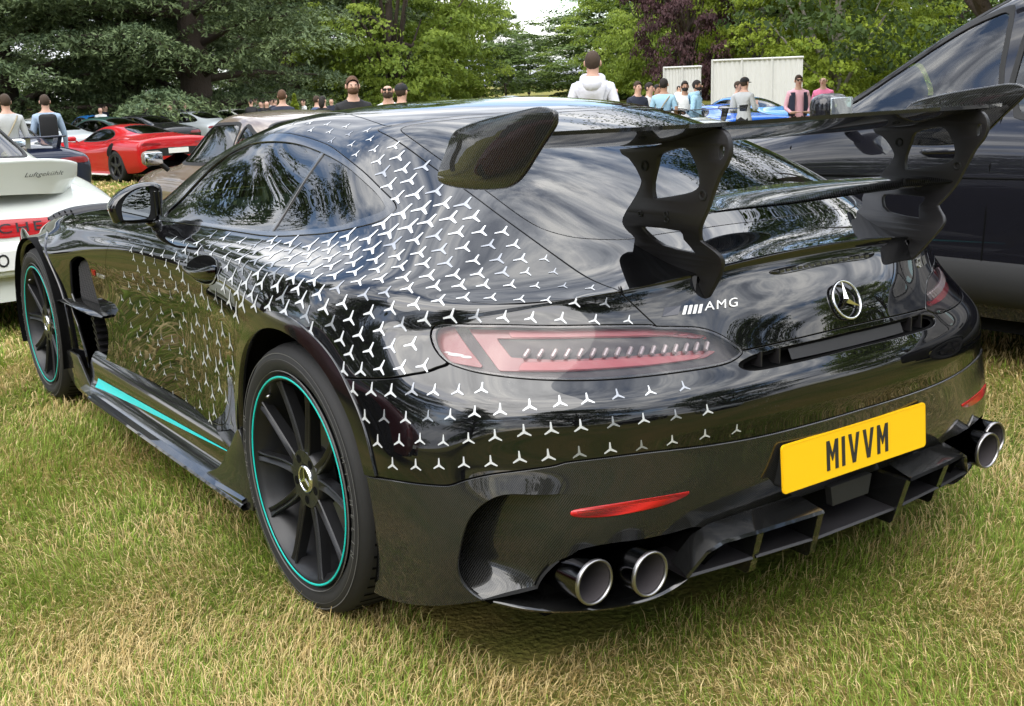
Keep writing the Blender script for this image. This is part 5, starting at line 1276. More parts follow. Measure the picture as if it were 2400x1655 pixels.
# ------------------------------------------------------------------ cabin
def soft_box(name, c, s, m, parent, r=.05, rot=None):
    bm = bmesh.new(); add_box(bm, (0, 0, 0), s); bevel_all(bm, min(r, min(s)*.45), 3)
    for v in bm.verts: v.co = (rot @ v.co if rot is not None else v.co)+Vector(c)
    return bm_obj(name, bm, m, parent, smooth=True)
cab = soft_box('cabin_floor', (0, .7, .42), (1.5, 2.2, .06), 'fabric_dark', CAR, .02)
soft_box('parcel_shelf', (0, -.25, .72), (1.2, .9, .05), 'fabric_dark', cab, .02)
soft_box('dashboard', (0, 1.45, .80), (1.45, .40, .22), 'fabric_dark', cab, .08)
for sx in (-1, 1):
    soft_box('seat_cushion', (sx*.36, .75, .52), (.5, .52, .16), 'fabric_dark', cab, .06)
    soft_box('seat_back', (sx*.36, .42, .80), (.50, .16, .56), 'fabric_dark', cab, .07, Matrix.Rotation(.25, 3, 'X'))
    soft_box('head_rest', (sx*.36, .34, 1.07), (.28, .10, .14), 'fabric_dark', cab, .05, Matrix.Rotation(.2, 3, 'X'))
bm = bmesh.new(); ring = []
q = Matrix.Rotation(math.radians(65), 3, 'X')
for i in range(32):
    a = 2*math.pi*i/32; ring.append([bm.verts.new(q @ Vector(((.175+.016*math.cos(b))*math.cos(a), (.175+.016*math.cos(b))*math.sin(a), .016*math.sin(b)))+Vector((-.36, 1.12, .87))) for b in np.linspace(0, 2*math.pi, 8, endpoint=False)])
for i in range(32):
    for j in range(8): bm.faces.new((ring[i][j], ring[(i+1) % 32][j], ring[(i+1) % 32][(j+1) % 8], ring[i][(j+1) % 8]))
add_box(bm, (-.36, 1.12, .87), (.30, .03, .05), q); bm_obj('steering_wheel', bm, 'fabric_dark', cab, smooth=True)
# ------------------------------------------------------------------ other cars: lofted bodies with cut glass and wheel arches
def body_rows(prof, n_top=7):
    """prof: rows (y, zc, [(w,z)...]) from tail to nose; first/last rows are closed by caps. returns full cage"""
    rows = []
    for y, pts in prof: rows.append([(w, y, z) for w, z in pts])
    def cap(r, dy, k=(.62, .2)):
        zc = .5*(r[0][2]+r[-1][2]); out = []
        for q in k: out.append([(w*q, y+dy*(1-q*.4), zc+(z-zc)*q) for w, y, z in r])
        return out
    rows = cap(rows[0], -.03)[::-1]+rows+cap(rows[-1], .03)
    m = len(rows[0]); V = []; F = []
    for r in rows: V += r
    nr = len(rows)
    for i in range(nr-1):
        for j in range(m-1): F.append((i*m+j, i*m+j+1, (i+1)*m+j+1, (i+1)*m+j))
    V = np.array(V, float); c = V[:, 0] == 0; k = len(V); mp_ = np.arange(k); ex = []
    for i in range(k):
        if not c[i]: mp_[i] = k+len(ex); ex.append(V[i]*[-1, 1, 1])
    VV = np.vstack([V, np.array(ex)]); FF = [list(f[::-1]) for f in F]+[[int(mp_[q]) for q in f] for f in F]
    # end plugs
    return VV, FF
def sec(zr, wr, zs, ws, zb, w_max, z_wm, w_low, z_low, crown=.02, deck=None):
    """top centre -> sill: roof centre, roof edge, glass, belt, shoulder, widest, low"""
    return [(0, zr), (wr*.45, zr-crown*.25), (wr*.82, zr-crown), (wr, zr-crown*2.4), ((wr+ws)/2+.01, (zr-crown*2.4+zs)/2+.005), (ws, zs), ((ws+w_max)/2+.012, (zs+z_wm)/2+.02), (w_max, z_wm), (w_max, (z_wm+z_low)/2+.03), (w_low, z_low+.10), (w_low-.03, z_low)]
def mk_surf(prof, level=3, fit=True):
    V, F = body_rows(prof); v, n, t = subdiv(V, F, level, fit=fit, iters=3)
    if n[np.argmax(v[:, 2])][2] < 0: n = -n; t = t[:, ::-1].copy()
    return Surf(v, n, t)
class Kind: pass
def side_field(poly, wmin=.3, sm=3):
    p = smooth_poly(poly, sm); return lambda V: np.maximum(poly_sd(V[:, 1:3], p), wmin-np.abs(V[:, 0]))
def front_field(poly, ysign, y0):      # (w,z) polygon seen from behind (ysign=-1) or the front
    p = smooth_poly(poly, 3); full = np.vstack([p, (p*[-1, 1])[::-1]]) if poly[0][0] == 0 else p
    return lambda V: np.maximum(poly_sd(np.c_[V[:, 0] if poly[0][0] == 0 else np.abs(V[:, 0]), V[:, 2]], full), ysign*(y0-V[:, 1])*-1)
def wheel_set(root, axles, rad, width, track, rim_m, spokes=5, tyre_m='rubber', detail=True):
    for y, r in zip(axles, rad):
        proto = None
        for sx in (-1, 1):
            if proto is None:
                bm = bmesh.new(); add_lathe(bm, [(.015, r*.70), (0, r*.76), (.0, r*.9), (.02, r*.985), (width*.3, r), (width*.8, r), (width, r*.9)], 40, 'x'); w = bm_obj('wheel', bm, tyre_m, root, smooth=True)
                bm = bmesh.new(); add_lathe(bm, [(.012, r*.71), (.004, r*.70), (.012, r*.66), (.06, r*.62), (width*.7, r*.60)], 40, 'x'); ps = [bm_obj('rim', bm, rim_m, w, smooth=True)]
                bm = bmesh.new()
                for k in range(spokes):
                    a = 2*math.pi*k/spokes+.3; c, s = math.cos(a), math.sin(a); hw = r*.10
                    pts = [(-s*hw+c*r*.08, c*hw+s*r*.08), (s*hw+c*r*.08, -c*hw+s*r*.08), (s*hw*.8+c*r*.68, -c*hw*.8+s*r*.68), (-s*hw*.8+c*r*.68, c*hw*.8+s*r*.68)]
                    add_prism(bm, pts, .014, .05, lambda u, v, d: Vector((d, u, v)))
                add_lathe(bm, [(.05, r*.22), (.012, r*.20), (.008, r*.001)], 20, 'x'); ps.append(bm_obj('wheel_face', bm, rim_m, w, angle=35))
                bm = bmesh.new(); q = add_lathe(bm, [(.09, r*.6), (.09, r*.05)], 24, 'x'); ps.append(bm_obj('brake_disc', bm, 'pipe_inside', w))
                w.location = (sx*track, y, r); w.rotation_euler = (0, 0, 0); proto = (w, ps)
            else:
                w = proto[0].copy(); COL.objects.link(w); w.parent = root; w.location = (sx*track, y, r); w.rotation_euler = (0, 0, math.pi)
                for p in proto[1]: q = p.copy(); COL.objects.link(q); q.parent = w
def build_car(name, label, prof, loc, rz, paint, glass_polys, rear_glass, axles, arch, rads, width, track, rim_m, extras=None, group=None, glass_m='glass_car', level=3, cat='car', front_glass=None, spokes=5, doors=None, wmin=.3, dz=0.0):
    x, y = loc; root = empty(name, label, cat, (x, y, gh(x, y)), rz, group)
    S = mk_surf(prof, level); K = Kind(); K.S = S; K.root = root
    for a, r in zip(axles, arch): S = S.clip(r-np.hypot(S.V[:, 1]-a[0], S.V[:, 2]-a[1]))
    fs = [side_field(p, wmin) for p in glass_polys]+([rear_glass] if rear_glass else [])+([front_glass] if front_glass else [])
    B = S
    for f in fs: B = B.clip(.004-f(B.V))
    root.location.z += dz; K.body = B.build('body', paint, root, flange=.012)
    if level > 2:
        inner = S
        for f in fs: inner = inner.clip(-.01-f(inner.V))
        inner.offset(-.02).build('inner_shell', 'void_black', root, flange=0)
    for i, f in enumerate(fs):
        G = S.clip(f(S.V)+.012).offset(-.004); T = S.clip(f(S.V)-.006); T = T.clip(-.016-f(T.V)).offset(.0025)
        for h_ in ((left, right) if i < len(glass_polys) else (lambda q: q,)):
            if len(G.T): h_(G).build('window', glass_m, root, flange=0); h_(T).build('window_seal', 'matt_black', root, flange=.006)
    for d in (doors or []):
        p = np.array(d)
        for sx in (-1, 1):
            bm = bmesh.new(); bvh = BVHTree.FromPolygons(S.V.tolist(), S.T.tolist()); pts = []
            for q in p:
                h = bvh.ray_cast(Vector((sx*3, q[0], q[1])), Vector((-sx, 0, 0)))
                if h[0]: pts.append(h[0])
            add_tube(bm, pts, .0045, 4); bm_obj('door_gap', bm, 'void_black', root)
    wheel_set(root, [a[0] for a in axles], rads, width, track, rim_m, spokes)
    bm = bmesh.new(); y0, y1 = S.V[:, 1].min()+.3, S.V[:, 1].max()-.3; add_box(bm, (0, (y0+y1)/2, .26), (track*1.7, y1-y0, .16)); bm_obj('underbody', bm, 'void_black', root)
    if extras: extras(K)
    return root
def rear_hit(S): 
    b = BVHTree.FromPolygons(S.V.tolist(), S.T.tolist())
    def f(x, z, y0=-3, d=1):
        h = b.ray_cast(Vector((x, y0, z)), Vector((0, d, 0))); return h[0], (Vector(S.N[S.T[h[2]]].mean(0)).normalized() if h[0] else None)
    def s(y, z, sx=-1):
        h = b.ray_cast(Vector((sx*3, y, z)), Vector((-sx, 0, 0))); return h[0], (Vector(S.N[S.T[h[2]]].mean(0)).normalized() if h[0] else None)
    return f, s
def patch_on(S, poly, m, name, root, view='rear', off=.004, both_sides=True, th=.003):
    """thin flush part following the body: rear (w,z), side (y,z)"""
    f = (rear_f(poly) if view == 'rear' else side_field(poly))
    if view == 'rear':
        p = smooth_poly(poly, 3); ym = np.median(S.V[:, 1]); f = lambda V: np.maximum(poly_sd(np.c_[np.abs(V[:, 0]) if both_sides else V[:, 0], V[:, 2]], p), V[:, 1]-ym)
    G = S.clip(f(S.V))
    if not len(G.T): return
    single = min(abs(q[0]) for q in poly) < .01 and view == 'rear'
    for h_ in ((lambda q: q,) if single else (left, right)): h_(G).largest().offset(off).build(name, m, root, flange=off+.002)
def paint_mat(name, col, metal=0, rough=.35): return mat(name, col, rough, 0, 1, .02, .05)
paint_mat('paint_white', (.62, .64, .58)); paint_mat('paint_bronze', (.155, .115, .085), .45, .4); paint_mat('paint_red', (.42, .008, .012), .15); paint_mat('paint_navy', (.012, .016, .035), .2)
paint_mat('paint_suv', (.008, .008, .011), .1); paint_mat('paint_blue', (.012, .12, .55), .2); paint_mat('paint_silver', (.42, .45, .46), .5); paint_mat('paint_lightblue', (.02, .16, .42), .2); paint_mat('paint_maroon', (.10, .004, .008), .15); paint_mat('paint_blk', (.008, .008, .009)); paint_mat('paint_green', (.02, .06, .05), .2); paint_mat('paint_cream', (.55, .52, .42))
mat('orange_lens', (.75, .20, .01), .25, 0, .6); mat('rim_silver', (.50, .50, .51), .3, .9); mat('rim_dark', (.03, .03, .032), .3, .6); mat('plate_white', (.75, .75, .72), .4); mat('red_strip', (.42, .006, .008), .2, 0, .8)

glass('glass_suv', (.50, .60, .55), 1.8)
# --- air-cooled rear-engined coupe (two of them)
P911 = [
 (.00, [(0,.66),(.22,.66),(.42,.655),(.56,.645),(.66,.63),(.72,.61),(.765,.585),(.79,.54),(.79,.47),(.77,.38),(.72,.27)]),
 (.07, [(0,.725),(.22,.725),(.42,.72),(.57,.71),(.68,.69),(.745,.665),(.795,.63),(.825,.58),(.825,.48),(.80,.36),(.75,.25)]),
 (.22, [(0,.80),(.22,.80),(.42,.79),(.57,.775),(.68,.755),(.76,.73),(.82,.69),(.85,.62),(.85,.50),(.83,.36),(.78,.25)]),
 (.50, [(0,.905),(.20,.90),(.38,.885),(.52,.86),(.63,.83),(.73,.80),(.82,.76),(.87,.67),(.875,.53),(.86,.36),(.80,.25)]),
 (.80, [(0,1.025),(.20,1.02),(.37,1.00),(.49,.965),(.60,.915),(.71,.86),(.81,.81),(.875,.70),(.885,.55),(.87,.36),(.80,.24)]),
 (1.15, [(0,1.165),(.19,1.16),(.35,1.14),(.46,1.105),(.57,1.00),(.67,.895),(.77,.84),(.86,.73),(.87,.56),(.85,.36),(.79,.23)]),
 (1.55, [(0,1.275),(.19,1.27),(.35,1.255),(.46,1.22),(.565,1.07),(.665,.91),(.745,.85),(.82,.74),(.825,.56),(.81,.36),(.76,.22)]),
 (2.00, [(0,1.315),(.19,1.31),(.35,1.295),(.455,1.26),(.56,1.09),(.66,.905),(.735,.845),(.81,.73),(.815,.55),(.80,.36),(.75,.22)]),
 (2.40, [(0,1.285),(.19,1.28),(.35,1.262),(.46,1.22),(.565,1.06),(.66,.90),(.735,.84),(.81,.72),(.815,.55),(.80,.36),(.75,.22)]),
 (2.70, [(0,1.135),(.20,1.13),(.38,1.11),(.50,1.07),(.59,.97),(.665,.88),(.735,.835),(.81,.72),(.815,.55),(.80,.36),(.75,.22)]),
 (2.98, [(0,.945),(.20,.943),(.38,.93),(.51,.905),(.60,.88),(.675,.855),(.745,.82),(.815,.71),(.82,.55),(.81,.36),(.75,.22)]),
 (3.30, [(0,.845),(.20,.842),(.36,.83),(.48,.825),(.58,.84),(.67,.835),(.745,.80),(.82,.69),(.83,.54),(.81,.36),(.75,.22)]),
 (3.75, [(0,.74),(.20,.738),(.36,.735),(.47,.745),(.56,.775),(.65,.775),(.72,.74),(.79,.63),(.80,.50),(.78,.36),(.72,.24)]),
 (4.08, [(0,.62),(.20,.62),(.36,.62),(.47,.635),(.55,.66),(.62,.66),(.68,.63),(.74,.56),(.75,.47),(.73,.36),(.68,.26)]),
 (4.22, [(0,.53),(.20,.53),(.36,.53),(.46,.535),(.53,.54),(.58,.54),(.63,.52),(.67,.48),(.68,.42),(.66,.36),(.62,.30)])]
G911 = [[(2.86,.905),(2.74,1.02),(2.55,1.165),(2.40,1.215),(2.0,1.235),(1.78,1.225),(1.74,1.10),(1.72,.925),(2.2,.91)], [(1.69,1.215),(1.52,1.185),(1.34,1.125),(1.14,1.02),(1.10,.97),(1.20,.945),(1.45,.93),(1.66,.925)]]
def rg911(V):
    p = np.array(smooth_poly([(0,.70),(.25,.71),(.43,.76),(.50,.85),(.50,1.05),(.455,1.28),(.38,1.42),(.2,1.47),(0,1.48)], 3, closed=False)); full = np.vstack([p, (p*[-1, 1])[::-1]])
    return np.maximum(poly_sd(V[:, :2], full), .80-V[:, 2])
def fg911(V):
    p = np.array([(0,2.44),(.30,2.43),(.46,2.40),(.54,2.62),(.60,2.86),(.45,2.94),(0,2.96)]); full = np.vstack([p, (p*[-1, 1])[::-1]])
    return np.maximum(poly_sd(V[:, :2], full), .85-V[:, 2])
def extras_911(paint, ducktail, plate_txt, strip_txt, script):
    def fx(K):
        S, root = K.S, K.root; hit, hs = rear_hit(S)
        if ducktail:
            P = []
            for x in np.linspace(-.60, .60, 25):
                a = abs(x)/.60; yk_ = -.02+.20*a**5; zt = 1.00-.05*a**4; h0 = hit(x, .79)[0]; yb = .78 if True else 0
                zf = .955-.06*a**2
                P.append([(x, yk_+.05+.22*a**6, .80-.04*a**2), (x, yk_+.03, .88-.02*a), (x, yk_-.005, zt-.02), (x, yk_-.01, zt-.008), (x, yk_+.005, zt), (x, yk_+.10, zt-.018), (x, .36, .915-.05*a**2), (x, .58, .93-.09*a**2)])
            dt = grid_obj('duck_tail', P, paint, root, smooth=True)
            if script:
                bm = text_mesh(script, .036, .001, .45)
                for v in bm.verts: v.co = Vector((v.co.x*1.35+.34, -.005+.028*(.93-(.915+v.co.y))*3-.004, .905+v.co.y))
                bm_obj('tail_script', bm, 'plate_ink', dt)
        # light strip across the tail with cut-out lettering, bumper with bellows, plate
        patch_on(S, [(0,.565),(.30,.565),(.50,.56),(.50,.645),(.30,.652),(0,.654)] if strip_txt else [(.50,.56),(.74,.545),(.75,.61),(.50,.645)], 'red_strip', 'reflector_strip' if strip_txt else 'tail_light', root, off=.006)
        if strip_txt: patch_on(S, [(.515,.558),(.60,.555),(.72,.545),(.76,.56),(.75,.60),(.66,.625),(.515,.642)], 'light_red', 'tail_light', root, off=.008)
        if strip_txt:
            bm = text_mesh(strip_txt, .075, .001, 0, 1.25)
            for v in bm.verts:
                x = v.co.x*1.55; z = .608+v.co.y; h = hit(x, z); v.co = (h[0]+h[1]*(.0085+v.co.z)) if h[0] else Vector((x, 0, z))
            bm_obj('strip_letters', bm, 'plate_ink', root)
        P = []
        for x in np.linspace(-.80, .80, 27):
            a = abs(x)/.80; y = -.085+.26*a**4.5; P.append([(x, y+.10, .335), (x, y+.01, .34), (x, y, .36), (x, y-.004, .43), (x, y+.004, .515), (x, y+.02, .535), (x, y+.12, .54)])
        grid_obj('rear_bumper', P, paint, root, smooth=True)
        P = []
        for x in np.linspace(-.78, .78, 21):
            a = abs(x)/.80; y = -.03+.26*a**4.5; P.append([(x, y, .19), (x, y+.01, .26), (x, y+.03, .335)])
        grid_obj('rear_valance', P, paint, root, smooth=True)
        po = plate_obj('number_plate', [rrect(.52, .11, .01)], .006, lambda u, v, d: Vector((u, -.098-d, .435+v)), 'plate_white', root)
        for k_, ch_ in enumerate(plate_txt):
            if ch_ != ' ': bm = text_mesh(ch_, .105, .0006, 0, 1.0, .001); remap(bm, lambda u, v, d: Vector((u*.8+(k_-(len(plate_txt)-1)/2)*.066, -.1025-d, .435+v))); bm_obj('plate_character', bm, 'plate_ink', po)
        for sx in (-1, 1):
            soft_box('door_mirror', (sx*.93, 2.66, .965), (.17, .085, .115), paint, root, .035); soft_box('mirror_glass', (sx*.93, 2.613, .965), (.145, .01, .092), 'mirror_glass', root, .004)
            bm = bmesh.new(); add_tube(bm, [(sx*.80, 2.68, .86), (sx*.88, 2.67, .93)], .02, 8); bm_obj('mirror_stalk', bm, 'matt_black', root)
            h = hs(1.86, .80, sx); soft_box('door_handle', h[0]+Vector((sx*.016, 0, 0)), (.03, .15, .035), 'matt_black', root, .01)
            h = hs(3.62, .60, sx); bm = bmesh.new(); add_lathe(bm, [(0, .03), (sx*.016, .026), (sx*.02, .001)], 16, 'x', h[0]); bm_obj('side_marker', bm, 'orange_lens', root, smooth=True)
            soft_box('seat', (sx*.34, 1.75, .82), (.46, .16, .62), 'leather_red' if not strip_txt else 'fabric_dark', root, .07, Matrix.Rotation(.2, 3, 'X'))
    return fx
DOOR911 = [[(1.74,.90),(1.71,.75),(1.70,.55),(1.74,.36)], [(2.88,.84),(2.93,.70),(2.90,.50),(2.86,.33)]]
build_car('classic_coupe', 'white air-cooled coupe with a duck-tail spoiler and red reflector strip', P911, (-.78, 4.50), math.radians(3), 'paint_white', G911, rg911, [(.98,.34),(3.20,.33)], [.365,.355], [.315,.31], .24, .86, 'rim_silver', extras_911('paint_white', True, 'S GO 1', 'PORSCHE', 'Luftgekühlt'), front_glass=fg911, doors=DOOR911)
build_car('classic_coupe', 'bronze-brown air-cooled coupe with a flat rectangular door mirror', P911, (1.80, 4.12), math.radians(-2), 'paint_bronze', G911, rg911, [(.98,.34),(3.20,.33)], [.365,.355], [.315,.31], .24, .86, 'rim_silver', extras_911('paint_bronze', False, 'B911', None, None), front_glass=fg911, doors=DOOR911, dz=-.09)

# --- black SUV beside the coupe
PSUV = [
 (.00, [(0,.98),(.3,.98),(.52,.975),(.66,.965),(.74,.95),(.80,.93),(.85,.90),(.89,.82),(.89,.62),(.87,.42),(.80,.30)]),
 (.10, [(0,1.16),(.3,1.155),(.50,1.145),(.62,1.13),(.73,1.08),(.81,1.03),(.89,.97),(.945,.86),(.945,.64),(.92,.42),(.85,.28)]),
 (.40, [(0,1.47),(.26,1.465),(.46,1.45),(.58,1.42),(.70,1.25),(.80,1.10),(.90,1.02),(.965,.88),(.965,.66),(.94,.42),(.88,.26)]),
 (.70, [(0,1.62),(.26,1.615),(.46,1.60),(.60,1.565),(.72,1.35),(.82,1.125),(.90,1.04),(.970,.89),(.970,.66),(.945,.42),(.89,.26)]),
 (1.20, [(0,1.675),(.26,1.67),(.46,1.655),(.61,1.62),(.73,1.38),(.83,1.13),(.90,1.04),(.965,.89),(.965,.66),(.945,.42),(.89,.25)]),
 (1.80, [(0,1.69),(.26,1.685),(.46,1.67),(.615,1.635),(.735,1.385),(.83,1.125),(.90,1.035),(.96,.88),(.96,.66),(.945,.42),(.89,.25)]),
 (2.40, [(0,1.675),(.26,1.67),(.46,1.655),(.61,1.62),(.735,1.38),(.83,1.12),(.90,1.03),(.96,.875),(.96,.66),(.945,.42),(.89,.25)]),
 (2.80, [(0,1.615),(.26,1.61),(.46,1.595),(.61,1.555),(.735,1.34),(.83,1.115),(.90,1.025),(.96,.87),(.96,.66),(.945,.42),(.89,.25)]),
 (3.15, [(0,1.45),(.26,1.445),(.48,1.43),(.63,1.38),(.75,1.22),(.835,1.105),(.90,1.015),(.96,.865),(.96,.66),(.945,.42),(.89,.25)]),
 (3.50, [(0,1.23),(.28,1.225),(.52,1.21),(.67,1.17),(.77,1.115),(.84,1.065),(.90,1.0),(.96,.86),(.965,.66),(.945,.42),(.89,.25)]),
 (3.80, [(0,1.07),(.28,1.065),(.52,1.055),(.67,1.045),(.78,1.03),(.85,1.0),(.91,.95),(.965,.84),(.97,.65),(.95,.42),(.89,.25)]),
 (4.30, [(0,.99),(.28,.99),(.52,.98),(.66,.97),(.76,.955),(.83,.93),(.89,.885),(.945,.79),(.95,.62),(.93,.42),(.87,.26)]),
 (4.68, [(0,.94),(.28,.94),(.50,.93),(.62,.915),(.70,.895),(.76,.865),(.81,.82),(.85,.72),(.855,.58),(.84,.42),(.79,.28)]),
 (4.85, [(0,.80),(.28,.80),(.46,.795),(.57,.785),(.64,.77),(.69,.745),(.73,.71),(.76,.64),(.765,.54),(.75,.42),(.71,.32)])]
GSUV = [[(3.60,1.05),(3.42,1.19),(3.18,1.355),(2.97,1.475),(2.82,1.53),(2.75,1.535),(2.72,1.30),(2.72,1.09),(3.1,1.07)], [(2.61,1.56),(2.2,1.59),(1.7,1.595),(1.45,1.58),(1.4,1.4),(1.38,1.16),(2.0,1.125),(2.61,1.095)], [(1.28,1.565),(.95,1.54),(.70,1.45),(.60,1.32),(.68,1.21),(1.26,1.165)]]
def fgsuv(V):
    p = np.array([(0,2.82),(.40,2.80),(.58,2.80),(.66,3.20),(.72,3.52),(.5,3.62),(0,3.64)]); full = np.vstack([p, (p*[-1, 1])[::-1]])
    return np.maximum(poly_sd(V[:, :2], full), .95-V[:, 2])
def extras_suv(K):
    S, root = K.S, K.root; hit, hs = rear_hit(S)
    for sx in (-1, 1):
        P = [(sx*.66, 2.78, 1.585), (sx*.665, 2.55, 1.655), (sx*.665, 1.8, 1.685), (sx*.655, 1.0, 1.665), (sx*.65, .78, 1.615)]
        pp = smooth_poly(P, 4, closed=False); bm = bmesh.new(); add_tube(bm, pp, .017, 8); bm_obj('roof_rail', bm, 'gloss_black', root, smooth=True)
        soft_box('door_mirror', (sx*1.06, 3.36, 1.13), (.20, .12, .15), 'paint_suv', root, .05); soft_box('mirror_glass', (sx*1.06, 3.298, 1.13), (.165, .01, .115), 'mirror_glass', root, .004)
        bm = bmesh.new(); add_tube(bm, [(sx*.89, 3.38, 1.05), (sx*.99, 3.37, 1.09)], .028, 8); bm_obj('mirror_stalk', bm, 'matt_black', root)
        for y in (2.86, 1.55):
            h = hs(y, .95, sx); P = []
            for t in np.linspace(0, 1, 9): P.append((h[0].x+sx*(.006+.03*math.sin(math.pi*t)**.5), y+.11-.22*t, .95+.012*t))
            bm = bmesh.new(); add_tube(bm, P, [.008, .013, .014, .014, .014, .014, .014, .013, .008], 8); bm_obj('door_handle', bm, 'paint_suv', root, smooth=True)
        P = []
        for y in np.linspace(3.55, 1.35, 20): h = hs(y, .44, sx)[0]; P.append([h+Vector((sx*.002, 0, .07)), h+Vector((sx*.022, 0, .05)), h+Vector((sx*.026, 0, -.04)), h+Vector((sx*.012, 0, -.10)), h+Vector((-sx*.03, 0, -.13))])
        grid_obj('sill_cladding', P, 'matt_black', root, smooth=True)
        for cy, cz, r in ((.98, .38, .415), (3.88, .38, .41)):
            bm = bmesh.new(); P = []
            for a in np.linspace(-.35, math.pi+.35, 30):
                y, z = cy+math.cos(a)*(r+.02), cz+math.sin(a)*(r+.02); h = hs(y, max(z, .30), sx)[0]
                y2, z2 = cy+math.cos(a)*(r+.055), cz+math.sin(a)*(r+.055); h2 = hs(y2, max(z2, .30), sx)[0]
                if h and h2: P.append([h+Vector((sx*-.01, 0, 0)), h+Vector((sx*.012, 0, 0)), h2+Vector((sx*.010, 0, 0)), h2+Vector((sx*-.002, 0, 0))])
            bm.free(); grid_obj('arch_cladding', P, 'gloss_black', root, smooth=True)
        soft_box('seat', (sx*.40, 2.25, 1.05), (.50, .18, .66), 'fabric_dark', root, .07, Matrix.Rotation(.2, 3, 'X'))
        soft_box('head_rest', (sx*.40, 2.14, 1.46), (.27, .10, .17), 'fabric_dark', root, .05)
        for y in (2.14, 1.095):
            P = [[(sx*0, 0, 0)]]
    soft_box('dashboard', (0, 3.15, 1.02), (1.5, .4, .2), 'fabric_dark', root, .08)
DSUV = [[(3.70,1.04),(3.66,.95),(3.62,.70),(3.56,.50)], [(2.665,1.09),(2.65,.90),(2.65,.70),(2.66,.50)], [(1.33,1.14),(1.32,.95),(1.38,.80),(1.46,.66),(1.48,.50)], [(3.56,.83),(2.6,.85),(1.4,.88)]]
sh = math.radians(5)
build_car('large_suv', 'large black SUV with roof rails parked beside the coupe', PSUV, (3.44, -2.38), sh, 'paint_suv', GSUV, None, [(.98,.38),(3.88,.38)], [.415,.41], [.385,.385], .28, .97, 'rim_dark', extras_suv, front_glass=fgsuv, doors=DSUV, glass_m='glass_suv', wmin=.45)

# --- low mid-engined sports cars and ordinary saloons farther off
PMID = [
 (.00, [(0,.92),(.25,.92),(.45,.915),(.62,.905),(.72,.89),(.80,.87),(.86,.84),(.90,.76),(.90,.60),(.88,.42),(.82,.32)]),
 (.12, [(0,.97),(.25,.97),(.45,.96),(.62,.945),(.74,.925),(.83,.90),(.90,.86),(.955,.77),(.96,.60),(.94,.38),(.88,.24)]),
 (.55, [(0,1.02),(.22,1.015),(.40,1.0),(.55,.97),(.69,.945),(.81,.925),(.91,.89),(.985,.78),(.99,.60),(.97,.36),(.90,.20)]),
 (1.00, [(0,1.10),(.20,1.095),(.36,1.07),(.47,1.03),(.63,.97),(.79,.93),(.91,.89),(.985,.77),(.99,.58),(.96,.36),(.90,.18)]),
 (1.50, [(0,1.18),(.20,1.175),(.36,1.155),(.47,1.12),(.59,1.00),(.72,.90),(.85,.84),(.93,.71),(.93,.55),(.92,.34),(.88,.16)]),
 (2.00, [(0,1.22),(.20,1.215),(.36,1.195),(.47,1.155),(.58,1.00),(.70,.85),(.82,.79),(.91,.68),(.91,.52),(.91,.34),(.88,.16)]),
 (2.50, [(0,1.15),(.22,1.145),(.40,1.12),(.52,1.075),(.61,.94),(.70,.82),(.82,.77),(.92,.67),(.92,.52),(.92,.34),(.88,.16)]),
 (3.00, [(0,.93),(.24,.925),(.44,.905),(.57,.87),(.66,.83),(.75,.81),(.85,.78),(.94,.68),(.95,.53),(.94,.34),(.88,.16)]),
 (3.60, [(0,.74),(.24,.74),(.42,.745),(.56,.78),(.68,.83),(.78,.83),(.87,.79),(.95,.68),(.96,.53),(.95,.34),(.88,.16)]),
 (4.20, [(0,.60),(.24,.60),(.42,.605),(.56,.64),(.67,.69),(.76,.69),(.84,.65),(.90,.56),(.91,.45),(.90,.30),(.84,.16)]),
 (4.60, [(0,.45),(.24,.45),(.40,.45),(.52,.46),(.60,.47),(.67,.47),(.72,.45),(.76,.41),(.77,.35),(.75,.26),(.70,.18)])]
GMID = [[(2.86,.86),(2.66,.98),(2.45,1.075),(2.15,1.125),(1.80,1.115),(1.60,1.05),(1.52,.96),(1.75,.89),(2.3,.85)]]
def rgm(V):
    p = np.array([(0,.62),(.28,.64),(.42,.80),(.42,1.30),(.34,1.55),(0,1.60)]); full = np.vstack([p, (p*[-1, 1])[::-1]]); return np.maximum(poly_sd(V[:, :2], full), .9-V[:, 2])
def fgm(V):
    p = np.array([(0,2.28),(.30,2.26),(.46,2.28),(.53,2.6),(.58,2.92),(.4,3.02),(0,3.06)]); full = np.vstack([p, (p*[-1, 1])[::-1]]); return np.maximum(poly_sd(V[:, :2], full), .8-V[:, 2])
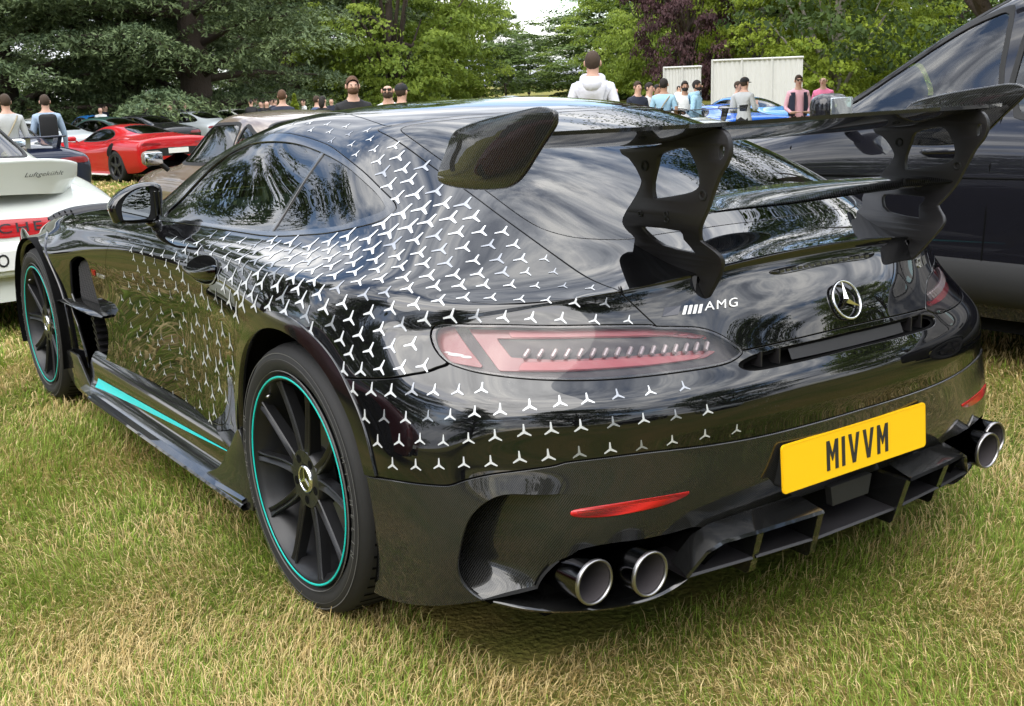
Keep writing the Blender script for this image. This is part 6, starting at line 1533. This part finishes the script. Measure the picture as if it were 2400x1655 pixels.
def ex_mid(paint, wing=False, plate='plate_white', lights='light_red', trim='matt_black'):
    def fx(K):
        S, root = K.S, K.root; hit, hs = rear_hit(S)
        patch_on(S, [(.40,.80),(.62,.795),(.84,.80),(.88,.83),(.80,.855),(.60,.845),(.42,.825)], lights, 'tail_light', root, off=.006)
        patch_on(S, [(0,.56),(.40,.56),(.70,.56),(.84,.60),(.80,.70),(.50,.72),(0,.72)], 'matt_black', 'rear_grille', root, off=.004, both_sides=True)
        patch_on(S, [(0,.33),(.60,.33),(.80,.34),(.78,.46),(.50,.48),(0,.48)], 'matt_black', 'rear_diffuser', root, off=.006)
        po = plate_obj('number_plate', [rrect(.50, .11, .01)], .006, lambda u, v, d: Vector((u, -.035-d, .66+v)), plate, root)
        for sx in (-1, 1):
            soft_box('door_mirror', (sx*1.0, 2.72, .93), (.20, .10, .11), paint, root, .045)
            bm = bmesh.new(); add_tube(bm, [(sx*.80, 2.78, .83), (sx*.93, 2.74, .90)], .018, 6); bm_obj('mirror_stalk', bm, paint, root)
            patch_on(S, [(1.35,.56),(1.22,.80),(1.06,.86),(1.0,.80),(1.12,.60)], 'matt_black', 'side_intake', root, view='side', off=.003)
            P = [[(sx*.86, y, .17), (sx*.975, y, .165), (sx*.975, y, .145), (sx*.86, y, .14)] for y in np.linspace(1.35, 3.15, 6)]
            grid_obj('side_skirt', P, trim, root, angle=30)
            soft_box('seat', (sx*.34, 1.85, .72), (.44, .16, .58), 'fabric_dark', root, .07, Matrix.Rotation(.3, 3, 'X'))
        if wing:
            P = [[(x, .00, 1.19), (x, -.02, 1.20), (x, .10, 1.205), (x, .26, 1.175), (x, .12, 1.185)] for x in np.linspace(-.85, .85, 9)]
            wo = grid_obj('rear_wing', P, 'gloss_black', root, closed_v=True, smooth=True)
            for sx in (-1, 1):
                bm = bmesh.new(); add_prism(bm, [(-.02,1.19),(.24,1.18),(.30,.98),(.12,.96)], -.01, .01, lambda u, v, d: Vector((sx*.48+d, u, v))); bm_obj('wing_pylon', bm, 'gloss_black', wo)
                bm = bmesh.new(); add_prism(bm, [(-.06,1.26),(.28,1.24),(.26,1.13),(.0,1.13)], -.008, .008, lambda u, v, d: Vector((sx*.86+d, u, v))); bm_obj('wing_endplate', bm, 'gloss_black', wo)
    return fx
def mid(label, loc, rz, paint, name='sports_car', rim='rim_dark', group=None, **k):
    return build_car(name, label, PMID, loc, math.radians(rz), paint, GMID, rgm, [(.98,.34),(3.68,.335)], [.375,.365], [.345,.335], .27, .975, rim, ex_mid(paint, **k), group=group, front_glass=fgm, level=2)
# rounded coupes / saloons
PGT = [(y*1.04, [(w*1.02, z*(1.0 if z < .9 else 1.02)) for w, z in pts]) for y, pts in [
 (.00, [(0,.86),(.25,.86),(.45,.855),(.60,.845),(.70,.83),(.77,.81),(.82,.78),(.86,.70),(.86,.56),(.84,.40),(.78,.28)]),
 (.15, [(0,.95),(.25,.948),(.45,.94),(.60,.92),(.72,.895),(.80,.87),(.87,.83),(.915,.73),(.92,.57),(.90,.38),(.84,.24)]),
 (.60, [(0,1.04),(.22,1.035),(.40,1.02),(.53,.99),(.65,.94),(.77,.90),(.87,.86),(.935,.75),(.94,.57),(.92,.36),(.86,.22)]),
 (1.10, [(0,1.20),(.21,1.195),(.38,1.175),(.49,1.135),(.60,1.01),(.71,.90),(.82,.85),(.92,.74),(.93,.57),(.91,.36),(.86,.20)]),
 (1.70, [(0,1.32),(.21,1.315),(.38,1.295),(.49,1.255),(.60,1.08),(.71,.905),(.80,.85),(.89,.73),(.90,.55),(.89,.35),(.85,.18)]),
 (2.20, [(0,1.335),(.21,1.33),(.38,1.31),(.49,1.27),(.60,1.085),(.71,.90),(.80,.845),(.89,.72),(.90,.55),(.89,.35),(.85,.18)]),
 (2.65, [(0,1.24),(.22,1.235),(.40,1.21),(.52,1.165),(.61,1.02),(.71,.89),(.80,.84),(.89,.72),(.90,.55),(.89,.35),(.85,.18)]),
 (3.10, [(0,1.00),(.24,.997),(.44,.975),(.57,.94),(.66,.90),(.74,.875),(.82,.83),(.90,.72),(.91,.55),(.90,.35),(.85,.18)]),
 (3.70, [(0,.87),(.24,.868),(.44,.855),(.57,.845),(.67,.85),(.76,.84),(.84,.80),(.91,.69),(.92,.54),(.90,.35),(.84,.18)]),
 (4.20, [(0,.74),(.24,.738),(.42,.73),(.54,.73),(.64,.73),(.72,.715),(.79,.68),(.85,.60),(.86,.48),(.84,.33),(.79,.20)]),
 (4.45, [(0,.60),(.24,.60),(.40,.60),(.51,.60),(.58,.595),(.64,.585),(.69,.56),(.73,.51),(.74,.43),(.73,.33),(.69,.24)])]]
GGT = [[(3.02,.915),(2.85,1.02),(2.62,1.16),(2.35,1.255),(1.95,1.285),(1.55,1.25),(1.2,1.14),(.98,1.03),(1.05,.965),(1.6,.94),(2.3,.925)]]
def rgg(V):
    p = np.array([(0,.66),(.30,.68),(.44,.80),(.46,1.05),(.44,1.40),(.36,1.56),(0,1.62)]); full = np.vstack([p, (p*[-1, 1])[::-1]]); return np.maximum(poly_sd(V[:, :2], full), .9-V[:, 2])
def fgg(V):
    p = np.array([(0,2.50),(.34,2.48),(.50,2.48),(.57,2.8),(.62,3.12),(.4,3.2),(0,3.24)]); full = np.vstack([p, (p*[-1, 1])[::-1]]); return np.maximum(poly_sd(V[:, :2], full), .85-V[:, 2])
def ex_gt(paint, lights='light_red', plate='plate_white', spoiler=False):
    def fx(K):
        S, root = K.S, K.root; hit, hs = rear_hit(S)
        patch_on(S, [(.44,.72),(.66,.72),(.84,.715),(.90,.75),(.82,.80),(.60,.80),(.44,.785)], lights, 'tail_light', root, off=.006)
        patch_on(S, [(0,.30),(.60,.30),(.78,.32),(.76,.42),(.50,.44),(0,.44)], 'matt_black', 'rear_diffuser', root, off=.006)
        plate_obj('number_plate', [rrect(.50, .11, .01)], .006, lambda u, v, d: Vector((u, -.045-d, .56+v)), plate, root)
        for sx in (-1, 1):
            soft_box('door_mirror', (sx*.98, 2.86, .99), (.18, .10, .12), paint, root, .045)
            bm = bmesh.new(); add_tube(bm, [(sx*.83, 2.92, .90), (sx*.92, 2.88, .96)], .018, 6); bm_obj('mirror_stalk', bm, paint, root)
            bm = bmesh.new(); add_lathe(bm, [(-.04, .042), (-.05, .045), (-.04, .038), (.1, .036)], 16, 'y', (sx*.60, -.01, .33)); bm_obj('exhaust_tip', bm, 'steel', root, smooth=True)
            soft_box('seat', (sx*.36, 1.9, .80), (.46, .16, .62), 'fabric_dark', root, .07, Matrix.Rotation(.25, 3, 'X'))
        if spoiler:
            P = [[(x, .02+.05*(x/.6)**2, 1.11), (x, .0+.05*(x/.6)**2, 1.12), (x, .12, 1.13), (x, .30, 1.10), (x, .14, 1.10)] for x in np.linspace(-.62, .62, 9)]
            so = grid_obj('rear_spoiler', P, paint, root, closed_v=True, smooth=True)
            for sx in (-1, 1):
                bm = bmesh.new(); add_prism(bm, [(.04,1.11),(.26,1.10),(.40,.95),(.20,.94)], -.03, .03, lambda u, v, d: Vector((sx*.52+d, u, v))); bm_obj('spoiler_stay', bm, paint, so)
    return fx
def gt(label, loc, rz, paint, name='parked_coupe', rim='rim_dark', group=None, level=2, **k):
    return build_car(name, label, PGT, loc, math.radians(rz), paint, GGT, rgg, [(1.0,.34),(3.72,.335)], [.37,.365], [.34,.335], .26, .915, rim, ex_gt(paint, **k), group=group, front_glass=fgg, level=level)
mid('red mid-engined sports car with white side skirts on the open grass', polar(445, 26.3), 13, 'paint_red', rim='rim_dark', trim='plate_white')
gt('dark navy coupe with a raised rear spoiler left of the red sports car', polar(98, 18.4), 4, 'paint_navy', spoiler=True)
gt('silver-grey coupe half hidden behind the red sports car', polar(238, 33), 20, 'paint_silver')
BG = 'rows of cars parked under the trees'
for (u, d, rz, p, lab) in ((95, 37, 8, 'paint_silver', 'silver car behind the navy coupe'), (205, 44, 14, 'paint_cream', 'pale cream car in the row behind the silver coupe'), (300, 46, 2, 'paint_lightblue', 'bright blue car in the row behind the red sports car'), (385, 36, 20, 'paint_green', 'dark green car right behind the red sports car'), (455, 41, 20, 'paint_blk', 'black car parked in front of the thickest cedar'), (560, 48, 20, 'paint_silver', 'silver car in the row right of the thickest cedar'), (640, 52, 11, 'paint_white', 'white car in the row right of the thickest cedar'), (720, 50, 2, 'paint_navy', 'navy car in the row behind the bearded man'), (20, 42, 2, 'paint_blk', 'black car at the outer end of the far row'), (1215, 60, 8, 'paint_white', 'white car far down the avenue'), (1270, 72, 11, 'paint_silver', 'silver car far down the avenue')):
    gt(lab, polar(u, d), rz, p, group=BG, level=2)
mid('white sports car with a black rear wing, beyond the boot of the coupe', polar(1660, 22), -20, 'paint_white', wing=True)
mid('bright blue low sports car facing away beside the man in the cap', polar(1790, 27), -20, 'paint_blue', plate='plate_yellow')
gt('mid-blue grand tourer parked behind the bright blue sports car', polar(1850, 33), -10, 'paint_lightblue')
gt('dark green car beside the group of young men', polar(1478, 27), -70, 'paint_green', level=2, group=BG)
gt('silver car beyond the group of young men', polar(1530, 36), -70, 'paint_silver', level=2, group=BG)
gt('maroon coupe parked across from the decorated coupe', (-4.75, .55), 0, 'paint_maroon')
gt('black coupe parked in the row behind the photographer', (-1.5, -12.5), 8, 'paint_blk', level=2)
gt('silver coupe parked in the row behind the photographer', (2.2, -12.0), 4, 'paint_silver', level=2)
# ------------------------------------------------------------------ people
mat('skin_light', (.50, .30, .22), .55); mat('skin_tan', (.36, .20, .13), .55); mat('skin_dark', (.16, .085, .055), .55)
for n_, c_ in (('hair_brown', (.045, .028, .017)), ('hair_dark', (.018, .014, .012)), ('hair_ginger', (.085, .042, .022)), ('cloth_lilac', (.60, .60, .66)), ('cloth_navy', (.018, .022, .04)), ('cloth_black', (.012, .012, .013)), ('cloth_white', (.68, .68, .66)), ('cloth_sky', (.30, .48, .62)), ('cloth_grey', (.42, .43, .43)), ('cloth_pink', (.75, .42, .48)), ('cloth_hotpink', (.75, .20, .34)), ('cloth_denim', (.06, .09, .17)), ('cloth_khaki', (.30, .26, .18)), ('cloth_purple', (.16, .07, .22)), ('cloth_orange', (.70, .22, .05)), ('cloth_bluegrey', (.28, .36, .46)), ('cloth_brown', (.20, .13, .08)), ('cloth_yellow', (.6, .45, .1))):
    m_ = mat(n_, c_, .85); noise_bump(m_, 40, .4, .01)
def person_mesh(arms='down', sub=1):
    """one continuous skin-modifier body, 1.78 m, facing +y; faces get material index by region"""
    V = []; E = []; R = []
    def v(p, r, par=None):
        V.append(p); R.append(r)
        if par is not None: E.append((par, len(V)-1))
        return len(V)-1
    pel = v((0, 0, .96), (.155, .115)); wai = v((0, .005, 1.10), (.140, .105), pel); che = v((0, .0, 1.30), (.165, .12), wai); upc = v((0, -.01, 1.43), (.13, .095), che)
    nk = v((0, .0, 1.52), (.056, .06), upc); hb = v((0, .018, 1.595), (.066, .078), nk); hm = v((0, .022, 1.675), (.074, .092), hb); ht = v((0, .012, 1.745), (.058, .072), hm)
    for s in (-1, 1):
        sh_ = v((s*.175, -.01, 1.425), (.07, .072), upc)
        if arms == 'down': el, wr, hd = (s*.245, -.02, 1.14), (s*.255, .05, .90), (s*.255, .08, .815)
        elif arms == 'phone': el, wr, hd = (s*.25, .03, 1.14), (s*.15, .25, 1.22), (s*.09, .31, 1.28)
        elif arms == 'bent': el, wr, hd = (s*.25, -.02, 1.14), (s*.17, .20, 1.05), (s*.10, .26, 1.06)
        else: el, wr, hd = (s*.26, -.05, 1.15), (s*.22, .08, .95), (s*.17, .13, .90)
        e_ = v(el, (.047, .047), sh_); w_ = v(wr, (.030, .034), e_); h_ = v(hd, (.038, .022), w_)
        d = (Vector(hd)-Vector(wr)).normalized(); sd_ = Vector((1, 0, 0)) if abs(d.x) < .8 else Vector((0, 1, 0))
        for k, (o, L) in enumerate(((-.030, .062), (-.011, .078), (.010, .080), (.028, .066))):
            b_ = Vector(hd)+d*.035+sd_*o; f1 = v(tuple(b_), (.010, .010), h_); f2 = v(tuple(b_+d*L*.55+Vector((0, .012, 0))), (.009, .009), f1); v(tuple(b_+d*L*.8+Vector((0, .028, -.004))), (.008, .008), f2)
        t1 = v(tuple(Vector(hd)-sd_*s*.045+d*.005), (.011, .011), h_); v(tuple(Vector(hd)-sd_*s*.055+d*.045), (.009, .009), t1)
        hp = v((s*.10, 0, .90), (.095, .10), pel); kn = v((s*.115, .02, .50), (.062, .068), hp); an = v((s*.12, -.02, .10), (.042, .05), kn); v((s*.125, .12, .045), (.045, .032), an)
    me = D.meshes.new('p'); me.from_pydata(V, E, []); o = D.objects.new('p', me); COL.objects.link(o)
    md = o.modifiers.new('s', 'SKIN'); md.use_smooth_shade = True
    for i, r in enumerate(R): me.skin_vertices[0].data[i].radius = r; me.skin_vertices[0].data[i].use_root = (i == 0)
    if sub: o.modifiers.new('u', 'SUBSURF').levels = 1
    dg = bpy.context.evaluated_depsgraph_get(); out = D.meshes.new_from_object(o.evaluated_get(dg)); D.objects.remove(o); D.meshes.remove(me)
    return out
PM = {k: person_mesh(k) for k in ('down', 'phone', 'bent', 'hips')}; PM['far'] = person_mesh('down', 0)
def person(u, d, face, label, skin='skin_light', top='cloth_navy', legs='cloth_denim', arms='down', hair='hair_brown', sleeve='long', height=1.78, hood=False, cap=None, beard=None, glasses=False, bald=False, extra=None, longhair=False, group='people strolling between the cars', head_turn=0):
    x, y = polar(u, d); toward = math.atan2(CAM_POS[0]-x, CAM_POS[1]-y)           # facing 0 = towards the camera
    root = empty('person', label, 'person', (x, y, gh(x, y)), -toward+math.radians(face), group); root.scale = (height/1.78,)*3
    me = (PM['far'] if d > 40 else PM[arms]).copy(); me.materials.clear()
    for m in (skin, top, legs, 'cloth_black'): me.materials.append(MATS[m])
    arm_cut = 1.22 if sleeve == 'short' else -1
    for p in me.polygons:
        c = p.center; i = 0
        if c.z < .085: i = 3
        elif c.z < .965 and abs(c.x) < .215 and not (arms == 'hips' and c.y > .06): i = 2
        elif c.z < 1.512 and not (abs(c.x) > .20 and c.z < 1.02 and arms == 'down' and c.z < .885):
            hand = (arms in ('phone',) and c.y > .24) or (arms == 'bent' and c.y > .20 and c.z < 1.15) or (arms == 'hips' and c.z < .93 and abs(c.x) > .12)
            fore = sleeve == 'short' and (abs(c.x) > .19 or c.y > .14) and c.z < 1.26 and (abs(c.x) > .205 or c.y > .14)
            i = 0 if (hand or fore) else 1
        if c.z > 1.512: i = 0
        p.material_index = i
    body = link('body', me, None, root, smooth=True)
    hz = 1.685
    def ell(name, c, r, m, cut=None, n=16):
        bm = bmesh.new(); bmesh.ops.create_uvsphere(bm, u_segments=n if d < 40 else 8, v_segments=10 if (d < 40 and n > 8) else 6, radius=1)
        for v_ in bm.verts: v_.co = Vector((v_.co.x*r[0], v_.co.y*r[1], v_.co.z*r[2]))
        if cut: bmesh.ops.bisect_plane(bm, geom=bm.verts[:]+bm.edges[:]+bm.faces[:], plane_co=cut[0], plane_no=cut[1], clear_outer=True)
        for v_ in bm.verts:
            k = mnoise.noise(v_.co*22+Vector((u, 0, 0)))*.006 if 'hair' in name else 0
            v_.co = v_.co*(1+k*6)+Vector(c)
        return bm_obj(name, bm, m, root, smooth=True)
    if not bald: ell('hair', (0, .004, hz+.012), (.081, .100, .102), hair, ((0, .040, .0), (0, .80, -.60)))
    if longhair: ell('hair', (0, -.05, hz-.06), (.085, .07, .14), hair)
    if cap:
        ell('cap', (0, .010, hz+.022), (.090, .108, .090), cap, ((0, 0, .0), (0, .12, -1)))
        bm = bmesh.new(); add_prism(bm, [(-.07, .08), (.07, .08), (.06, .16), (0, .19), (-.06, .16)], 0, .008, lambda a, b, c: Vector((a, b, hz+.02-b*.15+c))); bm_obj('cap_peak', bm, cap, root)
    ell('nose', (0, .118, hz-.022), (.013, .018, .022), skin, n=8)
    for s in (-1, 1):
        ell('ear', (s*.080, .010, hz-.015), (.012, .020, .032), skin, n=8); ell('eye', (s*.030, .098, hz+.005), (.011, .008, .007), 'hair_dark', n=8)
    ell('mouth', (0, .103, hz-.062), (.022, .008, .005), 'leather_red', n=8)
    if beard: ell('beard', (0, .035, hz-.060), (.070, .078, .060), beard, ((0, .0, .018), (0, -.3, 1)))
    if glasses:
        bm = bmesh.new()
        for s in (-1, 1): add_box(bm, (s*.033, .108, hz+.006), (.052, .012, .034))
        add_box(bm, (0, .110, hz+.012), (.14, .008, .008)); bm_obj('sunglasses', bm, 'gloss_black', root)
    if hood:
        bm = bmesh.new(); P = []
        for a in np.linspace(-2.6, 2.6, 17):
            r = .105+.012*math.cos(a); cx, cy = r*math.sin(a), -r*math.cos(a)-.01; th_ = .045+.030*math.cos(a/2)
            P.append([(cx*(1+.30*math.cos(b)), cy*(1+.38*math.cos(b))-.01, 1.495-.035*math.cos(a)*.9+th_*math.sin(b)) for b in np.linspace(0, 2*math.pi, 8, endpoint=False)])
        bm.free(); grid_obj('hood', P, top, root, closed_v=True, smooth=True)
        P = [[(.16*k*(1-.35*t), -.125-.035*math.sin(math.pi*t)*(1-k*k), 1.50-.19*t) for k in np.linspace(-1, 1, 9)] for t in np.linspace(0, 1, 6)]
        grid_obj('hood', P, top, root, smooth=True)
    if extra == 'bag':
        P = smooth_poly([(.13, .10, 1.42), (.05, .135, 1.25), (-.15, .06, 1.05), (-.19, -.02, 1.0), (-.10, -.135, 1.12), (.05, -.13, 1.35), (.13, -.06, 1.47)], 4, closed=False); bm = bmesh.new(); add_tube(bm, P, .012, 6); bm_obj('bag_strap', bm, 'cloth_khaki', root)
        soft_box('shoulder_bag', (-.20, -.03, .98), (.08, .22, .17), 'cloth_khaki', root, .03)
    if extra == 'backpack': soft_box('backpack', (0, -.17, 1.28), (.28, .14, .40), 'cloth_black', root, .06)
    if extra == 'vest':
        P = []
        for z in np.linspace(.98, 1.45, 7):
            row = []
            for a in np.linspace(.45, 2*math.pi-.45, 22):
                w = .185+.015*math.sin((z-.98)/.47*math.pi); row.append((w*math.sin(a)*1.02, w*.80*math.cos(a)-.005, z))
            P.append(row)
        grid_obj('vest', P, 'cloth_navy', root, smooth=True)
    if extra == 'camera': soft_box('camera', (0, .28, 1.30), (.13, .09, .09), 'cloth_black', root, .02)
    return root
person(1404, 12.2, 176, 'man seen from behind in a pale lilac hoodie with short brown hair', top='cloth_lilac', hood=True, height=1.83, hair='hair_brown', arms='hips')
person(856, 13.6, 8, 'bearded man in a dark jacket looking over the roof of the coupe', top='cloth_black', beard='hair_ginger', hair='hair_ginger', height=1.71)
person(936, 14.6, -5, 'bald man wearing sunglasses with a short beard', bald=True, glasses=True, beard='hair_brown', top='cloth_white', height=1.67, skin='skin_light')
person(966, 15.0, 150, 'man in a black baseball cap turned away beside the bald man', cap='cloth_black', top='cloth_black', height=1.66)
person(694, 21.5, 165, 'man from behind in a dark T-shirt with bare arms, left of the small conifer', top='cloth_navy', sleeve='short', hair='hair_ginger', height=1.78)
person(772, 30, 120, 'person in a blue top beside a dark-haired friend', top='cloth_denim', height=1.76)
person(786, 29, 140, 'dark-haired person beside a friend in a blue top', top='cloth_black', hair='hair_dark', height=1.74, longhair=True)
person(21, 19.5, 170, 'person in a navy baseball cap and grey jacket behind the white coupe', cap='cloth_navy', top='cloth_bluegrey', height=1.74)
person(63, 18.5, 195, 'man in a patterned grey shirt carrying a tan bag behind the white coupe', top='cloth_grey', hair='hair_brown', height=1.75, extra='bag')
person(153, 20.5, 185, 'man in a grey top with a dark backpack behind the navy coupe', top='cloth_bluegrey', extra='backpack', height=1.78)
person(3, 21, 160, 'person in a purple top at the far end of the row', top='cloth_purple', height=1.72)
person(1506, 23.0, 30, 'young man in a dark open shirt over a navy printed T-shirt', top='cloth_navy', hair='hair_brown', height=1.76, arms='bent')
person(1532, 23.6, 60, 'young man in a white T-shirt with dark hair', top='cloth_white', hair='hair_dark', sleeve='short', height=1.74)
person(1550, 25.5, 40, 'young man half hidden behind the man with the shoulder bag', top='cloth_black', hair='hair_dark', skin='skin_tan', height=1.72)
person(1566, 22.0, 168, 'man from behind in a light blue polo shirt with a shoulder bag', top='cloth_sky', sleeve='short', hair='hair_dark', skin='skin_tan', arms='bent', extra='bag', height=1.78)
person(1614, 24.5, 10, 'man in a black and white T-shirt beside the pale blue hoodie', top='cloth_white', sleeve='short', skin='skin_tan', hair='hair_dark', height=1.76, beard='hair_dark', arms='bent')
person(1641, 24.0, 75, 'man in a pale blue hoodie looking sideways', top='cloth_sky', hood=True, hair='hair_dark', skin='skin_tan', height=1.76, beard='hair_dark')
person(1750, 23.6, 145, 'man in a grey sweater and black cap standing by the blue sports car', top='cloth_grey', legs='cloth_black', cap='cloth_black', height=1.78, arms='phone')
person(1735, 28, 60, 'person mostly hidden by the man in the grey sweater', top='cloth_grey', height=1.76)
person(1874, 24.5, 12, 'man in a pink shirt and dark gilet wearing glasses', top='cloth_pink', legs='cloth_black', extra='vest', arms='bent', glasses=True, height=1.80)
person(1931, 26.5, -15, 'balding man in a hot pink polo shirt', top='cloth_hotpink', sleeve='short', bald=True, arms='bent', height=1.80)
tops = ['cloth_white', 'cloth_orange', 'cloth_black', 'cloth_sky', 'cloth_grey', 'cloth_navy', 'cloth_yellow', 'cloth_denim']
names = {'cloth_white': 'white', 'cloth_orange': 'orange', 'cloth_black': 'black', 'cloth_sky': 'light blue', 'cloth_grey': 'grey', 'cloth_navy': 'navy', 'cloth_yellow': 'yellow', 'cloth_denim': 'blue'}
far = [277, 288, 383, 402, 421, 436, 452, 468, 622, 634, 646, 657, 668, 676, 712, 742, 806, 1455, 1600]
for k, u in enumerate(far):
    t = tops[(k*5+k//3) % 8]; person(u, 46+(k*7) % 11, (k*67) % 360, 'far visitor in a %s top standing under the trees' % names[t], top=t, hair=['hair_dark', 'hair_brown'][k % 2], height=1.66+.03*(k % 5), group='far visitors under the trees')
# small conifer sapling standing among the visitors
x, y = polar(722, 40); root = empty('conifer_sapling', 'small pale green conifer sapling among the visitors', 'tree', (x, y, gh(x, y)))
g = np.random.default_rng(3); n = 2600; t = g.random(n); az = g.uniform(0, 6.28, n); r = .55*(1-t)*np.sqrt(g.random(n))*(1+.3*np.sin(t*40)); C_ = np.stack([r*np.cos(az), r*np.sin(az), .15+1.75*t-.2*r], 1)
leaf_quads(C_, np.tile([0, 0, 1.], (n, 1))+C_*[1, 1, 0], .075, .5+.3*g.random(n), 'crown', 'leaf_light', root, asp=1.8); trunk_obj([(0, 0, -.1), (0, 0, 1.7)], [.03, .006], root)
